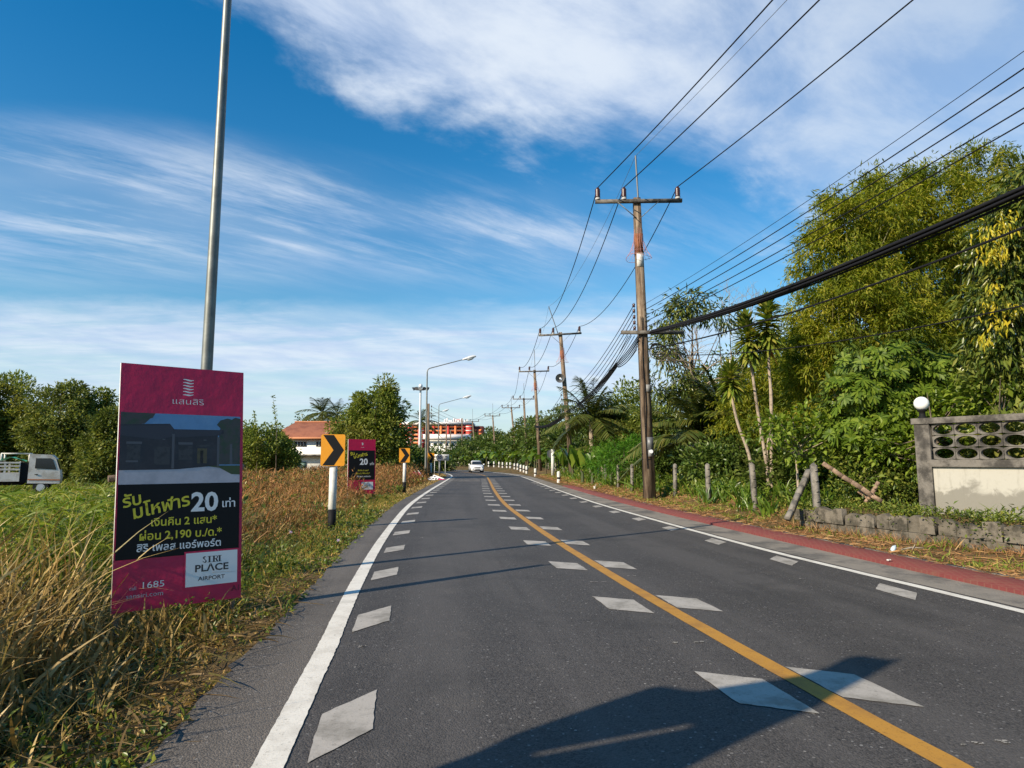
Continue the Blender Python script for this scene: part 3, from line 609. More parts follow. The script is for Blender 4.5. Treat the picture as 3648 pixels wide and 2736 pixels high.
# ------------------------------------------------------------------ advertising boards
def ad_board(right, ang, w, h, zb, label, small=False, lean=-.02):
    a = RAD(ang); X = np.array([math.cos(a), math.sin(a), 0]); Y = unit((lean, 0.03, 1)); N = unit(np.cross(X, Y)); base = np.array([right[0], right[1], zb])-X*w
    root = thing('advertising_board', (base+X*w/2)*[1, 1, 0]+[0, 0, h1(base[0], base[1])], label, 'advertising board', 'crimson property boards on the verge')
    pt = lambda u, v: base+X*w*u+Y*h*(1-v)
    b = MB(); b.prism([(0, 0), (w, 0), (w, h), (0, h)], base-N*.04, X, Y, N, .04, 0, 1); b.build('panel', [MT['crimson'], MT['white']], root)
    def rect(name, u0, v0, u1, v1, m, lift=.002, thick=.0):
        q = MB(); q.add([pt(u0, v0)+N*lift, pt(u0, v1)+N*lift, pt(u1, v1)+N*lift, pt(u1, v0)+N*lift], [[0, 1, 2, 3]]); return q.build(name, m, root)
    def poly(q, pts, m, lift): q.add([pt(*p)+N*lift for p in pts][::-1], [list(range(len(pts)))], m)
    T = lambda name, s, u, v, size, m, **k: text(name, s, size*h, MT[m], root, pt(u, v), X, Y, .006, N, **k)
    TW = lambda name, s, u, v, size, m, **k: words(name, s, size*h, MT[m], root, pt(u, v), X, Y, .006, N, **k)
    q = MB()                                                     # the emblem: five swept bars
    n_b = 6
    cu, cv, hw, hh = (.525, .086, .043, .033) if not small else (.52, .085, .03, .02)
    for i in range(n_b):
        v = cv-hh+2*hh*i/(n_b-1); k = .0052
        q.add([pt(cu+hw*t, v+k*(.5*math.sin((t+.2)*2.4))-.003*t*(1 if i == n_b-1 else .3)+dv*(1.25-.75*abs(t)))+N*.003 for dv in (k*.55, -k*.55) for t in np.linspace(-1, 1, 7)], [[j, j+1, j+8, j+7] for j in range(6)])
    q.build('emblem', MT['print_white'], root)
    if not small:
        T('brand_lettering', 'แสนสิริ', .525, .150, .036, 'print_white', sx=1.3, bold=-.0008)
        ph = MB(); L0 = .002
        poly(ph, [(.012, .205), (.975, .205), (.975, .50), (.012, .50)], 0, L0)
        poly(ph, [(.012, .43), (.975, .43), (.975, .50), (.012, .50)], 3, L0+.001)
        poly(ph, [(.66, .425), (.975, .425), (.975, .465), (.90, .463), (.80, .435)], 5, L0+.002)
        poly(ph, [(.012, .205), (.27, .205), (.25, .225), (.23, .228), (.19, .25), (.012, .26)], 4, L0+.001)
        poly(ph, [(.975, .215), (.93, .21), (.90, .22), (.86, .215), (.80, .225), (.77, .245), (.80, .26), (.79, .30), (.84, .33), (.83, .42), (.975, .42)], 4, L0+.001)
        poly(ph, [(.80, .26), (.90, .255), (.96, .30), (.95, .42), (.79, .42)], 4, L0+.0015)
        poly(ph, [(.885, .33), (.905, .33), (.91, .42), (.885, .42)], 7, L0+.002)
        poly(ph, [(.012, .255), (.385, .247), (.42, .270), (.83, .268), (.83, .285), (.78, .285), (.78, .425), (.56, .435), (.45, .440), (.012, .442)], 1, L0+.002)
        poly(ph, [(.012, .262), (.39, .252), (.415, .268), (.415, .30), (.30, .315), (.012, .30)], 2, L0+.0025)
        poly(ph, [(.42, .272), (.82, .270), (.80, .292), (.42, .305)], 2, L0+.0025)
        for (u0, v0, u1, v1, mm) in ((.06, .325, .175, .335, 7), (.065, .338, .165, .40, 6), (.06, .402, .15, .41, 7), (.27, .345, .39, .42, 6), (.405, .29, .425, .437, 7), (.455, .325, .57, .335, 7), (.46, .34, .57, .40, 6),
                                     (.46, .405, .57, .43, 1), (.60, .335, .72, .345, 6), (.61, .35, .69, .415, 8), (.635, .36, .66, .415, 1), (.775, .30, .795, .43, 7), (.33, .312, .352, .316, 7), (.66, .312, .685, .316, 7)):
            poly(ph, [(u0, v0), (u1, v0), (u1, v1), (u0, v1)], mm, L0+.003)
        ph.build('printed_photo', [MT[k] for k in ('ph_sky', 'ph_house', 'ph_eave', 'ph_drive', 'ph_tree', 'ph_grass', 'ph_glass', 'ph_pale', 'ph_warm')], root)
        rect('black_field', .012, .50, .975, .798, MT['print_black'], .0055)
        T('headline_lettering', 'รับ', .115, .566, .066, 'print_yellow', rot=.22, bold=.003, shear=.1)
        T('headline_lettering', 'มโหฬาร', .335, .594, .072, 'print_yellow', rot=.22, bold=.003, shear=.1)
        T('number_lettering', '20', .680, .584, .110, 'print_white', bold=.007)
        T('unit_lettering', 'เท่า', .882, .592, .047, 'print_white', bold=.0015)
        TW('offer_lettering', 'เงินคืน 2 แสน*', .52, .658, .044, 'print_yellow', bold=.0016)
        TW('offer_lettering', 'ผ่อน 2,190 บ./ด.*', .50, .712, .046, 'print_yellow', bold=.0016)
        TW('place_lettering', 'สิริ เพลส แอร์พอร์ต', .49, .758, .042, 'print_white', bold=.0012)
        rect('label_border', .525, .786, .978, .940, MT['crimson'], .0064); rect('white_label', .538, .793, .962, .931, MT['print_white'], .0074)
        LB = lambda name, s, u, v, size, **k: text(name, s, size*h, MT['print_dark'], root, pt(u, v), X, Y, .0095, N, **k)
        sf = MB(); ph_ = .0115                                   # the serif word: thin and thick strokes with bracket serifs
        def st(u0, v0, u1, v1): sf.add([pt(u0, v0)+N*.0095, pt(u0, v1)+N*.0095, pt(u1, v1)+N*.0095, pt(u1, v0)+N*.0095], [[0, 1, 2, 3]])
        t0, t1 = .811, .837
        def I(u): st(u-.007, t0, u+.007, t1); st(u-.016, t0, u+.016, t0+.0018); st(u-.016, t1-.0018, u+.016, t1)
        I(.728); I(.812)
        st(.757, t0, .771, t1); st(.748, t0, .785, t0+.0018); st(.748, t1-.0018, .780, t1); st(.771, .8225, .785, .8243)
        for k in range(7):
            an0, an1 = -PI/2+PI*k/7, -PI/2+PI*(k+1)/7
            f = lambda an, r: (.783+.016*r*math.cos(an), .8175+.0062*r*math.sin(an))
            sf.add([pt(*f(an0, 1))+N*.0095, pt(*f(an0, .55))+N*.0095, pt(*f(an1, .55))+N*.0095, pt(*f(an1, 1))+N*.0095], [[0, 1, 2, 3]])
        sf.add([pt(.776, .824)+N*.0095, pt(.788, .824)+N*.0095, pt(.802, t1)+N*.0095, pt(.788, t1)+N*.0095], [[0, 3, 2, 1]])
        S = [(.703, .801), (.697, .798), (.686, .798), (.679, .802), (.682, .807), (.692, .811), (.700, .815), (.698, .820), (.688, .8222), (.679, .8205), (.676, .816)]
        for i in range(len(S)-1):
            (u0, v0), (u1, v1) = S[i], S[i+1]; v0 += .014; v1 += .014; th = .014 if 3 <= i <= 5 else .009
            st_ = [pt(u0-th/2, v0-.0016)+N*.0095, pt(u0+th/2, v0+.0016)+N*.0095, pt(u1+th/2, v1+.0016)+N*.0095, pt(u1-th/2, v1-.0016)+N*.0095]
            sf.add(st_, [[0, 1, 2, 3]])
        sf.build('serif_lettering', MT['print_dark'], root)
        LB('bold_lettering', 'PLΛCE', .748, .860, .040, bold=.0022, sx=1.18); LB('small_lettering', 'AIRPORT', .748, .902, .023, bold=.0006, sx=1.15)
        T('call_lettering', 'call', .145, .912, .020, 'ph_drive'); T('phone_lettering', '1685', .29, .905, .036, 'print_white', sx=1.25)
        T('site_lettering', 'sansiri.com', .235, .942, .026, 'ph_drive', sx=1.15); T('code_lettering', 'A1', .955, .957, .032, 'print_red', bold=.0015)
    else:
        rect('black_field', .025, .205, .97, .745, MT['print_black'], .003)
        T('brand_lettering', 'แสนสิริ', .52, .150, .018, 'print_white', sx=1.2)
        T('headline_lettering', 'รับ', .16, .270, .080, 'print_yellow', rot=.22, bold=.004); T('headline_lettering', 'มโหฬาร', .45, .300, .090, 'print_yellow', rot=.22, bold=.003)
        T('number_lettering', '20', .57, .42, .155, 'print_white', bold=.010); T('unit_lettering', 'เท่า', .87, .455, .066, 'print_white', bold=.0015)
        TW('offer_lettering', 'เงินคืน 2 แสน*', .55, .575, .036, 'print_yellow', bold=.0012); TW('offer_lettering', 'ผ่อน 2,190 บ./ด.*', .55, .628, .038, 'print_yellow', bold=.0012)
        TW('place_lettering', 'สิริ เพลส แอร์พอร์ต', .58, .685, .034, 'print_white', bold=.001)
        rect('white_label', .50, .785, .92, .925, MT['print_white'], .004)
        text('serif_lettering', 'SIRI', .026*h, MT['print_dark'], root, pt(.71, .815), X, Y, .006, N); text('bold_lettering', 'PLΛCE', .040*h, MT['print_dark'], root, pt(.71, .853), X, Y, .006, N, bold=.002)
        text('small_lettering', 'AIRPORT', .02*h, MT['print_dark'], root, pt(.71, .896), X, Y, .006, N)
    for u in (.05, .95):
        p = pt(u, .02)-N*.085; g = pt(u, 1.0)-N*.085; q = MB(); q.tube([(*g[:2], h1(g[0], g[1])-.15), p], .033, 7); q.build('post', MT['wood'], root)
    q = MB(); c0, c1 = pt(-.05, .475)-N*.075, pt(1.03, .43)-N*.075; q.tube([c0, c1], .032, 8); q.build('crossbar', MT['wood'], root)
    return root
ad_board((-2.735, 6.70), 39.6, 1.125, 2.30, 0.13, 'near crimson property board with a printed house photo and yellow offer lettering', lean=-.050)
ad_board((-5.80, 27.6), 33, 1.20, 2.28, 0.12, 'smaller crimson and black property board in brown weeds beyond the first chevron sign', True)

def fallen_board():
    root = thing('fallen_board', (-6.9, 52.5, h1(-6.9, 52.5)), 'collapsed magenta board lying broken on the grass under the far street lamp', 'board')
    z = -0.05
    b = MB(); b.prism([(-1.6, 0), (-.7, -.15), (-.65, .65), (-1.5, .75)], (-6.9, 52.3, z), (1, .15, 0), unit((.35, .3, .8)), unit((0, -1, .4)), .03); b.build('torn_panel', MT['pink'], root)
    b = MB(); b.prism([(0, 0), (1.15, -.25), (1.5, -.1), (.45, .55)], (-6.9, 52.2, z+.02), (1, 0, .1), unit((.2, .6, .5)), unit((0, -.7, .7)), .02); b.build('white_panel', MT['print_white'], root)
    b = MB()
    for u, v in ((.2, .1), (.45, .0), (.7, -.05), (.5, .25), (.25, .33), (.95, -.08)):
        b.prism([(u, v), (u+.16, v-.02), (u+.2, v+.1), (u+.03, v+.12)], np.array((-6.9, 52.2, z+.02))+unit((0, -.7, .7))*.022, (1, 0, .1), unit((.2, .6, .5)), unit((0, -.7, .7)), .004)
    b.build('printed_marks', MT['print_dark'], root)
    b = MB(); b.prism([(0, 0), (1.2, -.45), (1.3, -.3), (.1, .2)], (-5.9, 51.6, z+.05), (1, 0, .0), unit((.2, .8, .4)), unit((0, -.6, .8)), .02); b.build('torn_strip', MT['pink'], root)
    for x0, x1 in ((-7.9, -7.2), (-7.6, -6.8)):
        b = MB(); b.beam((x0, 52.6, z+.75), (x1, 51.4, z-.05), .06, .05); b.build('batten', MT['white'], root)
fallen_board()

# ------------------------------------------------------------------ road signs and posts
def chevron(x, y, z0, w, h, ztop, label):
    root = thing('chevron_sign', (x, y, z0), label, 'road sign', 'orange chevron signs on the left verge')
    b = MB(); b.box((x, y+.07, (ztop-h*.7+z0)/2+.1), (.14, .14, ztop-h*.7-z0-.2), mat=0); b.build('post', MT['white'], root)
    b = MB(); b.box((x, y+.07, z0+.26), (.146, .146, .62)); b.build('post_foot', MT['black'], root)
    zc = ztop-h/2; b = MB(); r = .04; pts = []
    for cx, cy, a0 in ((w/2-r, h/2-r, 0), (-w/2+r, h/2-r, 90), (-w/2+r, -h/2+r, 180), (w/2-r, -h/2+r, 270)):
        for k in range(4): an = RAD(a0+30*k); pts.append((cx+r*math.cos(an), cy+r*math.sin(an)))
    N = unit((0.12, -1, 0)); X = np.array([-N[1], N[0], 0]); o = np.array([x, y-.02, zc])
    b.prism(pts, o-N*.0, X, (0, 0, 1), N, .012, 0, 1); b.build('plate', [MT['orange_sign'], MT['galv']], root)
    b = MB(); ch = [(-.42, .48), (.02, .48), (.46, .0), (.06, -.48), (-.42, -.48), (.02, .0)]
    b.prism([(u*w, v*h) for u, v in ch[:3]+[ch[5]]][::-1], o+N*.013, X, (0, 0, 1), N, .002); b.prism([(u*w, v*h) for u, v in (ch[2], ch[3], ch[4], ch[5])][::-1], o+N*.013, X, (0, 0, 1), N, .002)
    b.build('chevron_mark', MT['black'], root)
    return root
p = Gd(1186, 14.6); chevron(*p, h1(*p), .53, .71, 2.09, 'nearest orange chevron sign, largest of the three, on a white post with black foot')
p = Gd(1441, 32.4); chevron(*p, h1(*p), .53, .71, 2.12, 'middle orange chevron sign, just past the small crimson board')
p = Gd(1536, 60); chevron(*p, h1(*p), .60, .88, 2.20, 'farthest orange chevron sign, beside the round speed limit sign')

def speed_sign():
    x, y = Gd(1566, 65); z0 = h1(x, y); root = thing('speed_limit_sign', (x, y, z0), 'round speed limit sign reading 50 on a broad post, both coloured grey as if shaded', 'road sign')
    b = MB(); b.box((x, y+.08, z0+.75), (.17, .14, 1.7)); b.build('post', MT['darkgrey'], root)  # dark grey puts the shade on the post into its colour
    N = unit((0.55, -1, 0)); X = np.array([-N[1], N[0], 0]); o = np.array([x, y-.02, 1.80])
    disc = lambda r: [(r*math.cos(t), r*math.sin(t)) for t in np.linspace(0, 2*PI, 28, endpoint=False)]
    b = MB(); b.prism(disc(.36), o, X, (0, 0, 1), N, .012); b.build('ring', MT['print_dark'], root)
    b = MB(); b.prism(disc(.305), o+N*.013, X, (0, 0, 1), N, .003); b.build('face', mat('shaded_sign_face', (.30, .31, .36), .5), root)  # grey paints the shade of the turned face into its colour
    text('number_lettering', '50', .42, MT['black'], root, o+N*.02, X, (0, 0, 1), 0, N, bold=.012)
speed_sign()
def direction_sign():
    x, y = Gd(1572, 76); z0 = h1(x-.7, y); root = thing('direction_sign', (x, y, z0), 'white two-post direction sign with a right arrow behind the speed sign', 'road sign')
    for dx in (-.78, .48): b = MB(); b.beam((x+dx, y+.03, z0-.1), (x+dx, y+.03, 1.5), .10, .06); b.build('post', MT['white'], root)
    b = MB(); b.box((x, y, 1.86), (1.80, .03, .76)); b.build('plate', MT['white'], root)
    o = np.array([x, y-.017, 1.86]); q = MB()
    q.prism([(.42, .05), (.62, .05), (.62, .12), (.80, .0), (.62, -.12), (.62, -.05), (.42, -.05)][::-1], o+np.array([0, 0, .10]), (1, 0, 0), (0, 0, 1), (0, -1, 0), .002); q.build('arrow_mark', MT['black'], root)
    q = MB()
    for u, z0_, w_, h_ in ((-.80, -.02, .05, .22), (-.72, -.02, .05, .22), (-.62, -.02, .05, .22), (.22, 0, .05, .2), (-.80, -.26, .06, .06), (-.70, -.26, .06, .06), (.26, -.26, .06, .06), (.42, -.26, .06, .06), (.52, -.26, .06, .06), (.62, -.26, .06, .06)):
        q = MB(); q.prism([(u, z0_), (u+w_, z0_), (u+w_, z0_+h_), (u, z0_+h_)][::-1], o, (1, 0, 0), (0, 0, 1), (0, -1, 0), .002); q.build('letter_mark', MT['print_dark'], root)
direction_sign()
def turned_sign():
    x, y = Gd(1969, 58); z0 = h1(x, y); root = thing('road_sign', (x, y, z0), 'white sign post on the right verge with a round sign facing away', 'road sign')
    b = MB(); b.box((x, y, z0+1.15), (.27, .16, 2.4)); b.build('post', MT['white'], root)
    N = unit((-.5, 1, 0)); X = np.array([-N[1], N[0], 0]); b = MB()
    b.prism([(.36*math.cos(t), .36*math.sin(t)) for t in np.linspace(0, 2*PI, 24, endpoint=False)], np.array([x-.18, y+.10, z0+1.95]), X, (0, 0, 1), N, .015); b.build('plate', MT['darkgrey'], root)
turned_sign()

NTH = ['first', 'second', 'third', 'fourth', 'fifth', 'sixth', 'seventh', 'eighth', 'ninth', 'tenth', 'eleventh', 'twelfth']
def guide_posts():
    spec = [(1990, 45, .80), (1907, 63, .78), (1876, 72, .8), (1866, 76, .8), (1855, 80, .8), (1844, 83, .8), (1833, 86, .8), (1818, 90, .8), (1806, 93, .8), (1790.6, 96, .8), (1778, 99, .8), (1760, 102, .85), (1741, 106, .85), (1633, 126, .85)]
    proto = None
    for k, (px, d, h) in enumerate(spec):
        x, y = Gd(px, d); z = h1(x, y)
        lab = 'nearest striped guide post, standing before the tall white sign post' if k == 0 else ('lone guide post left of the white car at the bend' if k == 13 else '%s striped guide post beyond the sign post, counted from the near end of the row' % NTH[k-1] if k < 13 else '')
        if proto is None:
            r = .125; proto = thing('guide_post', (x, y, z), lab, 'guide post', 'striped guide posts along the right verge')
            b = MB(); b.lathe([(r, 0), (r, .30)], (x, y, z), 8); b.lathe([(r, .42), (r, .74), (r*.85, .80), (r*.4, .835), (0.001, .84)], (x, y, z), 8); b.build('post', MT['white'], proto)
            b = MB(); b.lathe([(r+.004, .295), (r+.004, .425)], (x, y, z), 8); b.build('black_band', MT['black'], proto)
        else: dup(proto, (x, y, z), rng.uniform(0, 1), (1, 1, h/.80), lab)
guide_posts()

# ------------------------------------------------------------------ street lamps, floodlight mast
def street_lamp(x, y, z0, H0, reach, ang, label, r0=.085):
    root = thing('street_lamp', (x, y, z0), label, 'street lamp', 'curved street lamps on the left verge')
    c, s = math.cos(ang), math.sin(ang)
    b = MB(); b.lathe([(r0*1.15, -.1), (r0*1.0, .5), (r0*.55, H0)], (x, y, z0), 14); b.build('pole', MT['galv'], root, smooth=True)
    b = MB(); b.lathe([(r0*1.5, -.1), (r0*1.5, .55), (r0*1.1, .6)], (x, y, z0), 12); b.build('pole_sleeve', MT['rust'], root)
    pts = [(x, y, z0+H0-.1)]+[(x+c*(.45*(1-math.cos(t))), y+s*.45*(1-math.cos(t)), z0+H0+.45*math.sin(t)) for t in np.linspace(.2, 1.15, 5)]
    e = np.array([x+c*reach, y+s*reach, z0+H0+.42+reach*.26]); pts.append(e)
    b = MB(); b.tube(pts, np.linspace(r0*.52, r0*.4, len(pts)), 8); b.build('arm', MT['galv'], root)
    d = unit(e-np.array(pts[-2])); X = d*1.5; Y = np.array([-s, c, 0])*1.5; Z = np.cross(d, np.array([-s, c, 0]))*1.5
    b = MB(); V = []
    for t, wd, up, dn in ((-.05, .05, .05, .05), (.15, .11, .09, .07), (.45, .15, .13, .08), (.75, .15, .13, .08), (.92, .08, .07, .05)):
        for an in np.linspace(0, 2*PI, 10, endpoint=False): V.append(e+X*t+Y*wd*math.cos(an)+Z*(up if math.sin(an) > 0 else dn)*math.sin(an))
    F = [[i*10+j, i*10+(j+1) % 10, i*10+10+(j+1) % 10, i*10+10+j] for i in range(4) for j in range(10)]
    b.add(V, F); b.add(V[40:50], [list(range(10))]); h = b.build('lamp_head', MT['lightgrey'], root, smooth=True)
    b = MB(); V = []
    for t, wd, dn in ((.2, .08, .06), (.35, .12, .16), (.6, .12, .16), (.78, .07, .06)):
        for an in np.linspace(PI, 2*PI, 7): V.append(e+X*t+Y*wd*math.cos(an)+Z*(dn*math.sin(an)-.02))
    b.add(V, [[i*7+j, i*7+j+1, i*7+8+j, i*7+7+j] for i in range(3) for j in range(6)]); b.build('lamp_glass', MT['lamp_glass'], h)
    return root
street_lamp(-3.93, 8.20, h1(-3.93, 8.2), 11.0, 2.6, .15, 'tall grey street lamp pole rising behind the near crimson board', .078)
p = Gd(1517, 66); street_lamp(*p, h1(*p), 10.75, 3.7, .1, 'curved street lamp nearest the bend, its arm reaching over the left lane', .12)
p = Gd(1561, 104); street_lamp(*p, h1(*p), 10.3, 3.9, .15, 'second curved street lamp, rising behind the round speed sign', .10)
p = Gd(1518, 142); street_lamp(*p, h1(*p), 10.6, 3.5, .1, 'farthest street lamp, its head against the orange building', .10)
def flood_mast():
    x, y = Gd(1494, 92); z0 = h1(x, y); root = thing('floodlight_mast', (x, y, z0), 'thick pale floodlight mast with a ring of lamps left of the street lamp', 'floodlight mast')
    b = MB(); b.lathe([(.20, -.2), (.14, 11.9)], (x, y, z0), 12); b.build('mast', MT['lightgrey'], root, smooth=True)
    b = MB(); b.tube([(x+.55*math.cos(t), y+.55*math.sin(t), z0+11.75) for t in np.linspace(0, 2*PI, 17)], .05, 6); b.beam((x-.9, y, z0+11.75), (x+.9, y, z0+11.75), .08); b.beam((x, y-.6, z0+11.75), (x, y+.6, z0+11.75), .08); b.build('ring_frame', MT['darkgrey'], root)
    for k, (dx, dy, m) in enumerate(((-.95, 0, 'darkgrey'), (.95, -.1, 'darkgrey'), (0, -.6, 'lightgrey'), (-.45, -.5, 'darkgrey'), (.5, -.45, 'darkgrey'))):
        b = MB(); c = np.array([x+dx, y+dy, z0+11.95]); o = unit((dx, dy-.2, -.6)); b.tube([c-o*.15, c+o*.18], [.14, .30], 10); b.build('floodlight', MT[m], root)
    b = MB(); b.lathe([(.0, .75), (.24, .62), (.30, .4), (.24, .18), (0, .1)], (x, y, z0+11.9), 10); b.build('mast_cap', MT['lightgrey'], root, smooth=True)
flood_mast()

# ------------------------------------------------------------------ utility poles and their cables
MT['base_grey'] = mat('insulator_base_grey', (.36, .355, .34), .6)
ARM = np.array([1.0, -0.02, 0])
def utility_pole(name, base, H0, top_w, bot_w, lean, label, arm=None, armdir=ARM, near=False, extra=0.0, mast=2.0, mast_lean=(0, 0), mesh_=False):
    x, y = base; z0 = h1(x, y); root = thing(name, (x, y, z0), label, 'utility pole', 'concrete utility poles on the right')
    top = np.array([x+lean[0], y+lean[1], H0]); bot = np.array([x, y, z0-.3]); X = unit(armdir)
    b = MB(); b.beam(bot, top, bot_w, bot_w, taper=top_w/bot_w, up=(0, -1, 0)); b.build('pole', MT['pole_concrete'], root)
    att = {}
    P = lambda z: bot+(top-bot)*((z-bot[2])/(top[2]-bot[2]))
    if arm:
        wl, wr, ins = arm; c = top+np.array([0, -top_w*.5-.06, -.18])
        b = MB(); b.beam(c-X*wl, c+X*wr, .12, .13, up=(0, 0, 1)); b.build('crossarm', MT['concrete'], root)
        for sgn in (-1, 1):
            b = MB(); b.beam(c+X*sgn*.78+np.array([0, -.07, -.06]), c+np.array([sgn*.06, -.07, -.72]), .05, .02); b.build('brace', MT['galv'], root)
        for k, u in enumerate(ins):
            q = c+X*u+np.array([0, 0, .065])
            i = MB(); i.lathe([(.10, 0), (.10, .07), (.07, .10)], q, 10); g = i.build('insulator_base', MT['base_grey'], root)
            i = MB(); pr = []
            for z in np.linspace(.10, .40, 6): pr += [(.105, z), (.085, z+.03)]
            pr += [(.075, .45), (.04, .50), (.001, .51)]; i.lathe(pr, q, 10); i.build('insulator', MT['glazed'], root)
            att[k] = q+np.array([0, 0, .49])
        if mast:
            b = MB(); m0 = top+np.array([.08, -.05, -.9]); m1 = top+np.array([mast_lean[0], mast_lean[1], mast]); b.tube([m0, m1], .035, 6); b.build('earth_spike', MT['darkgrey'], root); att['m'] = m1
    if mesh_:
        b = MB(); p0 = P(H0-1.93); b.lathe([(top_w*.62, .55), (top_w*.75, .25), (top_w*1.3, -.05), (top_w*2.0, -.22)], p0, 4 if False else 14)
        # an open skirt: keep the rim and the ribs only
        b = MB(); rim = [p0+np.array([top_w*1.9*math.cos(t), top_w*1.9*math.sin(t), -.45+.06*math.sin(2*t)]) for t in np.linspace(0, 2*PI, 19)]
        b.tube(rim, .008, 4, cap=False); rim2 = [p0+np.array([top_w*1.25*math.cos(t), top_w*1.25*math.sin(t), -.2]) for t in np.linspace(0, 2*PI, 19)]; b.tube(rim2, .005, 4, cap=False)
        for t in np.linspace(0, 2*PI, 16, endpoint=False):
            d = np.array([math.cos(t), math.sin(t), 0]); b.tube([p0+d*top_w*.6+np.array([0, 0, .7]), p0+d*top_w*.75+np.array([0, 0, .2]), p0+d*top_w*1.25+np.array([0, 0, -.2]), p0+d*top_w*1.9+np.array([0, 0, -.45])], .0045, 4, cap=False)
        b.build('climbing_guard', MT['reddish_mesh'], root)
        b = MB(); b.beam(P(H0-2.30), P(H0-1.45), top_w*1.12, top_w*1.10, up=(0, -1, 0)); b.build('rusty_band', MT['rust'], root)
    return root, P, att, X
def cable(name, A, B, sag, r, label, group, cat='cable', n=28, m='cable', seg=5):
    A, B = np.array(A), np.array(B); t = np.linspace(0, 1, n)[:, None]; pts = A+(B-A)*t; pts[:, 2] -= (4*t*(1-t)*sag)[:, 0]
    b = MB(); b.tube(pts, r, seg, cap=False); o = b.build(name, MT[m], origin=A); tag(o, label, cat, group); return o
HVG, LVG, TG = 'high-voltage conductors on the crossarms', 'low-voltage wires on the pole sides', 'telecom cables slung low along the poles'
d1 = 24.0
base1 = Gd(2312, d1)
P1, F1, A1, X1 = utility_pole('utility_pole', base1, 11.62, .26, .40, (D(2268, 720, d1)[0]-base1[0], 0), 'nearest and tallest utility pole with a meter box and telecom cables', (1.63, 1.70, (-1.53, -.52, 1.54)), unit((1, -.03, 0)), True, mast=1.75, mesh_=True)
d2 = 50.0; base2 = Gd(2038, d2)
P2, F2, A2, X2 = utility_pole('utility_pole', base2, 11.55, .26, .40, (D(1996, 1180, d2)[0]-base2[0], 0), 'second utility pole, leaning left, with a loudspeaker horn', (1.72, 1.68, (-1.62, -.58, 1.52)), unit((1, .10, .075)), mast=2.1, mast_lean=(-.9, 0), mesh_=True)
d3 = 71.5; base3 = Gd(1925, d3)
P3, F3, A3, X3 = utility_pole('utility_pole', base3, 11.6, .27, .40, (D(1904, 1318, d3)[0]-base3[0], 0), 'third utility pole, straight, right of the row of guide posts', (1.75, 1.65, (-1.68, -.58, 1.55)), unit((1, .05, .03)), mast=2.3, mesh_=True)
d4 = 101.0; base4 = Gd(1878, d4)
P4, F4, A4, X4 = utility_pole('utility_pole', base4, 11.3, .28, .42, (D(1866, 1418, d4)[0]-base4[0], 0), 'fourth utility pole, half hidden by the third, above banana plants', (1.75, 1.65, (-1.68, -.58, 1.55)), mast=2.3)
d5 = 119.0; base5 = Gd(1843, d5)
P5, F5, A5, X5 = utility_pole('utility_pole', base5, 11.4, .28, .42, (D(1821, 1447, d5)[0]-base5[0], 0), 'fifth utility pole, leaning, with a rust-stained top', (1.75, 1.65, (-1.68, -.58, 1.55)), mast=2.0)
d6 = 141.0; base6 = Gd(1768, d6)
P6, F6, A6, X6 = utility_pole('utility_pole', base6, 11.4, .28, .42, (D(1755, 1478, d6)[0]-base6[0], 0), 'sixth utility pole, behind the guide posts right of the white car', (1.75, 1.65, (-1.68, -.58, 1.55)), mast=2.6)
d7 = 161.0; base7 = Gd(1697, d7)
P7, F7, A7, X7 = utility_pole('utility_pole', base7, 11.4, .28, .42, (D(1683, 1500, d7)[0]-base7[0], 0), 'seventh utility pole, rising right above the white car', (1.75, 1.65, (-1.68, -.58, 1.55)), mast=3.0)
for px, d, h, lab in ((1645, 150, 11.3, 'bare pole without crossarm left of the white car'), (1589, 150, 10.2, 'bare pole just right of the direction sign'), (1604, 175, 9.8, 'thin bare pole before the white building')):
    b_ = Gd(px, d); utility_pole('utility_pole', b_, h, .24, .36, (.0, 0), lab)
base0 = (10.9, -1.5)
P0, F0, A0, X0 = utility_pole('utility_pole', base0, 11.62, .26, .40, (0, 0), 'utility pole beside the near end of the cables', (1.75, 1.70, (-1.7, -.6, 1.55)), unit((1, -.05, 0)), mast=1.75)
hv = [A0, A1, A2, A3, A4, A5, A6, A7]; nm = ['foreground', 'nearest', 'second', 'third', 'fourth', 'fifth', 'sixth', 'seventh']
for i in range(7):
    for k, w in enumerate(('left', 'middle', 'right')):
        cable('power_line', hv[i][k], hv[i+1][k], (.35, 1.25, 1.05, 1.0, .6, .6, .6)[i], .019 if i < 2 else .022, '%s high-voltage wire from the %s to the %s utility pole' % (w, nm[i], nm[i+1]), HVG, 'power line')
    if i < 4: cable('earth_wire', hv[i]['m'], hv[i+1]['m'], (.3, 1.0, .9, .8)[i], .008, 'thin earth wire on the spike tips from the %s to the %s pole' % (nm[i], nm[i+1]), 'earth wires above the poles', 'wire', m='darkgrey')
rack_rows = (1088, 1108, 1129, 1149, 1169)
def racks():
    for root, F_, zz, wd in ((P1, F1, [D(2262, r, d1)[2] for r in rack_rows], .19), (P2, F2, [6.6, 6.25, 5.9, 5.55, 5.2], .22)):
        c = F_(zz[0]); b = MB(); b.beam((F_(zz[-1])[0]-wd-.08, c[1], zz[-1]-.1), (c[0]-wd-.08, c[1], zz[0]+.1), .02); rk = b.build('wire_rack', MT['galv'], root)
        for z in zz:
            q = F_(z); i = MB(); i.lathe([(.02, -.07), (.06, -.05), (.045, 0), (.06, .05), (.02, .07)], (q[0]-wd-.10, q[1], z), 8); i.build('spool_insulator', MT['glazed'], root)
racks()
zr2 = [6.55, 6.2, 5.85, 5.5, 5.2]
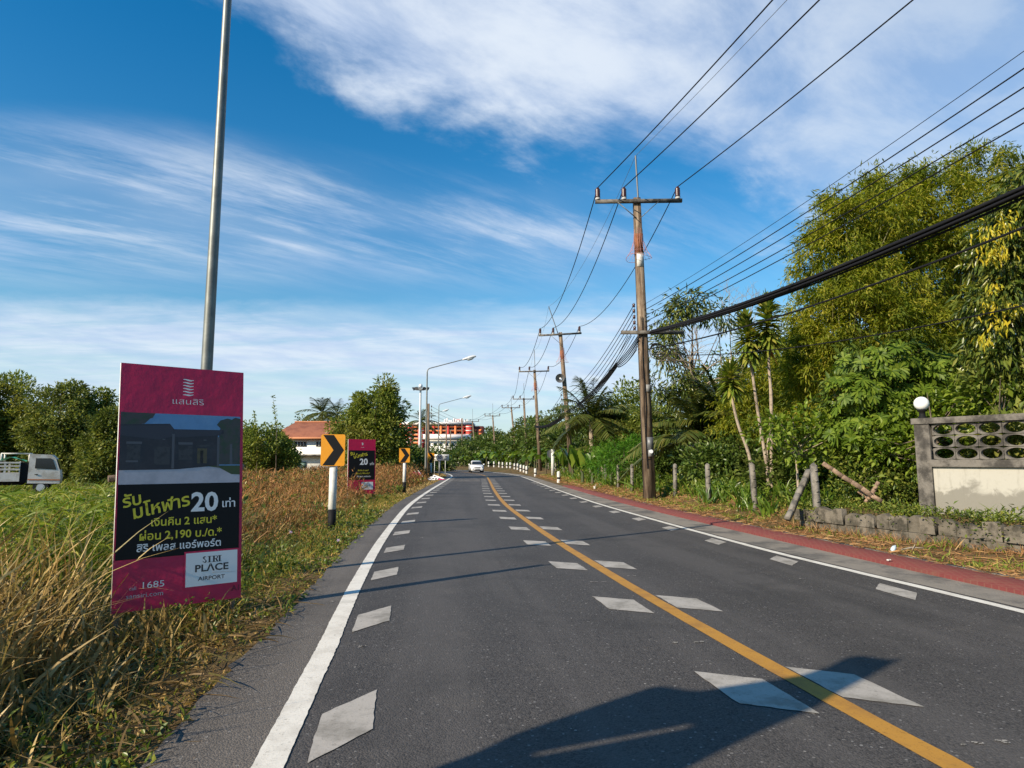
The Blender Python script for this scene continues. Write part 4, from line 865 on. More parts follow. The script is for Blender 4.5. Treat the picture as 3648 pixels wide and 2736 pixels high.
for k, (row, zb) in enumerate(zip(rack_rows, (9.3, 8.98, 8.62, 8.2, 7.95))):
    z = D(2262, row, d1)[2]; q = F1(z); q2 = F2(zr2[k]); w = ('topmost', 'second', 'third', 'fourth', 'lowest')[k]
    cable('low_voltage_wire', (q[0]-.29+.35, q[1]-.05, z), (10.7, -1.5, zb), .45, .013 if k else .007, '%s low-voltage wire from the nearest pole towards the foreground' % w, LVG, 'power line')
    cable('low_voltage_wire', (q[0]-.29, q[1], z), (q2[0]-.33, q2[1], zr2[k]), .75, .015, '%s low-voltage wire from the nearest to the second pole' % w, LVG, 'power line')
    cable('low_voltage_wire', (q2[0]-.33, q2[1], zr2[k]), (F3(6.3)[0]-.3, d3, 6.4-.33*k), .7, .016, '%s low-voltage wire from the second to the third pole' % w, LVG, 'power line')
    if k < 4: cable('low_voltage_wire', (F6(7.0)[0]-.3, d6, 8.9-.5*k), (Gd(1524, 72)[0]+.3, 72, 7.55-.42*k), .75, .016, '%s wire spanning from the left wooden pole across the bend' % w, LVG, 'power line')
MT['plate_grey'] = mat('dull_grey_plate', (.24, .24, .235), .6, var=.3)
def pole1_fittings():
    z = 6.28; c = F1(z)+np.array([0, -.24, 0])
    b = MB(); b.beam(c-np.array([.85, 0, 0]), c+np.array([1.5, 0, 0]), .10, .13); b.build('cable_arm', MT['concrete'], P1)
    b = MB(); p = F1(D(2281, 930, d1)[2]); b.box((p[0], p[1]-.158, p[2]), (.25, .012, .52)); b.build('number_plate', MT['white'], P1)
    b = MB(); p = F1(D(2290, 1385, d1)[2]); b.box((p[0]+.10, p[1]-.215, p[2]), (.20, .05, .26), rz=.25); b.build('junction_plate', MT['plate_grey'], P1)
    b = MB(); p = F1(D(2290, 1580, d1)[2]); b.box((p[0]+.04, p[1]-.30, p[2]), (.21, .16, .45)); bx = b.build('meter_box', MT['darkgrey'], P1)
    b = MB(); b.box((p[0]+.04, p[1]-.32, p[2]-.36), (.16, .16, .24)); b.build('meter', MT['plate_grey'], P1)
    b = MB(); b.tube([(p[0]+.04, p[1]-.38, p[2]-.30), (p[0]+.04, p[1]-.45, p[2]-.30)], .07, 12); b.build('meter_glass', MT['lamp_glass'], P1)
    b = MB(); zs = np.linspace(1.2, 6.9, 30); b.tube([F1(z)+np.array([-.05+.025*math.sin(z*2.1), -.20-.015*z/6*0, 0]) for z in zs], .014, 5); b.tube([F1(z)+np.array([-.09+.02*math.sin(z*1.3+1), -.205, 0]) for z in zs], .009, 5)
    for z in (1.55, 1.75): b.tube([F1(z)+np.array([.22*math.cos(t), .22*math.sin(t), 0]) for t in np.linspace(0, 2*PI, 9)], .012, 4)
    b.build('down_cable', MT['cable'], P1)
    b = MB()
    for k in range(5):
        r = .16+.05*k; c = F1(5.75)+np.array([.42+.03*k, -.2, -.05*k]); b.tube([c+np.array([r*math.cos(t), .02*math.sin(3*t), r*.8*math.sin(t)]) for t in np.linspace(0, 2*PI, 17)], .012, 4)
    b.build('cable_coil', MT['cable'], P1)
    x, y = F2(D(1996, 1350, d2)[2])[:2]; z = D(1996, 1350, d2)[2]
    b = MB(); c = np.array([x-.30, y-.25, z]); b.tube([c+np.array([.1, .35, 0]), c+np.array([.02, .1, 0]), c-np.array([.05, .2, 0])], [.07, .12, .36], 14, cap=False); h = b.build('loudspeaker_horn', MT['darkgrey'], P2)
    b = MB(); b.tube([c+np.array([.03, .1, 0]), c-np.array([.03, .12, 0])], [.05, .07], 12); b.build('horn_centre', MT['lightgrey'], h)
pole1_fittings()
def bundle():
    za, zb = 6.25, 6.95
    offs = [(0, 0, 0, .034), (.04, .04, .03, .030), (-.04, .02, -.04, .030), (.02, .06, -.08, .024), (.06, -.02, .06, .022), (-.02, .08, -.12, .024), (.07, .07, .02, .018)]
    w = ['thick black', 'slack black', 'black lashed', 'thin black', 'upper black', 'lower black', 'inner black']
    for k, (a, b_, c, r) in enumerate(offs):
        A = F1(6.4)+np.array([.25+a*.8, -.3, -.1+c*.8]); cable('telecom_cable', A, (10.75+a*2, -1.5, zb+b_*1.4-.1+c*1.6), .74+.035*((k*5) % 4), r, '%s strand of the thick telecom bundle from the nearest pole to the foreground' % w[k], TG, n=40)
    cable('telecom_cable', F1(6.0)+np.array([.2, -.3, -.35]), (10.9, -1.5, 6.45), .85, .024, 'separate dark green cable just below the thick telecom bundle', TG, n=40)
    cable('telecom_cable', F1(6.0)+np.array([.2, -.3, -.55]), (11.6, -1.5, 5.0), 1.15, .014, 'lone sagging cable well below the telecom bundle, crossing the bamboo', TG, n=40)
    J = D(2194, 1300, 30.3); E = D(2020, 1470, 49.6)
    for k in range(4):
        cable('telecom_cable', J+np.array([.02*k, 0, .05-.045*k]), E+np.array([.03*k, 0, .12-.08*k]), .30+.04*k, .042-.004*k, '%s thick strand of the bundle drooping to the second pole' % ['uppermost', 'second', 'third', 'lowest'][k], TG, n=30)
        cable('telecom_cable', E+np.array([.03*k, 0, .12-.08*k]), D(1906, 1516, 71)+np.array([0, 0, -.06*k]), .45, .04, '%s thick strand of the bundle from the second to the third pole' % ['uppermost', 'second', 'third', 'lowest'][k], TG, n=24)
    for k in range(7):
        A = F1(5.9)+np.array([-.1-.03*k, -.2, .45-.12*k]); B = J+np.array([.02*k, 0, .06-.03*k])
        cable('telecom_cable', A, B, .12+.03*(k % 3), .022-.0012*k, '%s short telecom strand running from the nearest pole into the drooping bundle' % ['first', 'second', 'third', 'fourth', 'fifth', 'sixth', 'lowest'][k], TG, n=30)
    for k in range(3):
        A = F1(6.15)+np.array([-.35-.12*k, -.24, 0]); t = .16+.03*k; B = J+(E-J)*(.05*k)+np.array([0, 0, .02])
        cable('telecom_cable', A, B, .05, .014, '%s short drop cable from the low crossarm down to the drooping bundle' % NTH[k], TG)
bundle()
def left_pole():
    x, y = Gd(1525, 72); z0 = h1(x, y); root = thing('wooden_pole', (x, y, z0), 'brown pole with side insulators behind the street lamp at the left of the bend', 'utility pole')
    b = MB(); b.beam((x, y, z0-.3), (x-.05, y, 7.85), .34, .34, taper=.72, up=(0, -1, 0)); b.build('pole', MT['pole_concrete'], root)
    for k in range(5): b = MB(); b.lathe([(.03, -.08), (.07, -.05), (.05, 0), (.07, .05), (.03, .08)], (x+.30, y, 7.55-.40*k), 8); b.build('insulator', MT['glazed'], root)
    b = MB(); b.beam((x+.28, y, 5.7), (x+.28, y, 7.7), .03); b.build('wire_rack', MT['galv'], root)
left_pole()

# ------------------------------------------------------------------ vehicles
def loft(b, secs, m=0, close=True, caps=True):
    n = len(secs[0]); V = np.concatenate([np.array(s) for s in secs]); F = []
    for i in range(len(secs)-1):
        for j in range(n if close else n-1): F.append([i*n+j, i*n+(j+1) % n, i*n+n+(j+1) % n, i*n+n+j])
    b.add(V, F, m)
    if caps: b.add(secs[0], [list(range(n))[::-1]], m); b.add(secs[-1], [list(range(n))], m)
def car():
    x, y = Gd(1696, 84); z0 = 0.0; ang = RAD(14); root = thing('car', (x, y, z0), 'white saloon car coming round the bend with its bonnet towards us', 'car')
    fx = np.array([math.sin(ang)*.6, -1, 0]); fx /= np.linalg.norm(fx); X = fx; Y = np.array([-fx[1], fx[0], 0]); Z = np.array([0, 0, 1]); o = np.array([x, y, 0.0])
    W = lambda u, v, w: o+X*u+Y*v+Z*w
    b = MB()                                                       # u forward, v to its left, w up
    def sec(u, zb, zs, zt, hw, hwt): return [W(u, -hw*.92, zb), W(u, -hw, (zb+zs)/2), W(u, -hw*.97, zs), W(u, -hwt, zt), W(u, hwt, zt), W(u, hw*.97, zs), W(u, hw, (zb+zs)/2), W(u, hw*.92, zb)]
    loft(b, [sec(-2.1, .35, .8, .88, .72, .6), sec(-1.95, .22, .85, .98, .82, .68), sec(-1.3, .2, .9, 1.02, .86, .7), sec(.8, .2, .90, .98, .86, .72), sec(1.6, .2, .82, .90, .84, .66), sec(1.95, .22, .70, .80, .78, .58), sec(2.12, .30, .55, .66, .66, .5)])
    loft(b, [sec(-1.75, .9, .95, 1.0, .66, .6), sec(-1.0, .92, 1.30, 1.44, .64, .52), sec(-.1, .92, 1.36, 1.50, .66, .54), sec(.35, .92, 1.28, 1.42, .66, .52), sec(1.05, .90, .93, .96, .70, .62)])
    b.build('body', MT['car_white'], root)
    b = MB(); b.add([W(.40, -.53, 1.385), W(.40, .53, 1.385), W(1.02, .66, .985), W(1.02, -.66, .985)], [[0, 1, 2, 3]]); 
    b.v[-1] += X*.015+Z*.02; b.build('windscreen', MT['glass'], root)
    for sg in (-1, 1):
        b = MB(); b.add([W(.95, sg*.72, .97), W(.3, sg*.615, 1.36), W(-.9, sg*.62, 1.36), W(-1.4, sg*.70, 1.0)], [[0, 1, 2, 3]]); b.build('side_window', MT['glass'], root)
        b = MB(); b.prism([(0, 0), (.30, .03), (.34, .14), (.08, .12)], W(2.02, sg*.38, .62), Y*sg, Z, X, .04); b.build('headlight', MT['chrome'], root)
        b = MB(); b.box(W(.78, sg*.94, 1.02), (.20, .10, .15)); b.build('mirror', MT['car_white'], root)
        b = MB(); b.tube([W(2.06, sg*.55, .40), W(2.13, sg*.55, .40)], .06, 8); b.build('fog_lamp', MT['darkgrey'], root)
        for u in (1.32, -1.28):
            b = MB(); b.tube([W(u, sg*.62, .30), W(u, sg*.85, .30)], .30, 16); w_ = b.build('wheel', MT['rubber'], root)
            b = MB(); b.tube([W(u, sg*.84, .30), W(u, sg*.865, .30)], .19, 12); b.build('rim', MT['chrome'], w_)
    b = MB(); b.prism([(-.34, 0), (.34, 0), (.42, .12), (-.42, .12)], W(2.085, 0, .55), Y, Z, X, .04); b.build('grille', MT['black'], root)
    b = MB(); b.prism([(-.42, 0), (.42, 0), (.36, .13), (-.36, .13)], W(2.10, 0, .27), Y, Z, X, .05); b.build('air_intake', MT['black'], root)
    b = MB(); b.prism([(-.2, 0), (.2, 0), (.2, .10), (-.2, .10)], W(2.145, 0, .42), Y, Z, X, .01); b.build('number_plate', MT['lightgrey'], root)
car()
def truck():
    dd = 39.5; x1 = D(220, 1641, dd)[0]; z0 = -.50; root = thing('truck', (x1-3, dd, z0), 'dirty white flatbed truck with stake sides, cut by the left edge', 'truck')
    a = RAD(-31); X = np.array([math.cos(a), -math.sin(a), 0]); Y = np.array([math.sin(a), math.cos(a), 0]); Z = np.array([0, 0, 1]); o = np.array([x1, dd, z0])
    W = lambda u, v, w: o+X*u+Y*v+Z*w                              # u forward (0 at the bumper), v away from us
    k = 1.06
    b = MB(); prof = [(-1.52, .62), (-.02, .58), (.0, .95), (-.06, 1.35), (-.28, 2.02), (-.50, 2.22), (-1.50, 2.26)]
    b.prism([(u*k, w*k) for u, w in prof], W(0, 1.75, 0), X, Z, -Y, 1.75); b.build('cab', MT['truck_white'], root)
    b = MB(); b.prism([(u*k, w*k) for u, w in ((-1.22, 1.45), (-.22, 1.38), (-.40, 1.92), (-.52, 2.02), (-1.20, 2.02))], W(0, -.012, 0), X, Z, -Y, .006); b.build('side_window', MT['glass'], root)
    b = MB(); b.add([W(-.03*k, .12, 1.40*k)+X*.03, W(-.03*k, 1.63, 1.40*k)+X*.03, W(-.26*k, 1.63, 1.98*k)+X*.03, W(-.26*k, .12, 1.98*k)+X*.03], [[0, 1, 2, 3]]); b.build('windscreen', MT['glass'], root)
    b = MB(); b.box(W(-1.2, -.02, 1.18), (.16, .02, .05), rz=-a); b.build('door_handle', MT['black'], root)
    b = MB(); b.prism([(-1.6, .84), (-.02, .80), (-.02, .88), (-1.6, .92)], W(0, -.011, 0), X, Z, -Y, .006); b.build('orange_stripe', MT['tile_edge'], root)
    bd = MB(); L0, L1 = -2.0, -6.6
    bd.prism([(L1, .78), (L0, .78), (L0, 1.28), (L1, 1.28)], W(0, -.03, 0), X, Z, Y, .06); bd.prism([(L1, .78), (L0, .78), (L0, .86), (L1, .86)], W(0, .03, 0), X, Z, Y, 1.75); bd.prism([(L1, .78), (L0, .78), (L0, 1.28), (L1, 1.28)], W(0, 1.72, 0), X, Z, Y, .06)
    bd.build('cargo_bed', MT['truck_white'], root)
    rl = MB()
    for v in (-.03, 1.72):
        for w in (1.48, 1.68, 1.88): rl.prism([(L1, w-.045), (L0, w-.045), (L0, w+.045), (L1, w+.045)], W(0, v, 0), X, Z, Y, .05)
        for u in np.arange(L1, L0+.1, .97): rl.prism([(u-.05, 1.25), (u+.05, 1.25), (u+.05, 1.93), (u-.05, 1.93)], W(0, v+.012, 0), X, Z, Y, .05)
    rl.prism([(.0, .8), (1.75, .8), (1.75, 1.95), (.0, 1.95)], W(L0, 0, 0), Y, Z, -X, .05); rl.build('stake_sides', MT['truck_white'], root)
    fr = MB()
    for u, w, u2, w2 in ((-2.95, 1.95, -2.95, 2.42), (-2.95, 2.42, -1.62, 2.42), (-1.62, 2.42, -1.62, 1.95)): fr.beam(W(u, .2, w), W(u2, .2, w2), .07); fr.beam(W(u, 1.5, w), W(u2, 1.5, w2), .07)
    fr.beam(W(-2.95, .2, 2.42), W(-2.95, 1.5, 2.42), .07); fr.beam(W(-1.62, .2, 2.42), W(-1.62, 1.5, 2.42), .07); fr.build('roof_frame', MT['white'], root)
    tp = MB(); V = []; 
    for u in np.linspace(-3.3, -1.8, 9):
        for v in np.linspace(.1, 1.6, 6): V.append(W(u, v, 1.93+.28*math.exp(-((u+2.5)/.5)**2)+.04*math.sin(u*9+v*4)))
    tp.add(V, [[i*6+j, i*6+j+1, i*6+7+j, i*6+6+j] for i in range(8) for j in range(5)]); tp.build('tarpaulin', MT['tarp'], root, smooth=True)
    gp = MB(); gp.prism([(-1.98, .7), (-1.63, .7), (-1.63, 1.9), (-1.98, 1.9)], W(0, .08, 0), X, Z, Y, 1.5); gp.build('cab_gap_shade', MT['black'], root)  # black filler stands for the shade in the gap behind the cab
    ch = MB(); ch.prism([(L1, .55), (-.2, .55), (-.2, .78), (L1, .78)], W(0, .35, 0), X, Z, Y, 1.0); ch.build('chassis', MT['black'], root)
    for u in (-.95, -4.6, -5.5):
        for v in (.02, 1.5):
            w_ = MB(); w_.tube([W(u, v, .40), W(u, v+.24, .40)], .40, 16); ww = w_.build('wheel', MT['rubber'], root)
            w_ = MB(); w_.tube([W(u, v-.01, .40), W(u, v+.02, .40)], .22, 12); w_.build('rim', MT['lightgrey'], ww)
truck()

# ------------------------------------------------------------------ buildings
def house():
    y = 90.0; zb = -.5; x0 = D(985, 1600, y)[0]; x1 = D(1275, 1600, y)[0]; ze = D(1050, 1560, y)[2]; zr = D(1050, 1497, y)[2]; zm = D(1050, 1622, y)[2]; dep = 9.0
    root = thing('house', ((x0+x1)/2, y, zb), 'two-storey white house with a brown tiled roof behind the weeds', 'house')
    b = MB(); b.box(((x0+x1)/2, y+dep/2, (ze+zb)/2), (x1-x0, dep, ze-zb)); b.build('wall', MT['house_white'], root)
    b = MB(); ov = .9; A = [(x0-ov, y-ov, ze), (x1+ov, y-ov, ze), (x1+ov, y+dep+ov, ze), (x0-ov, y+dep+ov, ze)]; r0, r1 = (x0+1.0, y+dep/2, zr), (x1-.2, y+dep/2, zr)
    b.add(A+[r0, r1], [[0, 1, 5, 4], [2, 3, 4, 5]]); b.add(A+[r0, r1], [[1, 2, 5], [3, 0, 4]]); b.add([tuple(np.array(q)-[0, 0, .03]) for q in A], [[3, 2, 1, 0]]); rf = b.build('roof', MT['tile'], root)
    b = MB(); b.beam((x0-ov, y-ov-.05, ze-.06), (x1+ov, y-ov-.05, ze-.06), .08, .26); b.build('fascia', MT['tile_edge'], root)
    b = MB(); b.tube([(r0[0]-.1, r0[1], zr+.05), (r1[0], r1[1], zr+.05)], .12, 6); b.build('ridge_cap', MT['tile_edge'], root)
    b = MB(); b.box(((x0+x1)/2, y-.55, zm), (x1-x0+.6, 1.3, .22)); b.build('ledge', MT['concrete'], root)
    s = y/CF
    def window(cx, cz, w, h, n, gl):
        f = MB(); f.box((cx, y-.03, cz), (w, .10, h)); fo = f.build('window', MT['white'], root)
        for k in range(n):
            pw = w/n-.10; px = cx-w/2+w/n*(k+.5); g = MB(); g.box((px, y-.085, cz), (pw, .04, h-.14)); g.build('pane', MT[gl], fo)
    for px in (1062, 1132, 1202): window(D(px, 1, y)[0], D(px, 1582, y)[2], 1.65, .72, 4, 'glass')
    for px in (1058, 1135): window(D(px, 1, y)[0], D(px, 1656, y)[2], 1.65, .9, 2, 'glass_green')
house()
def orange_building():
    y = 250.0; s = y/CF; L = lambda px: D(px, 1600, y)[0]; Zt = lambda py: D(1600, py, y)[2]
    xa, xb = L(1436), L(1683); root = thing('apartment_building', ((xa+xb)/2, y, 0), 'four-storey orange and red block with balconies rising beyond the bend', 'apartment building')
    zt = Zt(1512); zf = (Zt(1513)-Zt(1527)); dep = 14
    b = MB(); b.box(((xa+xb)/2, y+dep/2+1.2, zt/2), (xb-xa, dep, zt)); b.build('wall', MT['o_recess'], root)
    b = MB(); b.box(((xa+xb)/2, y+dep/2, zt+.4), (xb-xa+.4, dep+2.6, .9)); b.build('parapet', MT['o_white'], root)
    for k in range(5):
        z = zt-.4-zf*k; b = MB(); b.box(((xa+xb)/2, y+.5, z-.55), (xb-xa, 1.6, .55)); b.build('balcony', MT['o_orange'], root)
        b = MB(); b.box(((xa+xb)/2, y-.33, z-.22), (xb-xa, .06, .08)); b.build('balcony_rail', MT['o_white'], root)
    for px in list(range(1466, 1680, 26)):
        b = MB(); b.box((L(px), y+.3, zt/2), (.75, 1.7, zt-.4)); b.build('column', MT['o_red'] if (px//26) % 2 else MT['o_orange'], root)
    for px in list(range(1479, 1670, 26)):
        for k in range(4):
            z = zt-.4-zf*k-1.15-.25; w = MB(); w.box((L(px), y+1.17, z), (1.7, .10, zf*.62)); wf = w.build('window', MT['o_white'], root)
            for sx in (-.42, .42): g = MB(); g.box((L(px)+sx, y+1.10, z), (.74, .06, zf*.52)); g.build('pane', MT['glass'], wf)
    for px, w in ((1459, 1.6), (1502, 1.5), (1670, 2.2)):
        b = MB(); b.box((L(px), y-.2, zt/2), (w, 1.4, zt-.2)); b.build('stair_bay', MT['o_red'], root)
        for k in range(5): b = MB(); b.box((L(px), y-.95, zt-.9-zf*k), (w+.1, .12, .35)); b.build('white_band', MT['o_white'], root)
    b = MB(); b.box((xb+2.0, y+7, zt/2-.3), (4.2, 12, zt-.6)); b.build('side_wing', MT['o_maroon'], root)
    for dx in (.6, 2.6):
        for k in range(4): b = MB(); b.box((xb+dx+.4, y+.95, zt-2.2-zf*k), (1.0, .12, zf*.55)); b.build('wing_panel', MT['o_orange'], root)
    b = MB(); x2 = L(1428); b.box((x2, y+3, zt/2+.2), (2.0, 6, zt+.3)); b.build('end_tower', MT['o_orange'], root)
    b = MB()
    for i, px in enumerate(range(1584, 1668, 8)):
        hh = 1.1+.5*math.sin(i*1.9); b.box((L(px), y, zt+.9+hh/2), (.45 if i % 3 else .7, .2, hh))
    b.beam((L(1580), y, zt+.95), (L(1668), y, zt+.95), .12); b.build('rooftop_railing', MT['o_white'], root)
    b = MB(); b.box((L(1630), y+.2, zt+1.6), (3.2, .2, 1.1)); b.build('rooftop_panel', mat('pale_pink_panel', (.75, .45, .45), .7), root)
orange_building()
def white_building():
    y = 185.0; L = lambda px: D(px, 1600, y)[0]; Zt = lambda py: D(1600, py, y)[2]
    xa, xb = L(1512), L(1664); zt, z1 = Zt(1549), Zt(1565); root = thing('warehouse', ((xa+xb)/2, y, 0), 'long white flat-roofed building in front of the orange block', 'building')
    b = MB(); b.box(((xa+xb)/2, y+6, z1/2), (xb-xa-.3, 12, z1)); b.build('wall', MT['house_white'], root)
    b = MB(); b.box(((xa+xb)/2, y+6, (zt+z1)/2+.1), (xb-xa+.8, 13, zt-z1)); b.build('parapet', MT['o_white'], root)
    b = MB(); b.box((xb+.55, y+6, (zt+z1)/2-.4), (.2, 12.8, 1.3)); b.build('side_band', MT['lightgrey'], root)
    for k in range(7): b = MB(); b.box((xa+1.2+k*1.7, y-.08, z1-1.4), (.9, .1, .9)); f = b.build('window', MT['lightgrey'], root); b = MB(); b.box((xa+1.2+k*1.7, y-.14, z1-1.4), (.7, .05, .7)); b.build('pane', MT['glass'], f)
    b = MB(); b.beam((xa-.6, y-.9, z1-.05), (xb+.4, y-.9, z1-.05), .7, .14); b.build('canopy', MT['concrete'], root)
white_building()
def shed():
    x, y = 9.2, 27.0; z0 = h1(x, y); root = thing('shed', (x, y, z0), 'low shed with grey corrugated roof half hidden behind the fence plants', 'shed')
    b = MB(); n = 60; V = []
    for i in range(n+1):
        u = -1.5+3.0*i/n; w = .025*math.sin(i*1.6)
        V += [(x+u, y-.8, z0+1.25+w), (x+u, y+1.6, z0+1.75+w)]
    b.add(V, [[2*i, 2*i+2, 2*i+3, 2*i+1] for i in range(n)]); b.build('roof', MT['roof_metal'], root)
    for dx in (-1.4, 1.4):
        for dy, h in ((-.7, 1.2), (1.5, 1.7)): b = MB(); b.beam((x+dx, y+dy, z0-.1), (x+dx, y+dy, z0+h), .08); b.build('post', MT['wood'], root)
shed()

# ------------------------------------------------------------------ garden wall, retaining wall, fence posts, timbers
def garden_wall():
    o = np.array([8.36, 13.25]); d = unit((.56, -.83)); n = np.array([-d[1], d[0]]); n = n if n[0] > 0 else -n; zb = .36
    root = thing('garden_wall', (*o, zb), 'stained cream garden wall topped with a grey screen of oval-holed blocks', 'wall')
    Lw = 6.0; X = np.array([*d, 0]); Y = np.array([0, 0, 1.0]); N = np.array([*-n, 0]); O = np.array([*o, 0])
    W = lambda u, z, t=0: O+X*u+Y*z+N*t
    z1, z2, z3 = 1.38, 1.52, 2.36
    def bar(nm, u0, u1, za, zb_, t0, t1, m): b = MB(); b.prism([(u0, za), (u1, za), (u1, zb_), (u0, zb_)], O+N*t0, X, Y, N, t1-t0); return b.build(nm, m, root)
    bar('render_panel', .22, Lw, zb-.2, z1, -.10, .0, MT['render'])
    bar('pillar', -.06, .22, zb-.2, z3-.12, -.16, .06, MT['concrete'])
    bar('ledge', .222, Lw, z1, z2, -.13, .075, MT['concrete'])
    bar('top_rail', -.10, Lw, z3-.118, z3, -.16, .09, MT['concrete'])
    pw, ph = .40, (z3-.12-z2)/3; b = MB(); nseg = 20
    for r in range(3):
        for c in range(int((Lw-.25)/pw)):
            cx, cz = .25+pw*(c+.5), z2+ph*(r+.5); T0, T1 = .015, -.085
            for t, flip in ((T0, False), (T1, True)):
                V = []; 
                for k in range(nseg):
                    an = 2*PI*(k+.5)/nseg; ca, sa = math.cos(an), math.sin(an); m_ = max(abs(ca)/(pw/2-.004), abs(sa)/(ph/2-.004))
                    V.append(W(cx+ca/m_, cz+sa/m_, t))
                for k in range(nseg): an = 2*PI*(k+.5)/nseg; V.append(W(cx+.176*math.cos(an), cz+.100*math.sin(an), t))
                F = [[k, (k+1) % nseg, nseg+(k+1) % nseg, nseg+k] for k in range(nseg)]
                b.add(V, F if not flip else [f[::-1] for f in F])
            V = [W(cx+.176*math.cos(2*PI*(k+.5)/nseg), cz+.100*math.sin(2*PI*(k+.5)/nseg), t) for t in (T0, T1) for k in range(nseg)]
            b.add(V, [[k, (k+1) % nseg, nseg+(k+1) % nseg, nseg+k] for k in range(nseg)])
            V = [W(cx+.125*math.cos(2*PI*k/nseg), cz+.068*math.sin(2*PI*k/nseg), T0-.045) for k in range(nseg)]
    b.build('block_screen', MT['concrete'], root)
    lamp = thing('globe_lamp', W(.08, z3, -.03), 'white globe lamp on the end pillar of the garden wall', 'lamp')
    c = W(.08, z3, -.03); b = MB(); b.lathe([(.085, 0), (.085, .03), (.06, .05), (.055, .13), (.09, .15), (.09, .18)], c, 14); b.build('lamp_base', MT['black'], lamp)
    b = MB(); b.lathe([(.001, .0)]+[(.142*math.sin(t), .142-.142*math.cos(t)) for t in np.linspace(.25, PI-.02, 16)], c+np.array([0, 0, .165]), 24); b.build('globe', MT['globe'], lamp, smooth=True)
garden_wall()
def retaining_wall():
    root = thing('retaining_wall', (*W0, 0), 'low crumbling block retaining wall beside the red pavement', 'wall')
    L = np.linalg.norm(W1-W0)+4; X = np.array([*WD, 0]); Nw = np.array([*-WN, 0]); b = MB(); r = np.random.default_rng(3); u = 0
    rows = ((-.12, .20), (.205, .50))
    for k, (za, zb) in enumerate(rows):
        u = 0.0 if k == 0 else -.1
        while u < L:
            w = r.uniform(.27, .50); t = r.uniform(-.05, .05); dz = r.uniform(-.11, .03) if k else 0
            if k and r.random() < .10: u += w; continue
            tl = r.uniform(-.07, .07)
            poly = [(u+.008, za), (u+w-.008, za), (u+w-.012, zb+dz-r.uniform(0, .07)*(k+.2)), (u+w*r.uniform(.3, .7), zb+dz), (u+.012, zb+dz-r.uniform(0, .07)*(k+.2))]
            b.prism(poly, np.array([*W0, 0])+Nw*(-.02+t), X, unit((tl, 0, 1)), Nw, .14); u += w
    b.build('block_courses', MT['block'], root)
    b = MB(); b.prism([(0, -.2), (L, -.2), (L, .40), (0, .36)], np.array([*W0, 0])-Nw*.06, X, (0, 0, 1), Nw, .05); b.build('backing', MT['block'], root)
retaining_wall()
def fence_posts():
    spec = [(2905, 14.15, 1.45, 'fence post with notches beside the leaning timber brace'), (2685, 17.3, 1.45, 'fence post below the pale stems of the strap-leaved trees'), (2520, 20.4, 1.42, 'fence post midway between the nearest utility pole and the stems'), (2402, 23.5, 1.40, 'fence post just right of the nearest utility pole, deep in leaves'),
            (2250, 28.5, 1.36, 'first fence post left of the nearest utility pole'), (2201, 32, 1.33, 'second fence post left of the nearest utility pole'), (2158, 36.5, 1.34, 'third fence post left of the nearest utility pole'), (2131, 40.5, 1.33, 'fourth fence post left of the nearest utility pole'),
            (2101, 47, 1.3, 'fifth fence post left of the nearest utility pole, leafy'), (2082, 52, 1.3, 'sixth fence post left of the nearest utility pole'), (2068, 57, 1.3, 'seventh fence post, close to the second utility pole'), (1980, 66, 1.3, 'fence post showing right beside the white sign post'), (1954, 71, 1.3, 'farthest fence post, left of the white sign post')]
    for k, (px, d, zt, lab) in enumerate(spec):
        x, y = Gd(px, d); z = h1(x, y); o = MB(); lean = rng.normal(0, .035)
        b = MB(); b.beam((x, y, z-.2), (x+lean, y, zt-.06), .135, .13, up=(0, -1, 0), taper=.86); c = np.array([x+lean, y, zt-.06]); cp_ = [c+np.array(q) for q in ((-.058, -.056, 0), (.058, -.056, 0), (.058, .056, 0), (-.058, .056, 0), (-.02, 0, .06), (.02, 0, .06))]; b.add(cp_, [[0, 1, 5, 4], [2, 3, 4, 5]]); b.add(cp_, [[1, 2, 5], [3, 0, 4]])
        for q in np.arange(z+.15, zt-.1, .22): b.box((x+lean*.6, y-.055, q), (.05, .05, .025))
        tag(b.build('fence_post', MT['post_concrete'], origin=(x, y, z)), lab, 'fence post', 'old concrete fence posts on the right verge')
fence_posts()
def timbers():
    def t(nm, A, B, w, h, lab, grp=None, m='wood', cat='timber', tap=1):
        A, B = np.array(A), np.array(B); b = MB(); d = (B-A); k = 7; r = np.random.default_rng(len(lab))
        pts = [A+d*i/(k-1)+r.normal(0, .006, 3) for i in range(k)]
        for i in range(k-1): b.beam(pts[i], pts[i+1]+d/np.linalg.norm(d)*.01, w*r.uniform(.93, 1.05), h*r.uniform(.93, 1.05))
        tag(b.build(nm, MT[m], origin=A), lab, cat, grp)
    t('timber_brace', D(2806, 1852, 14.0), D(2880, 1676, 14.7), .105, .10, 'grey timber brace leaning up against the notched fence post', m='post_concrete')
    t('timber_beam', D(2932, 1650, 14.4), D(3140, 1788, 13.9), .16, .09, 'long split reddish beam slanting down into the weeds', cat='beam')
    t('timber_offcut', D(3130, 1716, 14.0), D(3085, 1790, 14.1), .14, .07, 'short board crossing under the slanting reddish beam', cat='board')
    t('timber_offcut', D(3060, 1748, 14.3), D(3095, 1775, 14.2), .12, .08, 'small rotten stub lying behind the slanting beam', cat='board')
timbers()
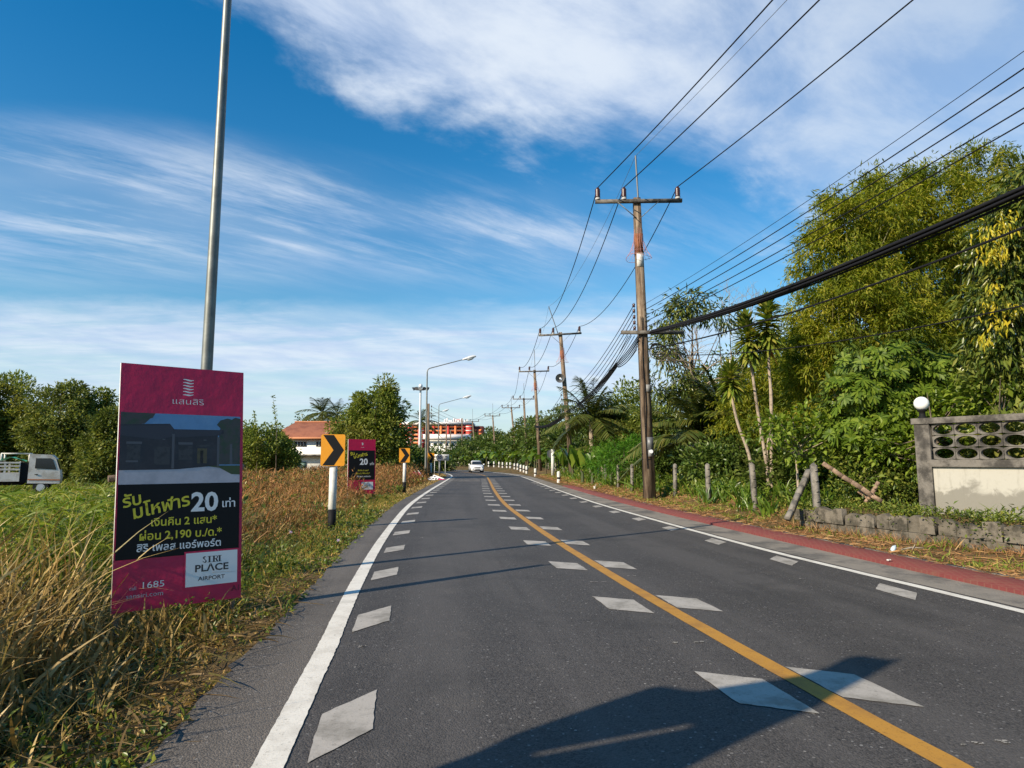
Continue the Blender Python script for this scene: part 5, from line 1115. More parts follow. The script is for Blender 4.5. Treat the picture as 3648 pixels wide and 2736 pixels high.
def litter():
    q = ray(3178, 1962); t = (.10-CH)/q[2]; c = np.array([0, 0, CH])+q*t
    b = MB(); ax = unit((.6, .5, .35)); b.tube([c, c+ax*.02, c+ax*.10, c+ax*.14, c+ax*.155], [.012, .033, .035, .016, .014], 10); tag(b.build('plastic_bottle', MT['bottle'], origin=c), 'pale blue plastic bottle lying in the dry grass by the pavement', 'bottle')
    q = ray(3250, 1958); t = (.09-CH)/q[2]; c = np.array([0, 0, CH])+q*t
    b = MB(); b.tube([c-np.array([.17, 0, 0]), c+np.array([0, .02, .03]), c+np.array([.2, .03, .02])], [.012, .016, .008], 6); b.tube([c, c+np.array([.05, 0, .08])], .007, 5); tag(b.build('fallen_branch', MT['twig'], origin=c), 'pale dry branch lying right of the plastic bottle', 'branch')
    q = ray(2119, 1744); t = (.06-CH)/q[2]; c = np.array([0, 0, CH])+q*t
    b = MB(); b.lathe([(.05, 0), (.065, .16), (.068, .17)], c, 12); b.lathe([(0.001, .004), (.05, .004)], c, 12); b.tube([c+np.array([.02, 0, .05]), c+np.array([.06, 0, .26])], .008, 5); tag(b.build('plastic_cup', MT['white'], origin=c), 'white plastic cup standing in the dry grass beyond the red pavement', 'cup')
    q = ray(3165, 1995); t = (.08-CH)/q[2]; c = np.array([0, 0, CH])+q*t
    b = MB(); b.box(c, (.045, .03, .02), rz=.6); b.box(c+np.array([.03, .01, .004]), (.03, .025, .014), rz=1.1); tag(b.build('paper_scrap', MT['white'], origin=c), 'crumpled white paper scrap on the verge below the bottle', 'litter')
litter()
def shadow_caster():
    'made-up sheet added out of view, its outline shaped to cast the road shadow'
    ua = np.array([math.cos(RAD(SUN_AZ)), math.sin(RAD(SUN_AZ))]); va = np.array([-ua[1], ua[0]]); u0 = -2.2; te = math.tan(RAD(SUN_EL))
    sh = [(1554, 2732), (1690, 2684), (1825, 2618), (1934, 2580), (2151, 2504), (2314, 2450), (2379, 2442), (2455, 2461), (2504, 2461), (2700, 2431), (2850, 2409), (2943, 2378), (3012, 2343), (3062, 2336), (3093, 2340), (3118, 2356), (3150, 2356), (3218, 2343), (3150, 2381), (3087, 2418), (2993, 2468), (2900, 2524), (2712, 2606), (2556, 2681), (2462, 2731)]
    slit = [(1880, 2694), (2449, 2588), (2449, 2577), (1880, 2683)]
    def proj(L):
        out = []
        for px, py in L:
            q = ray(px, py); t = -CH/q[2]; g = np.array([q[0]*t, q[1]*t]); out.append((float(g@va), float((g@ua-u0)*te)))
        return out
    P_ = proj(sh); lo = 1.0; 
    P_ = [(P_[0][0]-.02, lo)]+P_+[(P_[-1][0]+.05, lo)]
    o = np.array([*(ua*u0), 0]); root = thing('shadow_caster', (*(ua*u0+va*1.6), h1(*(ua*u0+va*1.6))), 'unseen upright sheet added beside the road to cast the foreground shadow', 'caster')
    Sl = proj(slit); (v0, zl0), (v1, zl1) = Sl[0], Sl[1]; hw = .022
    b = MB(); X = np.array([*va, 0])
    # sheet built as strips between its traced shadow edges, leaving the bright slit open
    Pm = np.array(P_); zs = np.linspace(lo, Pm[:, 1].max()-.002, 90)
    def cross(z):
        xs = []
        for i in range(len(Pm)):
            (a, za), (c, zc) = Pm[i], Pm[(i+1) % len(Pm)]
            if (za-z)*(zc-z) < 0: xs.append(a+(c-a)*(z-za)/(zc-za))
        return sorted(xs)
    za_, zb_ = min(zl0, zl1), max(zl0, zl1)
    for i in range(len(zs)-1):
        c0, c1 = cross(zs[i]), cross(zs[i+1])
        if len(c0) < 2 or len(c1) < 2: continue
        e0, e1 = (c0[0], c0[-1]), (c1[0], c1[-1]); zc = (zs[i]+zs[i+1])/2
        if len(c0) == len(c1) and len(c0) > 2: parts = [((c0[k], c0[k+1]), (c1[k], c1[k+1])) for k in range(0, len(c0), 2)]
        else: parts = [(e0, e1)]
        if za_ < zc < zb_:
            f = lambda z: np.interp(z, [min(zl0, zl1), max(zl0, zl1)], [v0, v1] if zl0 < zl1 else [v1, v0])
            p0, p1 = parts[0]; s0, s1 = f(zs[i]), f(zs[i+1]); parts = [((p0[0], s0-hw), (p1[0], s1-hw)), ((s0+hw, p0[1]), (s1+hw, p1[1]))]+parts[1:]
        for (a0, b0), (a1, b1) in parts:
            if b0 <= a0 or b1 <= a1: continue
            b.prism([(a0, zs[i]), (b0, zs[i]), (b1, zs[i+1]), (a1, zs[i+1])], o, X, (0, 0, 1), np.array([*ua, 0]), .012)
    b.build('caster_sheet', MT['caster_red'], root)
    pv = Pm[0][0]+.3; b = MB(); b.tube([(*(ua*u0+va*pv), -.3), (*(ua*u0+va*pv), lo+.6)], .03, 8); b.build('pole', MT['galv'], root)  # made-up pole holding up the added sheet
shadow_caster()
# ------------------------------------------------------------------ plants: vectorised blades, leaves, crowns
def nrm(a): return a/(np.linalg.norm(a, axis=-1, keepdims=True)+1e-12)
def rdir(n, zmin=-1.0):
    z = rng.uniform(zmin, 1, n); t = rng.uniform(0, 2*PI, n); r = np.sqrt(1-z*z); return np.stack([r*np.cos(t), r*np.sin(t), z], 1)
def ribbons(b, base, d, bend, L, W, prof=lambda t: 1-t**2, nseg=3, m=0, side=None, fold=0.0):
    n = len(base); d = nrm(d); L = np.broadcast_to(np.asarray(L, float), (n,)); W = np.broadcast_to(np.asarray(W, float), (n,))
    if side is None: side = nrm(np.cross(d, rdir(n)))
    up = nrm(np.cross(side, d)); cols = 3 if fold else 2
    V = np.empty((n, nseg+1, cols, 3))
    for k in range(nseg+1):
        t = k/nseg; c = base+d*(L*t)[:, None]+bend*(L*t*t)[:, None]; w = (W*prof(t)*.5)[:, None]
        if fold: V[:, k, 0] = c-side*w+up*w*fold; V[:, k, 1] = c; V[:, k, 2] = c+side*w+up*w*fold
        else: V[:, k, 0] = c-side*w; V[:, k, 1] = c+side*w
    F = []; st = (nseg+1)*cols
    for k in range(nseg):
        for j in range(cols-1): F.append([k*cols+j, k*cols+j+1, (k+1)*cols+j+1, (k+1)*cols+j])
    F = (np.arange(n)[:, None, None]*st+np.array(F)[None]).reshape(-1, 4); b.add(V.reshape(-1, 3), F, m)
def leaves(b, pos, ax, L, W, m=0, curl=.25, nrmv=None):
    n = len(pos); ax = nrm(ax); L = np.broadcast_to(np.asarray(L, float), (n,))[:, None]; W = np.broadcast_to(np.asarray(W, float), (n,))[:, None]
    if nrmv is None: nrmv = rdir(n, -.2)+np.array([0, 0, .8])
    sd = nrm(np.cross(ax, nrmv)); up = nrm(np.cross(sd, ax))
    V = np.stack([pos, pos+ax*L*.45+sd*W*.5+up*W*curl, pos+ax*L-up*L*.12, pos+ax*L*.45-sd*W*.5+up*W*curl], 1)
    F = (np.arange(n)[:, None, None]*4+np.array([[0, 1, 2], [0, 2, 3]])[None]).reshape(-1, 3); b.add(V.reshape(-1, 3), F, m)

def scatter(n, y0, y1, e0, e1, left=True, pw=1.0):
    'random ground points beside the road: y range, e = distance beyond the edge'
    s = rng.uniform(s_of_y(y0), s_of_y(y1), n); e = e0+(e1-e0)*rng.random(n)**pw
    lat = -(LE+e) if left else RE+e
    p = np.stack([np.interp(s, CS, CL[:, 0]), np.interp(s, CS, CL[:, 1])], 1); nn = np.stack([np.interp(s, CS, NOR[:, 0]), np.interp(s, CS, NOR[:, 1])], 1)
    return p+nn*lat[:, None], e
def clumpy(P, k, spread):
    'pull points towards k tuft centres'
    c = P[rng.integers(0, len(P), k)]; i = rng.integers(0, k, len(P)); return c[i]+rng.normal(0, spread, P.shape)
def lift(P): return np.column_stack([P, H(P)])
def stuff(b, name, m, label, cat): return tag(b.build(name, m), label, cat, kind='stuff')
LF = lambda P: -lateral(P)-LE-.18*(1-sst(3, 8, np.asarray(P)[:, 1]))       # distance beyond the left edge
RF = lambda P: lateral(P)-RE

def left_grass():
    # tall dry grass in the left foreground
    b = MB(); P, e = scatter(19000, .6, 7.4, .30, 5.5, pw=.8); P = np.where(rng.random((len(P), 1)) < .75, clumpy(P, 900, .07), P); e = LF(P); k = e > .12; P, e = P[k], e[k]
    h = (.10+.34*sst(.3, .9, e)+.74*sst(.9, 1.9, e))*rng.uniform(.55, 1.2, len(P)); g = H(P)
    front = (P[:, 0]/np.maximum(P[:, 1], .1) > -.635+rng.normal(0, .012, len(P))) & (P[:, 1] < 6.6)
    h = np.where(front, np.minimum(h, np.maximum(.12, (1.5-1.17*P[:, 1]/6.3-g)*.98)*rng.uniform(.45, 1.08, len(P))), h)
    brd = (P[:, 0] > -4.6) & (P[:, 1] > 5.6) & front; h = np.where(brd, np.minimum(h, .40), h)
    d = np.column_stack([rng.normal(.03, .17, len(P)), rng.normal(-.02, .17, len(P)), np.ones(len(P))]); bend = np.column_stack([rng.normal(.04, .26, len(P)), rng.normal(-.03, .26, len(P)), -rng.uniform(.05, .95, len(P))])
    ribbons(b, np.column_stack([P, g-.02]), d, bend, h*1.18, rng.uniform(.010, .034, len(P)), nseg=6, prof=lambda t: (.5+.5*min(1, t*4))*(1-t**3))
    stuff(b, 'tall_dry_grass', MT['dry_grass'], 'tall golden dry grass around the near crimson board on the left verge', 'dry grass')
    # matted thatch under it
    b = MB(); P, e = scatter(9000, .8, 9, .05, 4.5); P = P[LF(P) > -.02]; g = H(P)
    d = np.column_stack([rng.normal(0, 1, (len(P), 2)), rng.uniform(.02, .5, len(P))]); bend = np.column_stack([rng.normal(0, .25, (len(P), 2)), -rng.uniform(.1, .5, len(P))])
    ribbons(b, np.column_stack([P, g+rng.uniform(0, .10, len(P))]), d, bend, rng.uniform(.12, .40, len(P)), rng.uniform(.006, .014, len(P)), nseg=3)
    stuff(b, 'grass_thatch', MT['thatch'], 'matted brown straw under the tall grass on the left', 'dry grass')
    # green reeds behind, running back across the field
    b = MB(); P, e = scatter(8500, 5.0, 26, 1.7, 17, pw=.9); P = np.where(rng.random((len(P), 1)) < .75, clumpy(P, 620, .20), P); e = LF(P)
    k = (e > 1.0) & ~((P[:, 1] < 8.2) & (P[:, 0] > -4.4)); k &= ~((P[:, 0]/P[:, 1] > -.42) & (e < 3)); P = P[k]; g = H(P); rel = P[:, 0]/P[:, 1]
    h = rng.uniform(.55, 1.30, len(P))*(1-.35*sst(-.5, -.36, rel)); d = np.column_stack([rng.normal(.10, .24, (len(P))), rng.normal(0, .24, len(P)), np.ones(len(P))]); bend = np.column_stack([rng.normal(.12, .30, len(P)), rng.normal(0, .35, len(P)), -rng.uniform(.1, 1.0, len(P))])
    ribbons(b, np.column_stack([P, g-.02]), d, bend, h*1.25, rng.uniform(.020, .050, len(P)), nseg=5, prof=lambda t: (.4+.6*min(1, t*3))*(1-t**2.5))
    # cane stems with leaves arching off them, nearer the board
    Q, e2 = scatter(5200, 5.2, 17, 1.6, 13, pw=.9); Q = np.where(rng.random((len(Q), 1)) < .85, clumpy(Q, 330, .16), Q); e2 = LF(Q); k = (e2 > 1.2) & ~((Q[:, 1] < 8.4) & (Q[:, 0] > -4.6)) & (Q[:, 0]/Q[:, 1] < -.44); Q = Q[k]; gq = H(Q); n = len(Q); hq = rng.uniform(.75, 1.36, n)
    dq = nrm(np.column_stack([rng.normal(.05, .16, (n, 2)), np.ones(n)])); ribbons(b, np.column_stack([Q, gq-.02]), dq, np.zeros((n, 3)), hq, .010, nseg=2, prof=lambda t: 1-.5*t)
    k = np.repeat(np.arange(n), 5); t = rng.uniform(.25, 1.0, len(k)); c = np.column_stack([Q, gq])[k]+dq[k]*(hq[k]*t)[:, None]; az = rng.uniform(0, 2*PI, len(k))
    ribbons(b, c, np.column_stack([np.cos(az)*.75, np.sin(az)*.75, rng.uniform(.4, 1.3, len(k))]), np.column_stack([np.cos(az)*.25, np.sin(az)*.25, -rng.uniform(.4, 1.2, len(k))]), rng.uniform(.25, .60, len(k)), rng.uniform(.018, .040, len(k)), nseg=5, prof=lambda t: (.35+.65*min(1, t*3))*(1-t**2.5), fold=.15)
    stuff(b, 'green_reed_grass', MT['green_reed'], 'bright green reed grass in the field left of the near crimson board', 'grass')
    b = MB(); n = 13000; Y = rng.uniform(20, 62, n); P = np.column_stack([-rng.uniform(.30, .98, n)*Y, Y]); P = np.where(rng.random((n, 1)) < .8, clumpy(P, 420, .55), P); k = (LF(P) > 5); P = P[k]; g = H(P)
    d = np.column_stack([rng.normal(.08, .3, (len(P))), rng.normal(0, .3, len(P)), np.ones(len(P))]); bend = np.column_stack([rng.normal(.1, .3, len(P)), rng.normal(0, .3, len(P)), -rng.uniform(.1, .7, len(P))])
    ribbons(b, np.column_stack([P, g-.02]), d, bend, rng.uniform(.45, 1.0, len(P)), rng.uniform(.03, .07, len(P)), nseg=3)
    stuff(b, 'field_grass', MT['green_reed'], 'rough green grass of the far field in front of the trees', 'grass')
    b = MB(); P, e = scatter(5200, 7.4, 24, .75, 4.2); P = np.where(rng.random((len(P), 1)) < .85, clumpy(P, 150, .16), P); e = LF(P); k = (e > .6) & (P[:, 0]/P[:, 1] > -.47); P, e = P[k], e[k]; g = H(P); n = len(P)
    ribbons(b, np.column_stack([P, g-.02]), np.column_stack([rng.normal(.06, .22, (n, 2)), np.ones(n)]), np.column_stack([rng.normal(.08, .35, (n, 2)), -rng.uniform(.1, .95, n)]), (.28+.62*sst(.8, 2.4, e))*rng.uniform(.6, 1.25, n), rng.uniform(.009, .024, n), nseg=5, prof=lambda t: (.5+.5*min(1, t*4))*(1-t**3))
    stuff(b, 'straw_clumps', MT['dry_grass'], 'straw-coloured grass clumps right of the near crimson board', 'dry grass')
    b = MB(); P, e = scatter(3800, 6.9, 12.5, .25, 2.4); P = np.where(rng.random((len(P), 1)) < .85, clumpy(P, 110, .13), P); e = LF(P); k = (e > .15) & ~((P[:, 1] < 7.3) & (P[:, 0] < -2.9)); P, e = P[k], e[k]; g = H(P); n = len(P)
    ribbons(b, np.column_stack([P, g-.02]), np.column_stack([rng.normal(.03, .28, (n, 2)), np.ones(n)]), np.column_stack([rng.normal(.05, .35, (n, 2)), -rng.uniform(.1, .95, n)]), (.12+.42*sst(.2, 1.5, e))*rng.uniform(.6, 1.3, n), rng.uniform(.009, .022, n), nseg=5, prof=lambda t: (.5+.5*min(1, t*4))*(1-t**3))
    stuff(b, 'roadside_tufts', MT['weed'], 'dark green tufts between the near crimson board and the asphalt edge', 'grass')
    # rust brown weeds between the boards and beyond
    b = MB(); P, e = scatter(17000, 8.5, 62, .9, 12, pw=.8); P = np.where(rng.random((len(P), 1)) < .7, clumpy(P, 1300, .22), P); e = LF(P); rel = P[:, 0]/P[:, 1]
    k = (e > .75) & (rel > -.50); P, e = P[k], e[k]; g = H(P); wd = 1+P[:, 1]/30
    h = (.30+.95*sst(1.0, 2.6, e))*rng.uniform(.5, 1.2, len(P)); d = np.column_stack([rng.normal(.05, .20, (len(P))), rng.normal(0, .2, len(P)), np.ones(len(P))]); bend = np.column_stack([rng.normal(.05, .2, (len(P), 2)), -rng.uniform(0, .3, len(P))])
    ribbons(b, np.column_stack([P, g-.02]), d, bend, h, rng.uniform(.006, .013, len(P))*wd, nseg=3, prof=lambda t: 1-.7*t)
    k = np.repeat(np.arange(len(P)), 3); t = rng.uniform(.3, 1, len(k)); c = np.column_stack([P, g])[k]+nrm(d)[k]*(h[k]*t)[:, None]
    leaves(b, c, rdir(len(k), -.2)+np.array([0, 0, .5]), rng.uniform(.05, .16, len(k))*wd[k], rng.uniform(.010, .022, len(k))*wd[k])
    stuff(b, 'rusty_weeds', MT['rusty_weed'], 'rust-brown dry weeds along the left verge between the chevron signs', 'weeds')
    b = MB(); P, e = scatter(3000, 8, 46, .8, 9); P = clumpy(P, 90, .40); e = LF(P); k = (e > .7) & (P[:, 0]/P[:, 1] > -.62); P, e = P[k], e[k]; g = H(P); hh = rng.random(len(P))**.8*(.35+.9*sst(1, 4, e))
    leaves(b, np.column_stack([P, g+hh]), rdir(len(P), -.3)+np.array([0, 0, .3]), rng.uniform(.06, .15, len(P))*(1+P[:, 1]/45), rng.uniform(.03, .07, len(P))*(1+P[:, 1]/45))
    stuff(b, 'verge_weeds', MT['weed'], 'leafy green weeds mixed through the brown verge on the left', 'weeds')
    # low growth along the asphalt
    b = MB(); P, e = scatter(30000, .9, 30, -.03, 2.3, pw=1.1); P = np.where(rng.random((len(P), 1)) < .7, clumpy(P, 1500, .06), P); e = LF(P); k = e > -.02; P, e = P[k], e[k]; g = np.maximum(H(P), np.where(e < .05, -.01, -1)); wd = 1+P[:, 1]/14
    d = np.column_stack([rng.normal(0, .6, (len(P), 2)), np.ones(len(P))]); bend = np.column_stack([rng.normal(0, .3, (len(P), 2)), -rng.uniform(.1, .8, len(P))])
    ribbons(b, np.column_stack([P, g-.01]), d, bend, (.05+.26*sst(.1, .9, e))*rng.uniform(.5, 1.5, len(P)), rng.uniform(.005, .012, len(P))*wd, nseg=3)
    stuff(b, 'verge_grass', MT['low_grass'], 'short mixed green and straw grass edging the left asphalt', 'grass')
    b = MB(); P, e = scatter(4800, 1.5, 20, .02, 1.8); P = clumpy(P, 120, .16); Q, e = scatter(1300, 1.0, 4.5, .15, 1.3); P = np.vstack([P, clumpy(Q, 60, .10)]); e = LF(P); k = e > -.06; P, e = P[k], e[k]; g = np.maximum(H(P), np.where(e < .05, 0, -1))
    leaves(b, np.column_stack([P, g+rng.random(len(P))**1.3*(.04+.30*sst(.1, 1, e))]), rdir(len(P), -.1), rng.uniform(.03, .065, len(P))*(1+P[:, 1]/30), rng.uniform(.016, .034, len(P))*(1+P[:, 1]/30))
    stuff(b, 'creeping_weeds', MT['weed'], 'low creeping green weeds spilling to the left asphalt edge', 'weeds')
    b = MB(); P, e = scatter(900, 30, 74, .1, 2.5); n = 9000; P, e = scatter(n, 28, 76, .05, 3.0); g = H(P)
    ribbons(b, np.column_stack([P, g-.02]), np.column_stack([rng.normal(0, .5, (n, 2)), np.ones(n)]), np.column_stack([rng.normal(0, .3, (n, 2)), -rng.uniform(.1, .6, n)]), rng.uniform(.12, .45, n)*(.5+.5*sst(.2, 2, e)), rng.uniform(.02, .045, n), nseg=2)
    stuff(b, 'far_verge_grass', MT['dry_grass'], 'dry tan grass on the far left verge towards the bend', 'dry grass')
left_grass()
def flowers():
    for k, (px, py, d, lab) in enumerate(((850, 1960, 9.0, 'small violet wildflower right of the near crimson board'), (1036, 1896, 12.0, 'small violet wildflower just left of the first chevron post foot'), (1205, 1925, 12.2, 'small violet wildflower right of the first chevron post'))):
        c = D(px, py, d); b = MB(); n = 6; an = np.linspace(0, 2*PI, n, endpoint=False); ax = np.stack([np.cos(an), np.sin(an)*.5-.4, np.sin(an)*.8], 1)
        root = thing('wildflower', (c[0], c[1], h1(c[0], c[1])), lab, 'flower', 'violet wildflowers in the left verge')
        leaves(b, np.repeat(c[None], n, 0), ax, .035, .028); b.build('petals', MT['petal'], root); b = MB(); b.tube([(c[0], c[1], h1(c[0], c[1])), c], .004, 4); b.build('stem', MT['weed'], root)
flowers()

def right_ground():
    b = MB(); n = 21000; P, e = scatter(n, 4.5, 62, -.10, 2.2, False, 1.1); e = RF(P); g = np.maximum(H(P), np.where(e < .02, .06, -1)); wd = 1+P[:, 1]/24
    sd_ = (P-W0)@WN; k = ~((P[:, 1] < 15) & (sd_ > -.10)); P, g, wd = P[k], g[k], wd[k]; n = len(P)
    d = np.column_stack([rng.normal(0, 1, (n, 2)), rng.uniform(.0, .35, n)]); bend = np.column_stack([rng.normal(0, .3, (n, 2)), -rng.uniform(.0, .3, n)])
    ribbons(b, np.column_stack([P, g+rng.uniform(0, .03, n)]), d, bend, rng.uniform(.08, .30, n), rng.uniform(.005, .013, n)*wd, nseg=2)
    stuff(b, 'dry_leaf_litter', MT['straw'], 'orange-brown straw and leaf litter beside the red pavement', 'leaf litter')
    b = MB(); P, e = scatter(15000, 5, 62, .20, 2.8, False); P = clumpy(P, 520, .17); e = RF(P); sdw = (P-W0)@WN; k = (e > .10) & ~((P[:, 1] < 15) & (sdw > -.22) & (sdw < .2)); P, e = P[k], e[k]; g = H(P); n = len(P); wd = 1+P[:, 1]/24
    ribbons(b, np.column_stack([P, g-.01]), np.column_stack([rng.normal(0, .5, (n, 2)), np.ones(n)]), np.column_stack([rng.normal(0, .3, (n, 2)), -rng.uniform(.1, .7, n)]), rng.uniform(.08, .22, n)*(1+1.2*sst(.8, 2.2, e)), rng.uniform(.008, .016, n)*wd, nseg=3)
    stuff(b, 'green_grass_tufts', MT['green_reed'], 'green grass tufts in the litter along the right verge', 'grass')
    # fence-line and garden undergrowth
    b = MB(); P, e = scatter(13500, 5, 60, 1.3, 7, False); P = clumpy(P, 700, .22); e = RF(P); sd_ = (P-W0)@WN; k = (e > 1.0) & ~((P[:, 1] < 15) & (sd_ < .05)); P, e = P[k], e[k]; g = H(P); n = len(P); wd = 1+P[:, 1]/40
    hz = rng.random(n)**.9*(.25+.55*sst(1.2, 3.2, e))*np.where(P[:, 1] < 13.6, .35, 1); sm = np.where(P[:, 1] < 14, .55, 1)
    leaves(b, np.column_stack([P, g+hz]), rdir(n, -.3)+np.array([0, -.2, .2]), rng.uniform(.07, .17, n)*wd*sm, rng.uniform(.035, .075, n)*wd*sm)
    stuff(b, 'garden_undergrowth', MT['weed'], 'tangled leafy undergrowth along the fence posts on the right', 'undergrowth')
    b = MB(); P, e = scatter(4600, 15, 52, 1.1, 4.5, False); P = clumpy(P, 260, .15); e = RF(P); k = e > .9; P = P[k]; g = H(P); n = len(P)
    ribbons(b, np.column_stack([P, g-.02]), np.column_stack([rng.normal(0, .32, (n, 2)), np.ones(n)]), np.column_stack([rng.normal(0, .3, (n, 2)), -rng.uniform(.1, .6, n)]), rng.uniform(.35, .95, n), rng.uniform(.035, .075, n), nseg=4, prof=lambda t: (.3+.7*min(1, t*3.5))*(1-t**3), fold=.25)
    stuff(b, 'strap_leaf_plants', MT['banana'], 'bright strap-leaved plants growing between the fence posts', 'plants')
def wall_growth():
    'dry stems and creepers over the low retaining wall'
    b = MB(); n = 1500; u = rng.uniform(-.3, 9, n); o = rng.uniform(.02, .35, n); P = W0+u[:, None]*WD-WN*o[:, None]; P = np.where(rng.random((n, 1)) < .7, clumpy(P, 70, .10), P); k = ((P-W0)@WN) < -.02; P = P[k]; n = len(P)
    d = np.column_stack([rng.normal(0, .30, (n, 2)), np.ones(n)]); bend = np.column_stack([rng.normal(0, .3, (n, 2)), -rng.uniform(.1, .7, n)])
    ribbons(b, np.column_stack([P, H(P)]), d, bend, rng.uniform(.08, .34, n), rng.uniform(.006, .012, n), nseg=3); stuff(b, 'dry_stems', MT['straw'], 'dry stems standing in front of the low block retaining wall', 'dry grass')
    b = MB(); n = 3200; u = rng.uniform(-.3, 9, n); P = W0+u[:, None]*WD+WN*rng.uniform(-.16, .7, n)[:, None]; P = np.where(rng.random((n, 1)) < .8, clumpy(P, 90, .13), P); n = len(P); sdw = (P-W0)@WN
    z = np.where(sdw > 0, .47+rng.random(n)*.16, .50-np.abs(rng.normal(0, .20, n))); leaves(b, np.column_stack([P, np.maximum(z, .06)]), rdir(n, -.4)+np.array([-.2, -.2, .1]), rng.uniform(.04, .09, n), rng.uniform(.022, .045, n)); stuff(b, 'wall_creeper', MT['weed'], 'green creeper hanging over the top of the low retaining wall', 'creeper')
right_ground(); wall_growth()

def tree(name, label, cat, base, zb, blobs, clumps, per, L, W, m, bark='bark', tr=.16, cr=.55, group=None, droop=.0, limbs=22, seed=1, fork=.32, shell=.45, ribbon=False):
    r = np.random.default_rng(seed); x, y = base; root = thing(name, (x, y, zb), label, cat, group)
    bl = np.array(blobs, float); vol = bl[:, 3]*bl[:, 4]*bl[:, 5]; w = vol**.75; w /= w.sum()
    i = r.choice(len(bl), clumps, p=w); u = r.normal(0, 1, (clumps, 3)); u /= np.linalg.norm(u, axis=1)[:, None]; rad = shell+(1-shell)*r.random(clumps)**.6
    C = bl[i, :3]+u*bl[i, 3:6]*rad[:, None]; C[:, 2] = np.maximum(C[:, 2], .15); C = C+np.array([x, y, zb])
    crs = cr*r.uniform(.55, 1.25, clumps)
    ztop = (bl[:, 2]+bl[:, 5]).max(); b = MB(); f = np.array([x, y, zb+ztop*fork]); lean = r.normal(0, .05, 2)*ztop
    tp = [np.array([x, y, zb-.2]), np.array([x+lean[0]*.2, y+lean[1]*.2, zb+ztop*fork*.5]), f+np.array([lean[0]*.3, lean[1]*.3, 0]), np.array([x+lean[0]*.7, y+lean[1]*.7, zb+ztop*.66]), np.array([x+lean[0], y+lean[1], zb+ztop*.88])]
    b.tube(tp, [tr*1.15, tr*.95, tr*.8, tr*.45, tr*.12], 8)
    for j in r.choice(clumps, min(limbs, clumps), replace=False):
        c = C[j]; t = r.uniform(.0, .8); a = tp[2]*(1-t)+tp[3]*t; mid = (a+c)/2+np.array([0, 0, -.06*np.linalg.norm(c-a)])+r.normal(0, .08, 3)*np.linalg.norm(c-a); b.tube([a, mid, c], [tr*.38, tr*.22, tr*.05], 5, cap=False)
    b.build('trunk', MT[bark], root)
    n = clumps*per; k = np.repeat(np.arange(clumps), per); g = r.normal(0, 1, (n, 3)); g /= np.maximum(1, np.linalg.norm(g, axis=1)[:, None]/1.6)
    pos = C[k]+g*crs[k][:, None]*np.array([.62, .62, .5]); pos[:, 2] = np.maximum(pos[:, 2], zb+.02)
    ax = nrm(g)*.8+u[k]*.5+r.normal(0, .45, (n, 3))+np.array([0, 0, -droop]); b = MB()
    Ls = L*r.uniform(.6, 1.3, n); Ws = W*r.uniform(.7, 1.25, n)
    if ribbon: ribbons(b, pos, ax, np.column_stack([np.zeros((n, 2)), -r.uniform(.2, .6, n)]), Ls, Ws, nseg=2, prof=lambda t: (.5+1.0*t if t < .6 else 1-t*.9))
    else: leaves(b, pos, ax, Ls, Ws)
    b.build('crown', MT[m], root)
    return root

# ---- trees across the field on the left
G1 = 'trees across the field on the left'
def field_trees():
    for k, (px, d, top, wd, lab) in enumerate(((20, 60, 1338, 6.6, 'tall dark field tree at the left edge above the truck bed'), (205, 57, 1362, 6.0, 'broad field tree right above the truck cab'), (322, 60, 1398, 4.8, 'lower rounded field tree between the truck and the crimson board'),
                                              (400, 54, 1462, 4.2, 'yellowish bushy field tree touching the crimson board on its left'), (520, 62, 1450, 5.5, 'field tree hidden behind the crimson board'), (-140, 58, 1345, 6, 'field tree cut by the left edge'))):
        x, y = Gd(px, d); z = h1(x, y); h = D(px, top, d)[2]-z; r = np.random.default_rng(k+3)
        bl = [(0, 0, h*.68, wd*.40, wd*.4, h*.30), (-wd*.28, .3, h*.46, wd*.34, wd*.32, h*.30), (wd*.3, -.3, h*.42, wd*.34, wd*.32, h*.30), (0, -.6, h*.22, wd*.5, wd*.4, h*.24), (r.uniform(-1, 1), 0, h*.86, wd*.2, wd*.2, h*.13)]
        tree('field_tree', lab, 'tree', (x, y), z, bl, 190, 85, .34, .16, 'leaf_scrub' if k % 2 else 'leaf_mid', tr=.15, cr=.85, group=G1, seed=20+k, limbs=26, fork=.25)
field_trees()
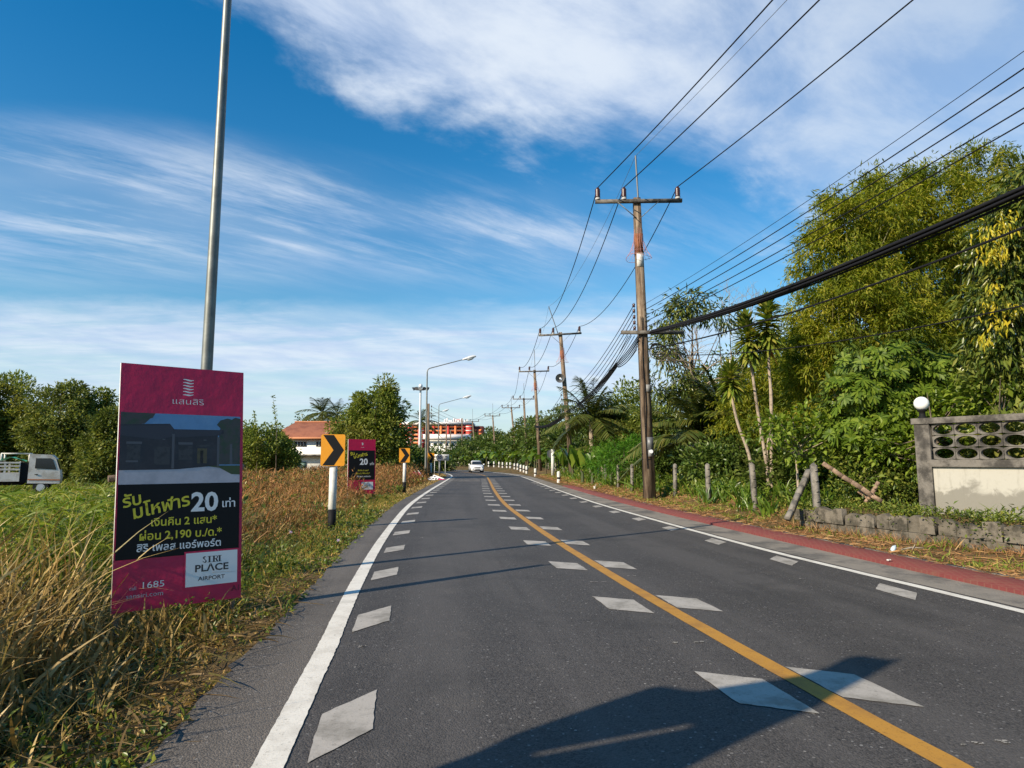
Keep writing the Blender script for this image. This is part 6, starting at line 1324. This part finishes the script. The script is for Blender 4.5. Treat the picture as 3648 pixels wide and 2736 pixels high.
def left_trees():
    x, y = Gd(1325, 54); z = h1(x, y); h = D(1325, 1360, 54)[2]-z
    bl = [(.3, 0, h*.72, 2.2, 2.0, h*.20), (-1.3, .2, h*.52, 1.9, 1.8, h*.22), (1.35, 0, h*.50, 1.45, 1.8, h*.24), (0, -.4, h*.32, 2.7, 2.0, h*.24), (.9, 0, h*.88, .9, .9, h*.12), (-2.2, 0, h*.30, 1.0, 1.2, h*.2)]
    tree('roadside_tree', 'full green tree right of the tiled house, behind the small crimson board', 'tree', (x, y), z, bl, 230, 85, .33, .15, 'leaf_mid', tr=.16, cr=.72, seed=51, limbs=36, fork=.2)
    for k, (px, d, top, wd, lab) in enumerate(((930, 44, 1500, 3.9, 'yellow-green bush in front of the left end of the house'), (985, 50, 1545, 2.6, 'smaller bush right of the yellow-green one, against the house wall'), (870, 50, 1530, 3.2, 'dark bush showing right of the near crimson board'))):
        x, y = Gd(px, d); z = h1(x, y); h = D(px, top, d)[2]-z
        tree('bush', lab, 'bush', (x, y), z, [(0, 0, h*.62, wd*.42, wd*.4, h*.38), (-wd*.3, 0, h*.35, wd*.35, wd*.3, h*.34), (wd*.3, 0, h*.35, wd*.35, wd*.3, h*.34)], 110, 85, .24, .12, 'leaf_mid' if k < 2 else 'leaf_dark', tr=.07, cr=.5, group='bushes near the house', seed=60+k, fork=.2)
    for k, (px, d, top, wd, lab) in enumerate(((1080, 125, 1482, 9, 'round tree top behind the house roof'), (1190, 130, 1490, 10, 'second tree top behind the house roof, beside the palms'), (1420, 78, 1570, 4.6, 'dark bush behind the middle chevron sign'), (1470, 84, 1600, 4, 'brown-green bush at the foot of the floodlight mast'), (1590, 120, 1588, 9.5, 'dark bush before the white building'), (1640, 138, 1575, 7, 'dark bush right of the bare pole before the white building'),
                                              (1545, 95, 1625, 4, 'low bush behind the direction sign'), (850, 140, 1545, 9, 'far tree between the crimson board and the house'))):
        x, y = Gd(px, d); z = h1(x, y); h = D(px, top, d)[2]-z
        tree('far_tree', lab, 'tree', (x, y), z, [(0, 0, h*.62, wd*.45, wd*.4, h*.36), (-wd*.3, 0, h*.34, wd*.35, wd*.3, h*.32), (wd*.3, 0, h*.36, wd*.35, wd*.3, h*.34)], 60, 45, .55, .24, 'leaf_dark', tr=.15, cr=1.1, group='far trees on the left', seed=70+k, fork=.25, limbs=8)
    # thin bare shoots rising from the bush by the house
    for k, (px, py0, py1, d, lab) in enumerate(((980, 1500, 1410, 43, 'tall thin leafy shoot rising from the yellow-green bush'), (912, 1510, 1468, 43, 'shorter thin shoot left of the tall one above the yellow-green bush'))):
        a = D(px+6, 1640, d); t_ = D(px-8, py1, d); root = thing('shoot', (a[0], a[1], h1(a[0], a[1])), lab, 'shoot')
        pts = [np.array([a[0], a[1], h1(a[0], a[1])]), a*.5+t_*.5+np.array([.12, 0, 0]), t_]; b = MB(); b.tube(pts, [.03, .018, .006], 5); b.build('stem', MT['bark'], root)
        n = 46; t = rng.uniform(.5, 1, n); pos = pts[1]*(2*(1-t))[:, None]+pts[2]*(2*t-1)[:, None]; b = MB(); leaves(b, pos, rdir(n, -.3), .22, .09); b.build('leaves', MT['leaf_mid'], root)
left_trees()

# ---- palms, bananas and other shapes with big leaves
def palm(label, base, zb, trunk_h, nf, FL, seed, m='palm', lean=(0, 0), tr=.16, group=None, cat='palm', up0=-.35, ll=.55, young=False, droop=1.0):
    r = np.random.default_rng(seed); x, y = base; root = thing('palm_tree', (x, y, zb), label, cat, group); top = np.array([x+lean[0], y+lean[1], zb+trunk_h])
    b = MB(); pts = [np.array([x, y, zb-.2])+(top-np.array([x, y, zb-.2]))*t+np.array([lean[0]*.15*math.sin(PI*t), 0, 0]) for t in np.linspace(0, 1, 8)]
    b.tube(pts, np.linspace(tr*1.25, tr*.85, 8), 9); b.build('trunk', MT['bark_pale'], root); b = MB(); st = MB()
    for k in range(nf):
        az = 2*PI*(k*.381966)+r.uniform(-.2, .2); el = up0+(1.45-up0)*(k+.5)/nf+r.uniform(-.1, .1); d = np.array([math.cos(az)*math.cos(el), math.sin(az)*math.cos(el), math.sin(el)]); Lf = FL*r.uniform(.8, 1.1)
        t = np.linspace(0, 1, 26); g = droop*(.55+.5*math.cos(el)); R = top+d*(Lf*t)[:, None]+np.array([0, 0, -1.0])*(Lf*.50*g*t**2)[:, None]; st.tube(R[::4], np.linspace(.035, .008, len(R[::4])), 4, cap=False)
        tg = nrm(np.gradient(R, axis=0)); s = nrm(np.cross(tg, np.array([0, 0, 1.0]))+1e-6)
        for sg in (-1, 1):
            q = R[3:]; n = len(q); tt = t[3:]; ax = s[3:]*sg+tg[3:]*.75+np.array([0, 0, -.12]); ln = FL*ll*.45*np.sin(PI*(.12+.86*tt))*r.uniform(.85, 1.1, n)
            for rep in range(2):
                off = tg[3:]*(Lf/26*.5*rep); ribbons(b, q+off, ax+r.normal(0, .06, (n, 3)), np.tile([0, 0, -.32], (n, 1))*1.0, ln, FL*.020, nseg=3, prof=lambda u: 1-u**2*.85, side=nrm(np.cross(ax, np.array([0, 0, 1.0]))+.3*r.normal(0, 1, (n, 3))))
    b.build('fronds', MT[m], root); st.build('frond_stalks', MT['weed'], root)
    return root
PG = 'coconut palms'
p = Gd(1142, 120); palm('coconut palm rising behind the ridge of the tiled house', p, 0, 10.2, 24, 5.4, 3, group=PG)
p = Gd(1196, 128); palm('second coconut palm behind the house, left of the full green tree', p, 0, 10.4, 20, 4.8, 4, group=PG)
p = Gd(1500, 135); palm('coconut palm behind the floodlight mast', p, 0, 9.6, 20, 4.6, 5, group=PG)
p = Gd(1660, 190); palm('small coconut palm in front of the orange building', p, 0, 7.6, 14, 3.0, 8, group=PG)
p = Gd(2108, 44); palm('young coconut palm behind the second utility pole', p, h1(*p), 3.9, 24, 4.3, 6, up0=-.1)
p = Gd(2150, 42); palm('low coconut palm with drooping fronds left of the nearest utility pole', p, h1(*p), 1.6, 14, 2.6, 7, up0=0.2)
p = Gd(2490, 27); palm('dark arching palm right of the nearest utility pole', p, h1(*p), 1.8, 26, 3.7, 9, up0=.05, ll=.5, droop=1.15)
p = Gd(2600, 27); palm('dark palm with one tall upright frond behind the strap-leaved trees', p, h1(*p), 2.2, 18, 4.3, 10, up0=.15, ll=.45)

def banana(label, base, zb, h, nl, LL, seed, sc=1.0, group='banana plants', m='banana', upright=False):
    r = np.random.default_rng(seed); x, y = base; root = thing('banana_plant', (x, y, zb), label, 'banana plant', group); b = MB(); top = np.array([x+r.normal(0, .1), y, zb+h*(.26 if upright else .42)])
    b.tube([(x, y, zb-.1), (x, y, zb+h*.2), top], [.11, .09, .06], 8); b.build('stem', MT['leaf_stem'], root); b = MB()
    for k in range(nl):
        az = 2*PI*(k*.381966+r.uniform(-.05, .05)); el = (.75 if not upright else 1.15)+.55*k/nl*(.5 if upright else 1)+r.uniform(-.15, .15); d = np.array([math.cos(az)*math.cos(el), math.sin(az)*math.cos(el), math.sin(el)])
        Lk = LL*r.uniform(.75, 1.1); dr = (.25 if upright else .75)*r.uniform(.6, 1.3); s = nrm(np.cross(d, [0, 0, 1])+r.normal(0, .25, 3)); nseg = 9
        # the blade is split in three bands along its length, torn apart slightly
        ribbons(b, (top-np.array([0, 0, .1]))[None], d[None], np.array([[0, 0, -dr]]), [Lk], [LL*.29*r.uniform(.85, 1.15)], nseg=nseg, prof=lambda t: (.08 if t < .15 else min(1, (t-.12)*4)*(1-max(0, t-.55)**1.6*2.4)), side=s[None], fold=r.uniform(.05, .5))
    b.build('leaves', MT[m], root); return root
MT['leaf_stem'] = mat('banana_stem', (.055, .07, .022), .7, col2=(.09, .05, .022), vscale=3)
def bananas():
    protos = [banana('', (0, 0), 0, 4.2, 13, 2.7, 31), banana('', (0, 0), 0, 3.6, 12, 2.5, 32), banana('', (0, 0), 0, 4.8, 14, 2.9, 33)]
    spots = [(1618, 132, .8), (1640, 128, .85), (1662, 122, .95), (1680, 126, 1.0), (1700, 118, 1.0), (1716, 122, 1.05), (1733, 116, 1.05), (1750, 120, 1.1), (1768, 114, 1.0), (1785, 117, 1.1), (1802, 110, 1.0), (1818, 112, 1.1), (1835, 106, 1.0), (1852, 104, 1.0), (1868, 98, 1.0), (1886, 93, 1.0),
             (1905, 86, 1.0), (1925, 82, 1.0), (1948, 78, .95), (1880, 78, .8), (1912, 74, .75), (1965, 70, .8), (1990, 66, .8), (1655, 112, .6), (1705, 108, .6), (1760, 104, .55), (1945, 64, .7), (2015, 58, .8)]
    near = ['left of the white car', 'above the white car', 'right of the white car', 'behind the row of guide posts', 'behind the third utility pole', 'near the white sign post']
    for k, (px, d, sc) in enumerate(spots):
        x, y = Gd(px, d); z = h1(x, y); w = near[0] if px < 1665 else near[1] if px < 1722 else near[2] if px < 1770 else near[3] if px < 1890 else near[4] if px < 1945 else near[5]
        same = [i for i, q in enumerate(spots) if (near[0] if q[0] < 1665 else near[1] if q[0] < 1722 else near[2] if q[0] < 1770 else near[3] if q[0] < 1890 else near[4] if q[0] < 1945 else near[5]) == w]; same.sort(key=lambda i: spots[i][0])
        lab = '%s banana plant from the left %s' % (NTH[same.index(k)], w)
        o = protos[k % 3]
        if k < 3: o.location = (x, y, z); o.rotation_euler = (0, 0, rng.uniform(0, 6)); o.scale = (sc,)*3; o['label'] = lab
        else: dup(o, (x, y, z), rng.uniform(0, 6.28), sc*rng.uniform(.92, 1.08), lab)
    HG = 'upright broad-leaved clumps by the second pole'
    for k, (px, d, h, lab) in enumerate(((2075, 40, 3.0, 'upright bright banana clump left of the drooping low palm'), (2110, 38, 2.6, 'upright banana clump with yellowing leaves before the young palm'), (2150, 37, 2.9, 'tallest upright banana clump left of the bright feathery bush'), (2175, 35, 2.2, 'small upright banana clump touching the feathery bush'), (2040, 47, 3.0, 'upright banana clump at the foot of the second utility pole'), (2010, 52, 2.6, 'upright banana clump left of the second utility pole'), (2255, 33, 2.6, 'single upright broad leaf plant above the feathery bush'))):
        p = Gd(px, d); banana(lab, p, h1(*p), h, 9 if k != 6 else 4, h*.72, 41+k, group=HG, upright=True)
bananas()

def strap_tree(label, pts, head, R, n, seed, skirt):
    r = np.random.default_rng(seed); pts = [np.array(q) for q in pts]; root = thing('strap_leaf_tree', pts[0], label, 'tree', 'strap-leaved trees with thin pale stems'); b = MB()
    P = catmull(np.array(pts), .15); b.tube(P, np.linspace(.055, .038, len(P)), 8); b.build('trunk', MT['bark_pale'], root)
    top = P[-1]; c = top+(np.array(head)-top)*np.linspace(0, 1, n)[:, None]; el = np.linspace(-.9, 1.35, n)+r.normal(0, .16, n); az = np.arange(n)*2.39996+r.normal(0, .2, n)
    d = np.stack([np.cos(az)*np.cos(el), np.sin(az)*np.cos(el), np.sin(el)], 1); b = MB(); ribbons(b, c, d, np.column_stack([np.zeros((n, 2)), -r.uniform(.05, .40, n)]), R*r.uniform(.75, 1.1, n), r.uniform(.085, .12, n), nseg=5, prof=lambda t: (.35+.65*min(1, t*2.5))*(1-max(0, t-.5)**2*3.6), side=nrm(np.cross(d, np.array([0, 0, 1.0]))+r.normal(0, .2, (n, 3))), fold=.3); b.build('crown', MT['dracaena'], root)
    if skirt: b = MB(); m = 26; az = r.uniform(0, 6.28, m); d = np.stack([np.cos(az)*.3, np.sin(az)*.3, -np.ones(m)], 1); ribbons(b, top+r.normal(0, .04, (m, 3)), d, r.normal(0, .1, (m, 3)), r.uniform(.3, .6, m), .05, nseg=3); b.build('dead_leaf_skirt', MT['dead_leaf'], root)
def strap_trees():
    d = 18.6; B = lambda px, py, dd=d: D(px, py, dd)
    g = lambda px: np.array([*Gd(px, d), h1(*Gd(px, d))])
    strap_tree('shortest strap-leaved tree, its stem leaning left out of the fence', [g(2690), B(2668, 1620), B(2632, 1520), B(2610, 1430), B(2606, 1385)], B(2600, 1318), .50, 190, 1, False)
    strap_tree('middle strap-leaved tree with a rounded pale crown', [g(2738), B(2727, 1630), B(2705, 1500), B(2690, 1400), B(2672, 1265)], B(2655, 1140), .52, 260, 2, False)
    strap_tree('tallest strap-leaved tree with a skirt of dead orange leaves', [g(2742), B(2748, 1600), B(2748, 1420), B(2740, 1320), B(2737, 1220)], B(2732, 1085), .56, 290, 3, True)
    b = MB(); pts = [g(2742)+np.array([.05, 0, 0]), B(2733, 1630), B(2738, 1560), B(2745, 1480), B(2742, 1330)]
    root = thing('strap_leaf_tree', pts[0], 'leafless pale stem standing among the strap-leaved trees', 'tree', 'strap-leaved trees with thin pale stems'); b.tube(catmull(np.array(pts), .15), .03, 7); b.build('trunk', MT['bark_pale'], root)
strap_trees()

def bamboo(label, base, zb, blobs, culms, seed, clumps=260, per=185, L=.20, W=.042):
    r = np.random.default_rng(seed); x, y = base; root = thing('bamboo_clump', (x, y, zb), label, 'bamboo', 'bamboo clumps behind the garden'); bl = np.array(blobs, float); w = (bl[:, 3]*bl[:, 4]*bl[:, 5])**.7; w /= w.sum(); b = MB()
    i = r.choice(len(bl), clumps, p=w); u = r.normal(0, 1, (clumps, 3)); u /= np.linalg.norm(u, axis=1)[:, None]; C = bl[i, :3]+u*bl[i, 3:6]*(.55+.45*r.random(clumps)**.5)[:, None]; C[:, 2] = np.maximum(C[:, 2], .3); C += np.array([x, y, zb])
    for k in range(culms):
        c = C[r.integers(clumps)]; a = np.array([x+r.normal(0, .6), y+r.normal(0, .6), zb-.1]); m = a*.45+c*.55+np.array([0, 0, .22*np.linalg.norm(c-a)]); P = [a*(1-t)**2+2*m*t*(1-t)+c*t*t for t in np.linspace(0, 1, 9)]; b.tube(P, np.linspace(.04, .006, 9), 5, cap=False)
    b.build('culms', MT['culm'], root); n = clumps*per; k = np.repeat(np.arange(clumps), per); out = nrm(u+np.array([0, 0, .25]))
    # sprays: leaves hang along short arching twigs
    nt = 9; tw = r.integers(0, nt, n); td = nrm(out[:, None, :]*.7+r.normal(0, .6, (clumps, nt, 3))); t = r.random(n); len_ = r.uniform(.35, .95, (clumps, nt)); q = C[k]+td[k, tw]*(len_[k, tw]*t)[:, None]; q[:, 2] -= .30*t*t*len_[k, tw]; q += r.normal(0, .07, (n, 3))
    ax = td[k, tw]*.6+r.normal(0, .55, (n, 3))+np.array([0, 0, -.45]); b = MB(); q[:, 2] = np.maximum(q[:, 2], zb+.05); leaves(b, q, ax, L*r.uniform(.6, 1.25, n), W*r.uniform(.7, 1.2, n), curl=.1); b.build('foliage', MT['bamboo'], root)
MT['culm'] = mat('bamboo_culm', (.14, .13, .04), .5, var=.3)
def bamboos():
    d = 19.0
    def B(px, py, dd=d): return D(px, py, dd)
    def blob(px, py, rx, ry, rz, dd, o): c = B(px, py, dd)-o; return (*c, rx, ry, rz)
    for k, (px, dd, bl, lab, cl) in enumerate((
        (3020, 19.5, [(3060, 900, 1.7, 1.9, 1.6), (3030, 1110, 1.6, 1.9, 1.5), (3110, 1200, 2.0, 1.8, 1.7), (2960, 1320, 1.0, 1.5, 1.1), (2985, 1420, 1.5, 1.6, 1.3), (3090, 770, 1.3, 1.4, 1.0), (2905, 1010, .35, .4, .3), (2930, 880, .3, .4, .35)], 'left bamboo clump leaning out over the strap-leaved trees', 330),
        (3330, 21.0, [(3350, 780, 2.2, 2.0, 1.7), (3250, 960, 2.3, 2.0, 1.7), (3400, 1050, 2.3, 2.0, 1.8), (3250, 1250, 2.2, 1.9, 1.7), (3480, 640, 1.0, 1.1, .9), (3180, 760, 1.3, 1.4, 1.2)], 'tallest bamboo clump behind the telecom cables', 360),
        (3620, 22.5, [(3560, 900, 2.2, 2.0, 2.0), (3650, 1150, 2.2, 2.0, 1.9), (3720, 950, 2.2, 2.0, 1.9), (3550, 640, .9, 1, .9)], 'bamboo clump behind the yellowing tree at the right edge', 230),
        (2800, 24.0, [(2850, 1290, 1.0, 1.4, 1.1), (2790, 1420, 1.6, 1.6, 1.5), (2880, 1480, 1.9, 1.6, 1.4), (2700, 1480, 1.2, 1.4, 1.1)], 'low bamboo behind the stems of the strap-leaved trees', 190))):
        x, y = Gd(px, dd); z = h1(x, y); o = np.array([x, y, z]); bamboo(lab, (x, y), z, [blob(a, c, rx, ry, rz, dd, o) for a, c, rx, ry, rz in bl], 34, 80+k, cl)
bamboos()
def right_trees():
    def T(px, d, specs, **k):
        x, y = Gd(px, d); z = h1(x, y); o = np.array([x, y, z]); bl = [(*(D(a, c, dd or d)-o), rx, ry, rz) for a, c, rx, ry, rz, dd in specs]; return (x, y), z, bl
    # yellowing drooping tree on the right edge
    b_, z, bl = T(3720, 13.4, [(3610, 830, .65, .7, .85, 0), (3580, 1120, .55, .7, .9, 0), (3640, 1330, .6, .7, .6, 0), (3680, 1000, 1.0, .8, 1.2, 0), (3720, 760, .9, .8, .9, 0), (3560, 1290, .40, .5, .4, 0)])
    rt = tree('drooping_tree', 'drooping glossy tree with yellow sprays at the right edge', 'tree', b_, z, bl, 150, 75, .26, .065, 'mango', tr=.13, cr=.42, droop=1.3, seed=91, limbs=30, fork=.3)
    b = MB()
    for px, py, s in ((3530, 820, .30), (3560, 900, .25), (3520, 900, .2), (3590, 790, .2), (3525, 1080, .2), (3560, 1150, .2), (3500, 1210, .15), (3540, 1020, .14), (3600, 1100, .15)):
        c = D(px, py, 12.6); n = int(190*s); pos = c+rng.normal(0, s*.50, (n, 3)); leaves(b, pos, rng.normal(0, .4, (n, 3))+np.array([0, 0, -1]), rng.uniform(.10, .20, n), .042)
    b.build('yellow_sprays', MT['yellow_leaf'], rt)
    # broad-leaved bush with rosettes
    b_, z, bl = T(3160, 15.6, [(3150, 1300, 1.15, .9, .55, 0), (3050, 1400, .85, .8, .5, 0), (3240, 1430, 1.0, .8, .6, 0), (3330, 1330, .8, .8, .5, 0), (3140, 1540, 1.3, .8, .6, 0)])
    rt = tree('broadleaf_bush', 'broad-leaved green bush with finger-like rosettes left of the globe lamp', 'bush', b_, z, bl, 70, 22, .22, .09, 'leaf_dark', tr=.07, cr=.40, seed=92, shell=.3, limbs=30)
    b = MB(); r = np.random.default_rng(17); bl = np.array(bl)
    for k in range(300):
        q = bl[r.integers(len(bl))]; u = unit(r.normal(0, 1, 3)+np.array([-.25, -.75, .35])); c = np.array([*b_, z])+q[:3]+u*q[3:6]*r.uniform(.75, 1.1); m = 12; axn = unit(u+np.array([0, -.2, .6])+r.normal(0, .25, 3)); t1 = unit(np.cross(axn, (1, .3, 0))); t2 = np.cross(axn, t1)
        an = np.linspace(0, 2*PI, m, endpoint=False)+r.uniform(0, 1); d = np.cos(an)[:, None]*t1+np.sin(an)[:, None]*t2+axn*r.uniform(-.05, .55, m)[:, None]
        ribbons(b, np.repeat(c[None], m, 0), d, np.tile([0, 0, -.28], (m, 1)), r.uniform(.17, .27)*r.uniform(.8, 1.1, m), r.uniform(.055, .075, m), nseg=4, prof=lambda t: .25+.95*t if t < .75 else (1-t)*3.2+.15, side=nrm(np.cross(d, axn)), fold=.12)
    b.build('leaf_rosettes', MT['leaf_bush'], rt)
    b_, z, bl = T(3350, 13.9, [(3350, 1480, 1.2, .5, .5, 15), (3500, 1440, .9, .5, .6, 14), (3620, 1460, .9, .5, .6, 13.4), (3420, 1600, 1.4, .5, .6, 14.3), (3200, 1580, .8, .6, .5, 15)])
    tree('climbing_vine', 'dense leafy vine spilling over behind the garden wall', 'vine', b_, z, bl, 120, 48, .17, .085, 'leaf_lime', tr=.04, cr=.40, seed=93, limbs=30)
    b_, z, bl = T(3540, 12.9, [(3530, 1560, .7, .35, .35, 13.2), (3640, 1560, .7, .35, .35, 12.6), (3600, 1380, .8, .5, .5, 13.4)])
    tree('climbing_vine', 'darker vine filling the holes of the garden wall screen', 'vine', b_, z, bl, 55, 48, .16, .08, 'leaf_mid', tr=.03, cr=.36, seed=94)
    # bush with heart-shaped leaves beside the thin stems
    b_, z, bl = T(2840, 16.2, [(2870, 1500, .95, .7, .40, 0), (2960, 1540, .8, .7, .45, 0), (2770, 1530, .5, .5, .35, 0), (2900, 1600, .9, .6, .4, 0)])
    tree('garden_bush', 'leafy garden bush on a slanting pale stem above the timber brace', 'bush', b_, z, bl, 60, 26, .17, .10, 'leaf_lime', bark='bark_pale', tr=.035, cr=.38, seed=95, limbs=26, fork=.45)
    b_, z, bl = T(3100, 15.2, [(3090, 1640, .8, .5, .4, 15.6), (3180, 1690, .55, .4, .35, 15), (3050, 1730, .4, .3, .25, 15.2), (3200, 1760, .4, .3, .25, 14.8)])
    tree('garden_bush', 'low weedy bush filling the gap before the end pillar of the garden wall', 'bush', b_, z, bl, 85, 40, .13, .055, 'weed', tr=.03, cr=.34, seed=96)
    # bare-branched tree with drooping leaves around it
    b_, z, bl = T(2470, 29, [(2480, 1090, 1.0, .9, .5, 0), (2380, 1150, .7, .9, .6, 0), (2370, 1260, .45, .8, .7, 0), (2420, 1350, .8, .9, .6, 0), (2560, 1130, .5, .8, .4, 0), (2480, 1420, 1.3, .9, .5, 0), (2330, 1400, .5, .5, .4, 0)])
    rt = tree('drooping_tree', 'tall tree with bare grey branches inside and hanging leaves right of the nearest pole', 'tree', b_, z, bl, 85, 42, .34, .075, 'mango', tr=.12, cr=.62, droop=.9, seed=97, limbs=20, fork=.4)
    b = MB(); r = np.random.default_rng(7); c0 = D(2490, 1330, 28.6)
    def grow(p, d, L, rad, dep):
        q = p+d*L; b.tube([p, (p+q)/2+r.normal(0, .05*L, 3), q], [rad, rad*.8, rad*.6], 5, cap=False)
        if dep:
            for _ in range(3 if dep > 2 else 2): grow(q, unit(d+r.normal(0, .55, 3)+np.array([0, 0, .12])), L*r.uniform(.62, .9), rad*.6, dep-1)
    for k in range(7): grow(c0+r.normal(0, .25, 3)+np.array([0, 0, -.5]), unit((r.uniform(-1, 1), r.uniform(-.6, .2), r.uniform(.2, 1))), .85, .045, 4)
    b.build('bare_branches', MT['twig'], rt)
    b = MB()
    for k in range(8): p0 = D(2560+18*k, 1160, 30); grow(p0+r.normal(0, .2, 3), unit((r.normal(0, .35), 0, 1)), .75, .02, 3)
    rt = thing('bare_shrub', (*Gd(2630, 30), h1(*Gd(2630, 30))), 'thin bare grey twigs showing above the telecom cables', 'shrub')
    for k in range(4): p0 = np.array([*Gd(2600+25*k, 30.2), h1(*Gd(2610, 30))]); b.tube([p0, D(2560+40*k, 1170, 30)], [.04, .02], 5)
    b.build('branches', MT['twig'], rt)
    # bright feathery bush left of the nearest pole
    b_, z, bl = T(2225, 32.5, [(2210, 1620, 1.5, 1.0, .75, 0), (2290, 1610, 1.1, .9, .8, 0), (2150, 1660, 1.0, .9, .45, 0), (2310, 1680, .9, .8, .5, 0)])
    tree('feathery_bush', 'bright green feathery bush behind the fence posts left of the nearest pole', 'bush', b_, z, bl, 130, 60, .20, .028, 'fern', tr=.05, cr=.42, droop=.2, seed=98)
    # background trees behind the garden
    G2 = 'background trees behind the right verge'
    for k, (px, d, top, wd, mm, lab) in enumerate(((2235, 46, 1372, 4.2, 'leaf_mid', 'light green tree seen left of the nearest utility pole'), (2330, 42, 1440, 4.0, 'leaf_mid', 'leafy tree seen just right of the nearest utility pole'), (2150, 62, 1440, 5.5, 'leaf_dark', 'dark tree behind the young coconut palm'), (1985, 92, 1442, 9.5, 'leaf_dark', 'spreading dark tree behind the second and third poles'), (1900, 108, 1478, 7.5, 'leaf_dark', 'dark tree behind the fourth pole'),
                                                   (2060, 70, 1500, 6, 'leaf_dark', 'dark bush left of the second utility pole'), (2560, 36, 1290, 5, 'leaf_dark', 'dark tree filling behind the strap-leaved trees'), (2760, 33, 1150, 6.5, 'leaf_dark', 'dark tree behind the left bamboo clump'), (3050, 34, 1050, 8, 'leaf_dark', 'dark tree deep behind the bamboo'), (3400, 33, 900, 9, 'leaf_dark', 'tall dark tree deep behind the right-hand bamboo'), (3250, 20.5, 1480, 4.2, 'leaf_dark', 'dark bush in the shade behind the broad-leaved bush'), (3500, 16.5, 1330, 3.4, 'leaf_dark', 'dark bush behind the vine by the garden wall'), (2640, 24, 1560, 3.6, 'leaf_dark', 'dark low bush behind the pale stems'), (2420, 31, 1600, 3.6, 'leaf_dark', 'dark low bush behind the nearest pole'), (2900, 19, 1600, 3.2, 'leaf_dark', 'dark low bush behind the notched fence post'),
                                                   (1760, 150, 1560, 10, 'leaf_dark', 'far dark tree behind the banana plants right of the car'), (1840, 140, 1555, 10, 'leaf_dark', 'far dark tree behind the banana plants at the fifth pole'), (1690, 160, 1572, 9, 'leaf_dark', 'far dark tree behind the banana plants above the car'), (1730, 230, 1530, 14, 'leaf_dark', 'far hazy tree right of the orange building'), (1800, 235, 1540, 16, 'leaf_dark', 'second far tree right of the orange building'))):
        x, y = Gd(px, d); z = h1(x, y); h = D(px, top, d)[2]-z; q = d/40
        tree('background_tree', lab, 'tree', (x, y), z, [(0, 0, h*.70, wd*.38, wd*.34, h*.26), (-wd*.26, 0, h*.45, wd*.34, wd*.3, h*.30), (wd*.28, 0, h*.48, wd*.34, wd*.3, h*.30), (0, 0, h*.24, wd*.5, wd*.35, h*.24)], 130 if d < 60 else 100, 75, .28*max(.8, q**.7), .13*max(.8, q**.7), mm, tr=.12, cr=.75*max(.75, q**.6), group=G2, seed=110+k, fork=.3, limbs=14)
right_trees()
def far_wood():
    b = MB(); n = 26000
    az = rng.uniform(-1.05, 1.05, n); R = rng.uniform(300, 420, n); x = np.sin(az)*R; y = np.cos(az)*R; hh = 7+4*np.sin(az*9)+2.5*np.sin(az*31+1); z = rng.random(n)**.7*hh*rng.uniform(.6, 1.15, n)
    leaves(b, np.column_stack([x, y, z]), rdir(n), rng.uniform(2.0, 4.0, n), rng.uniform(1.2, 2.2, n)); stuff(b, 'far_wood', MT['leaf_dark'], 'far line of woodland along the horizon', 'woodland')
far_wood()
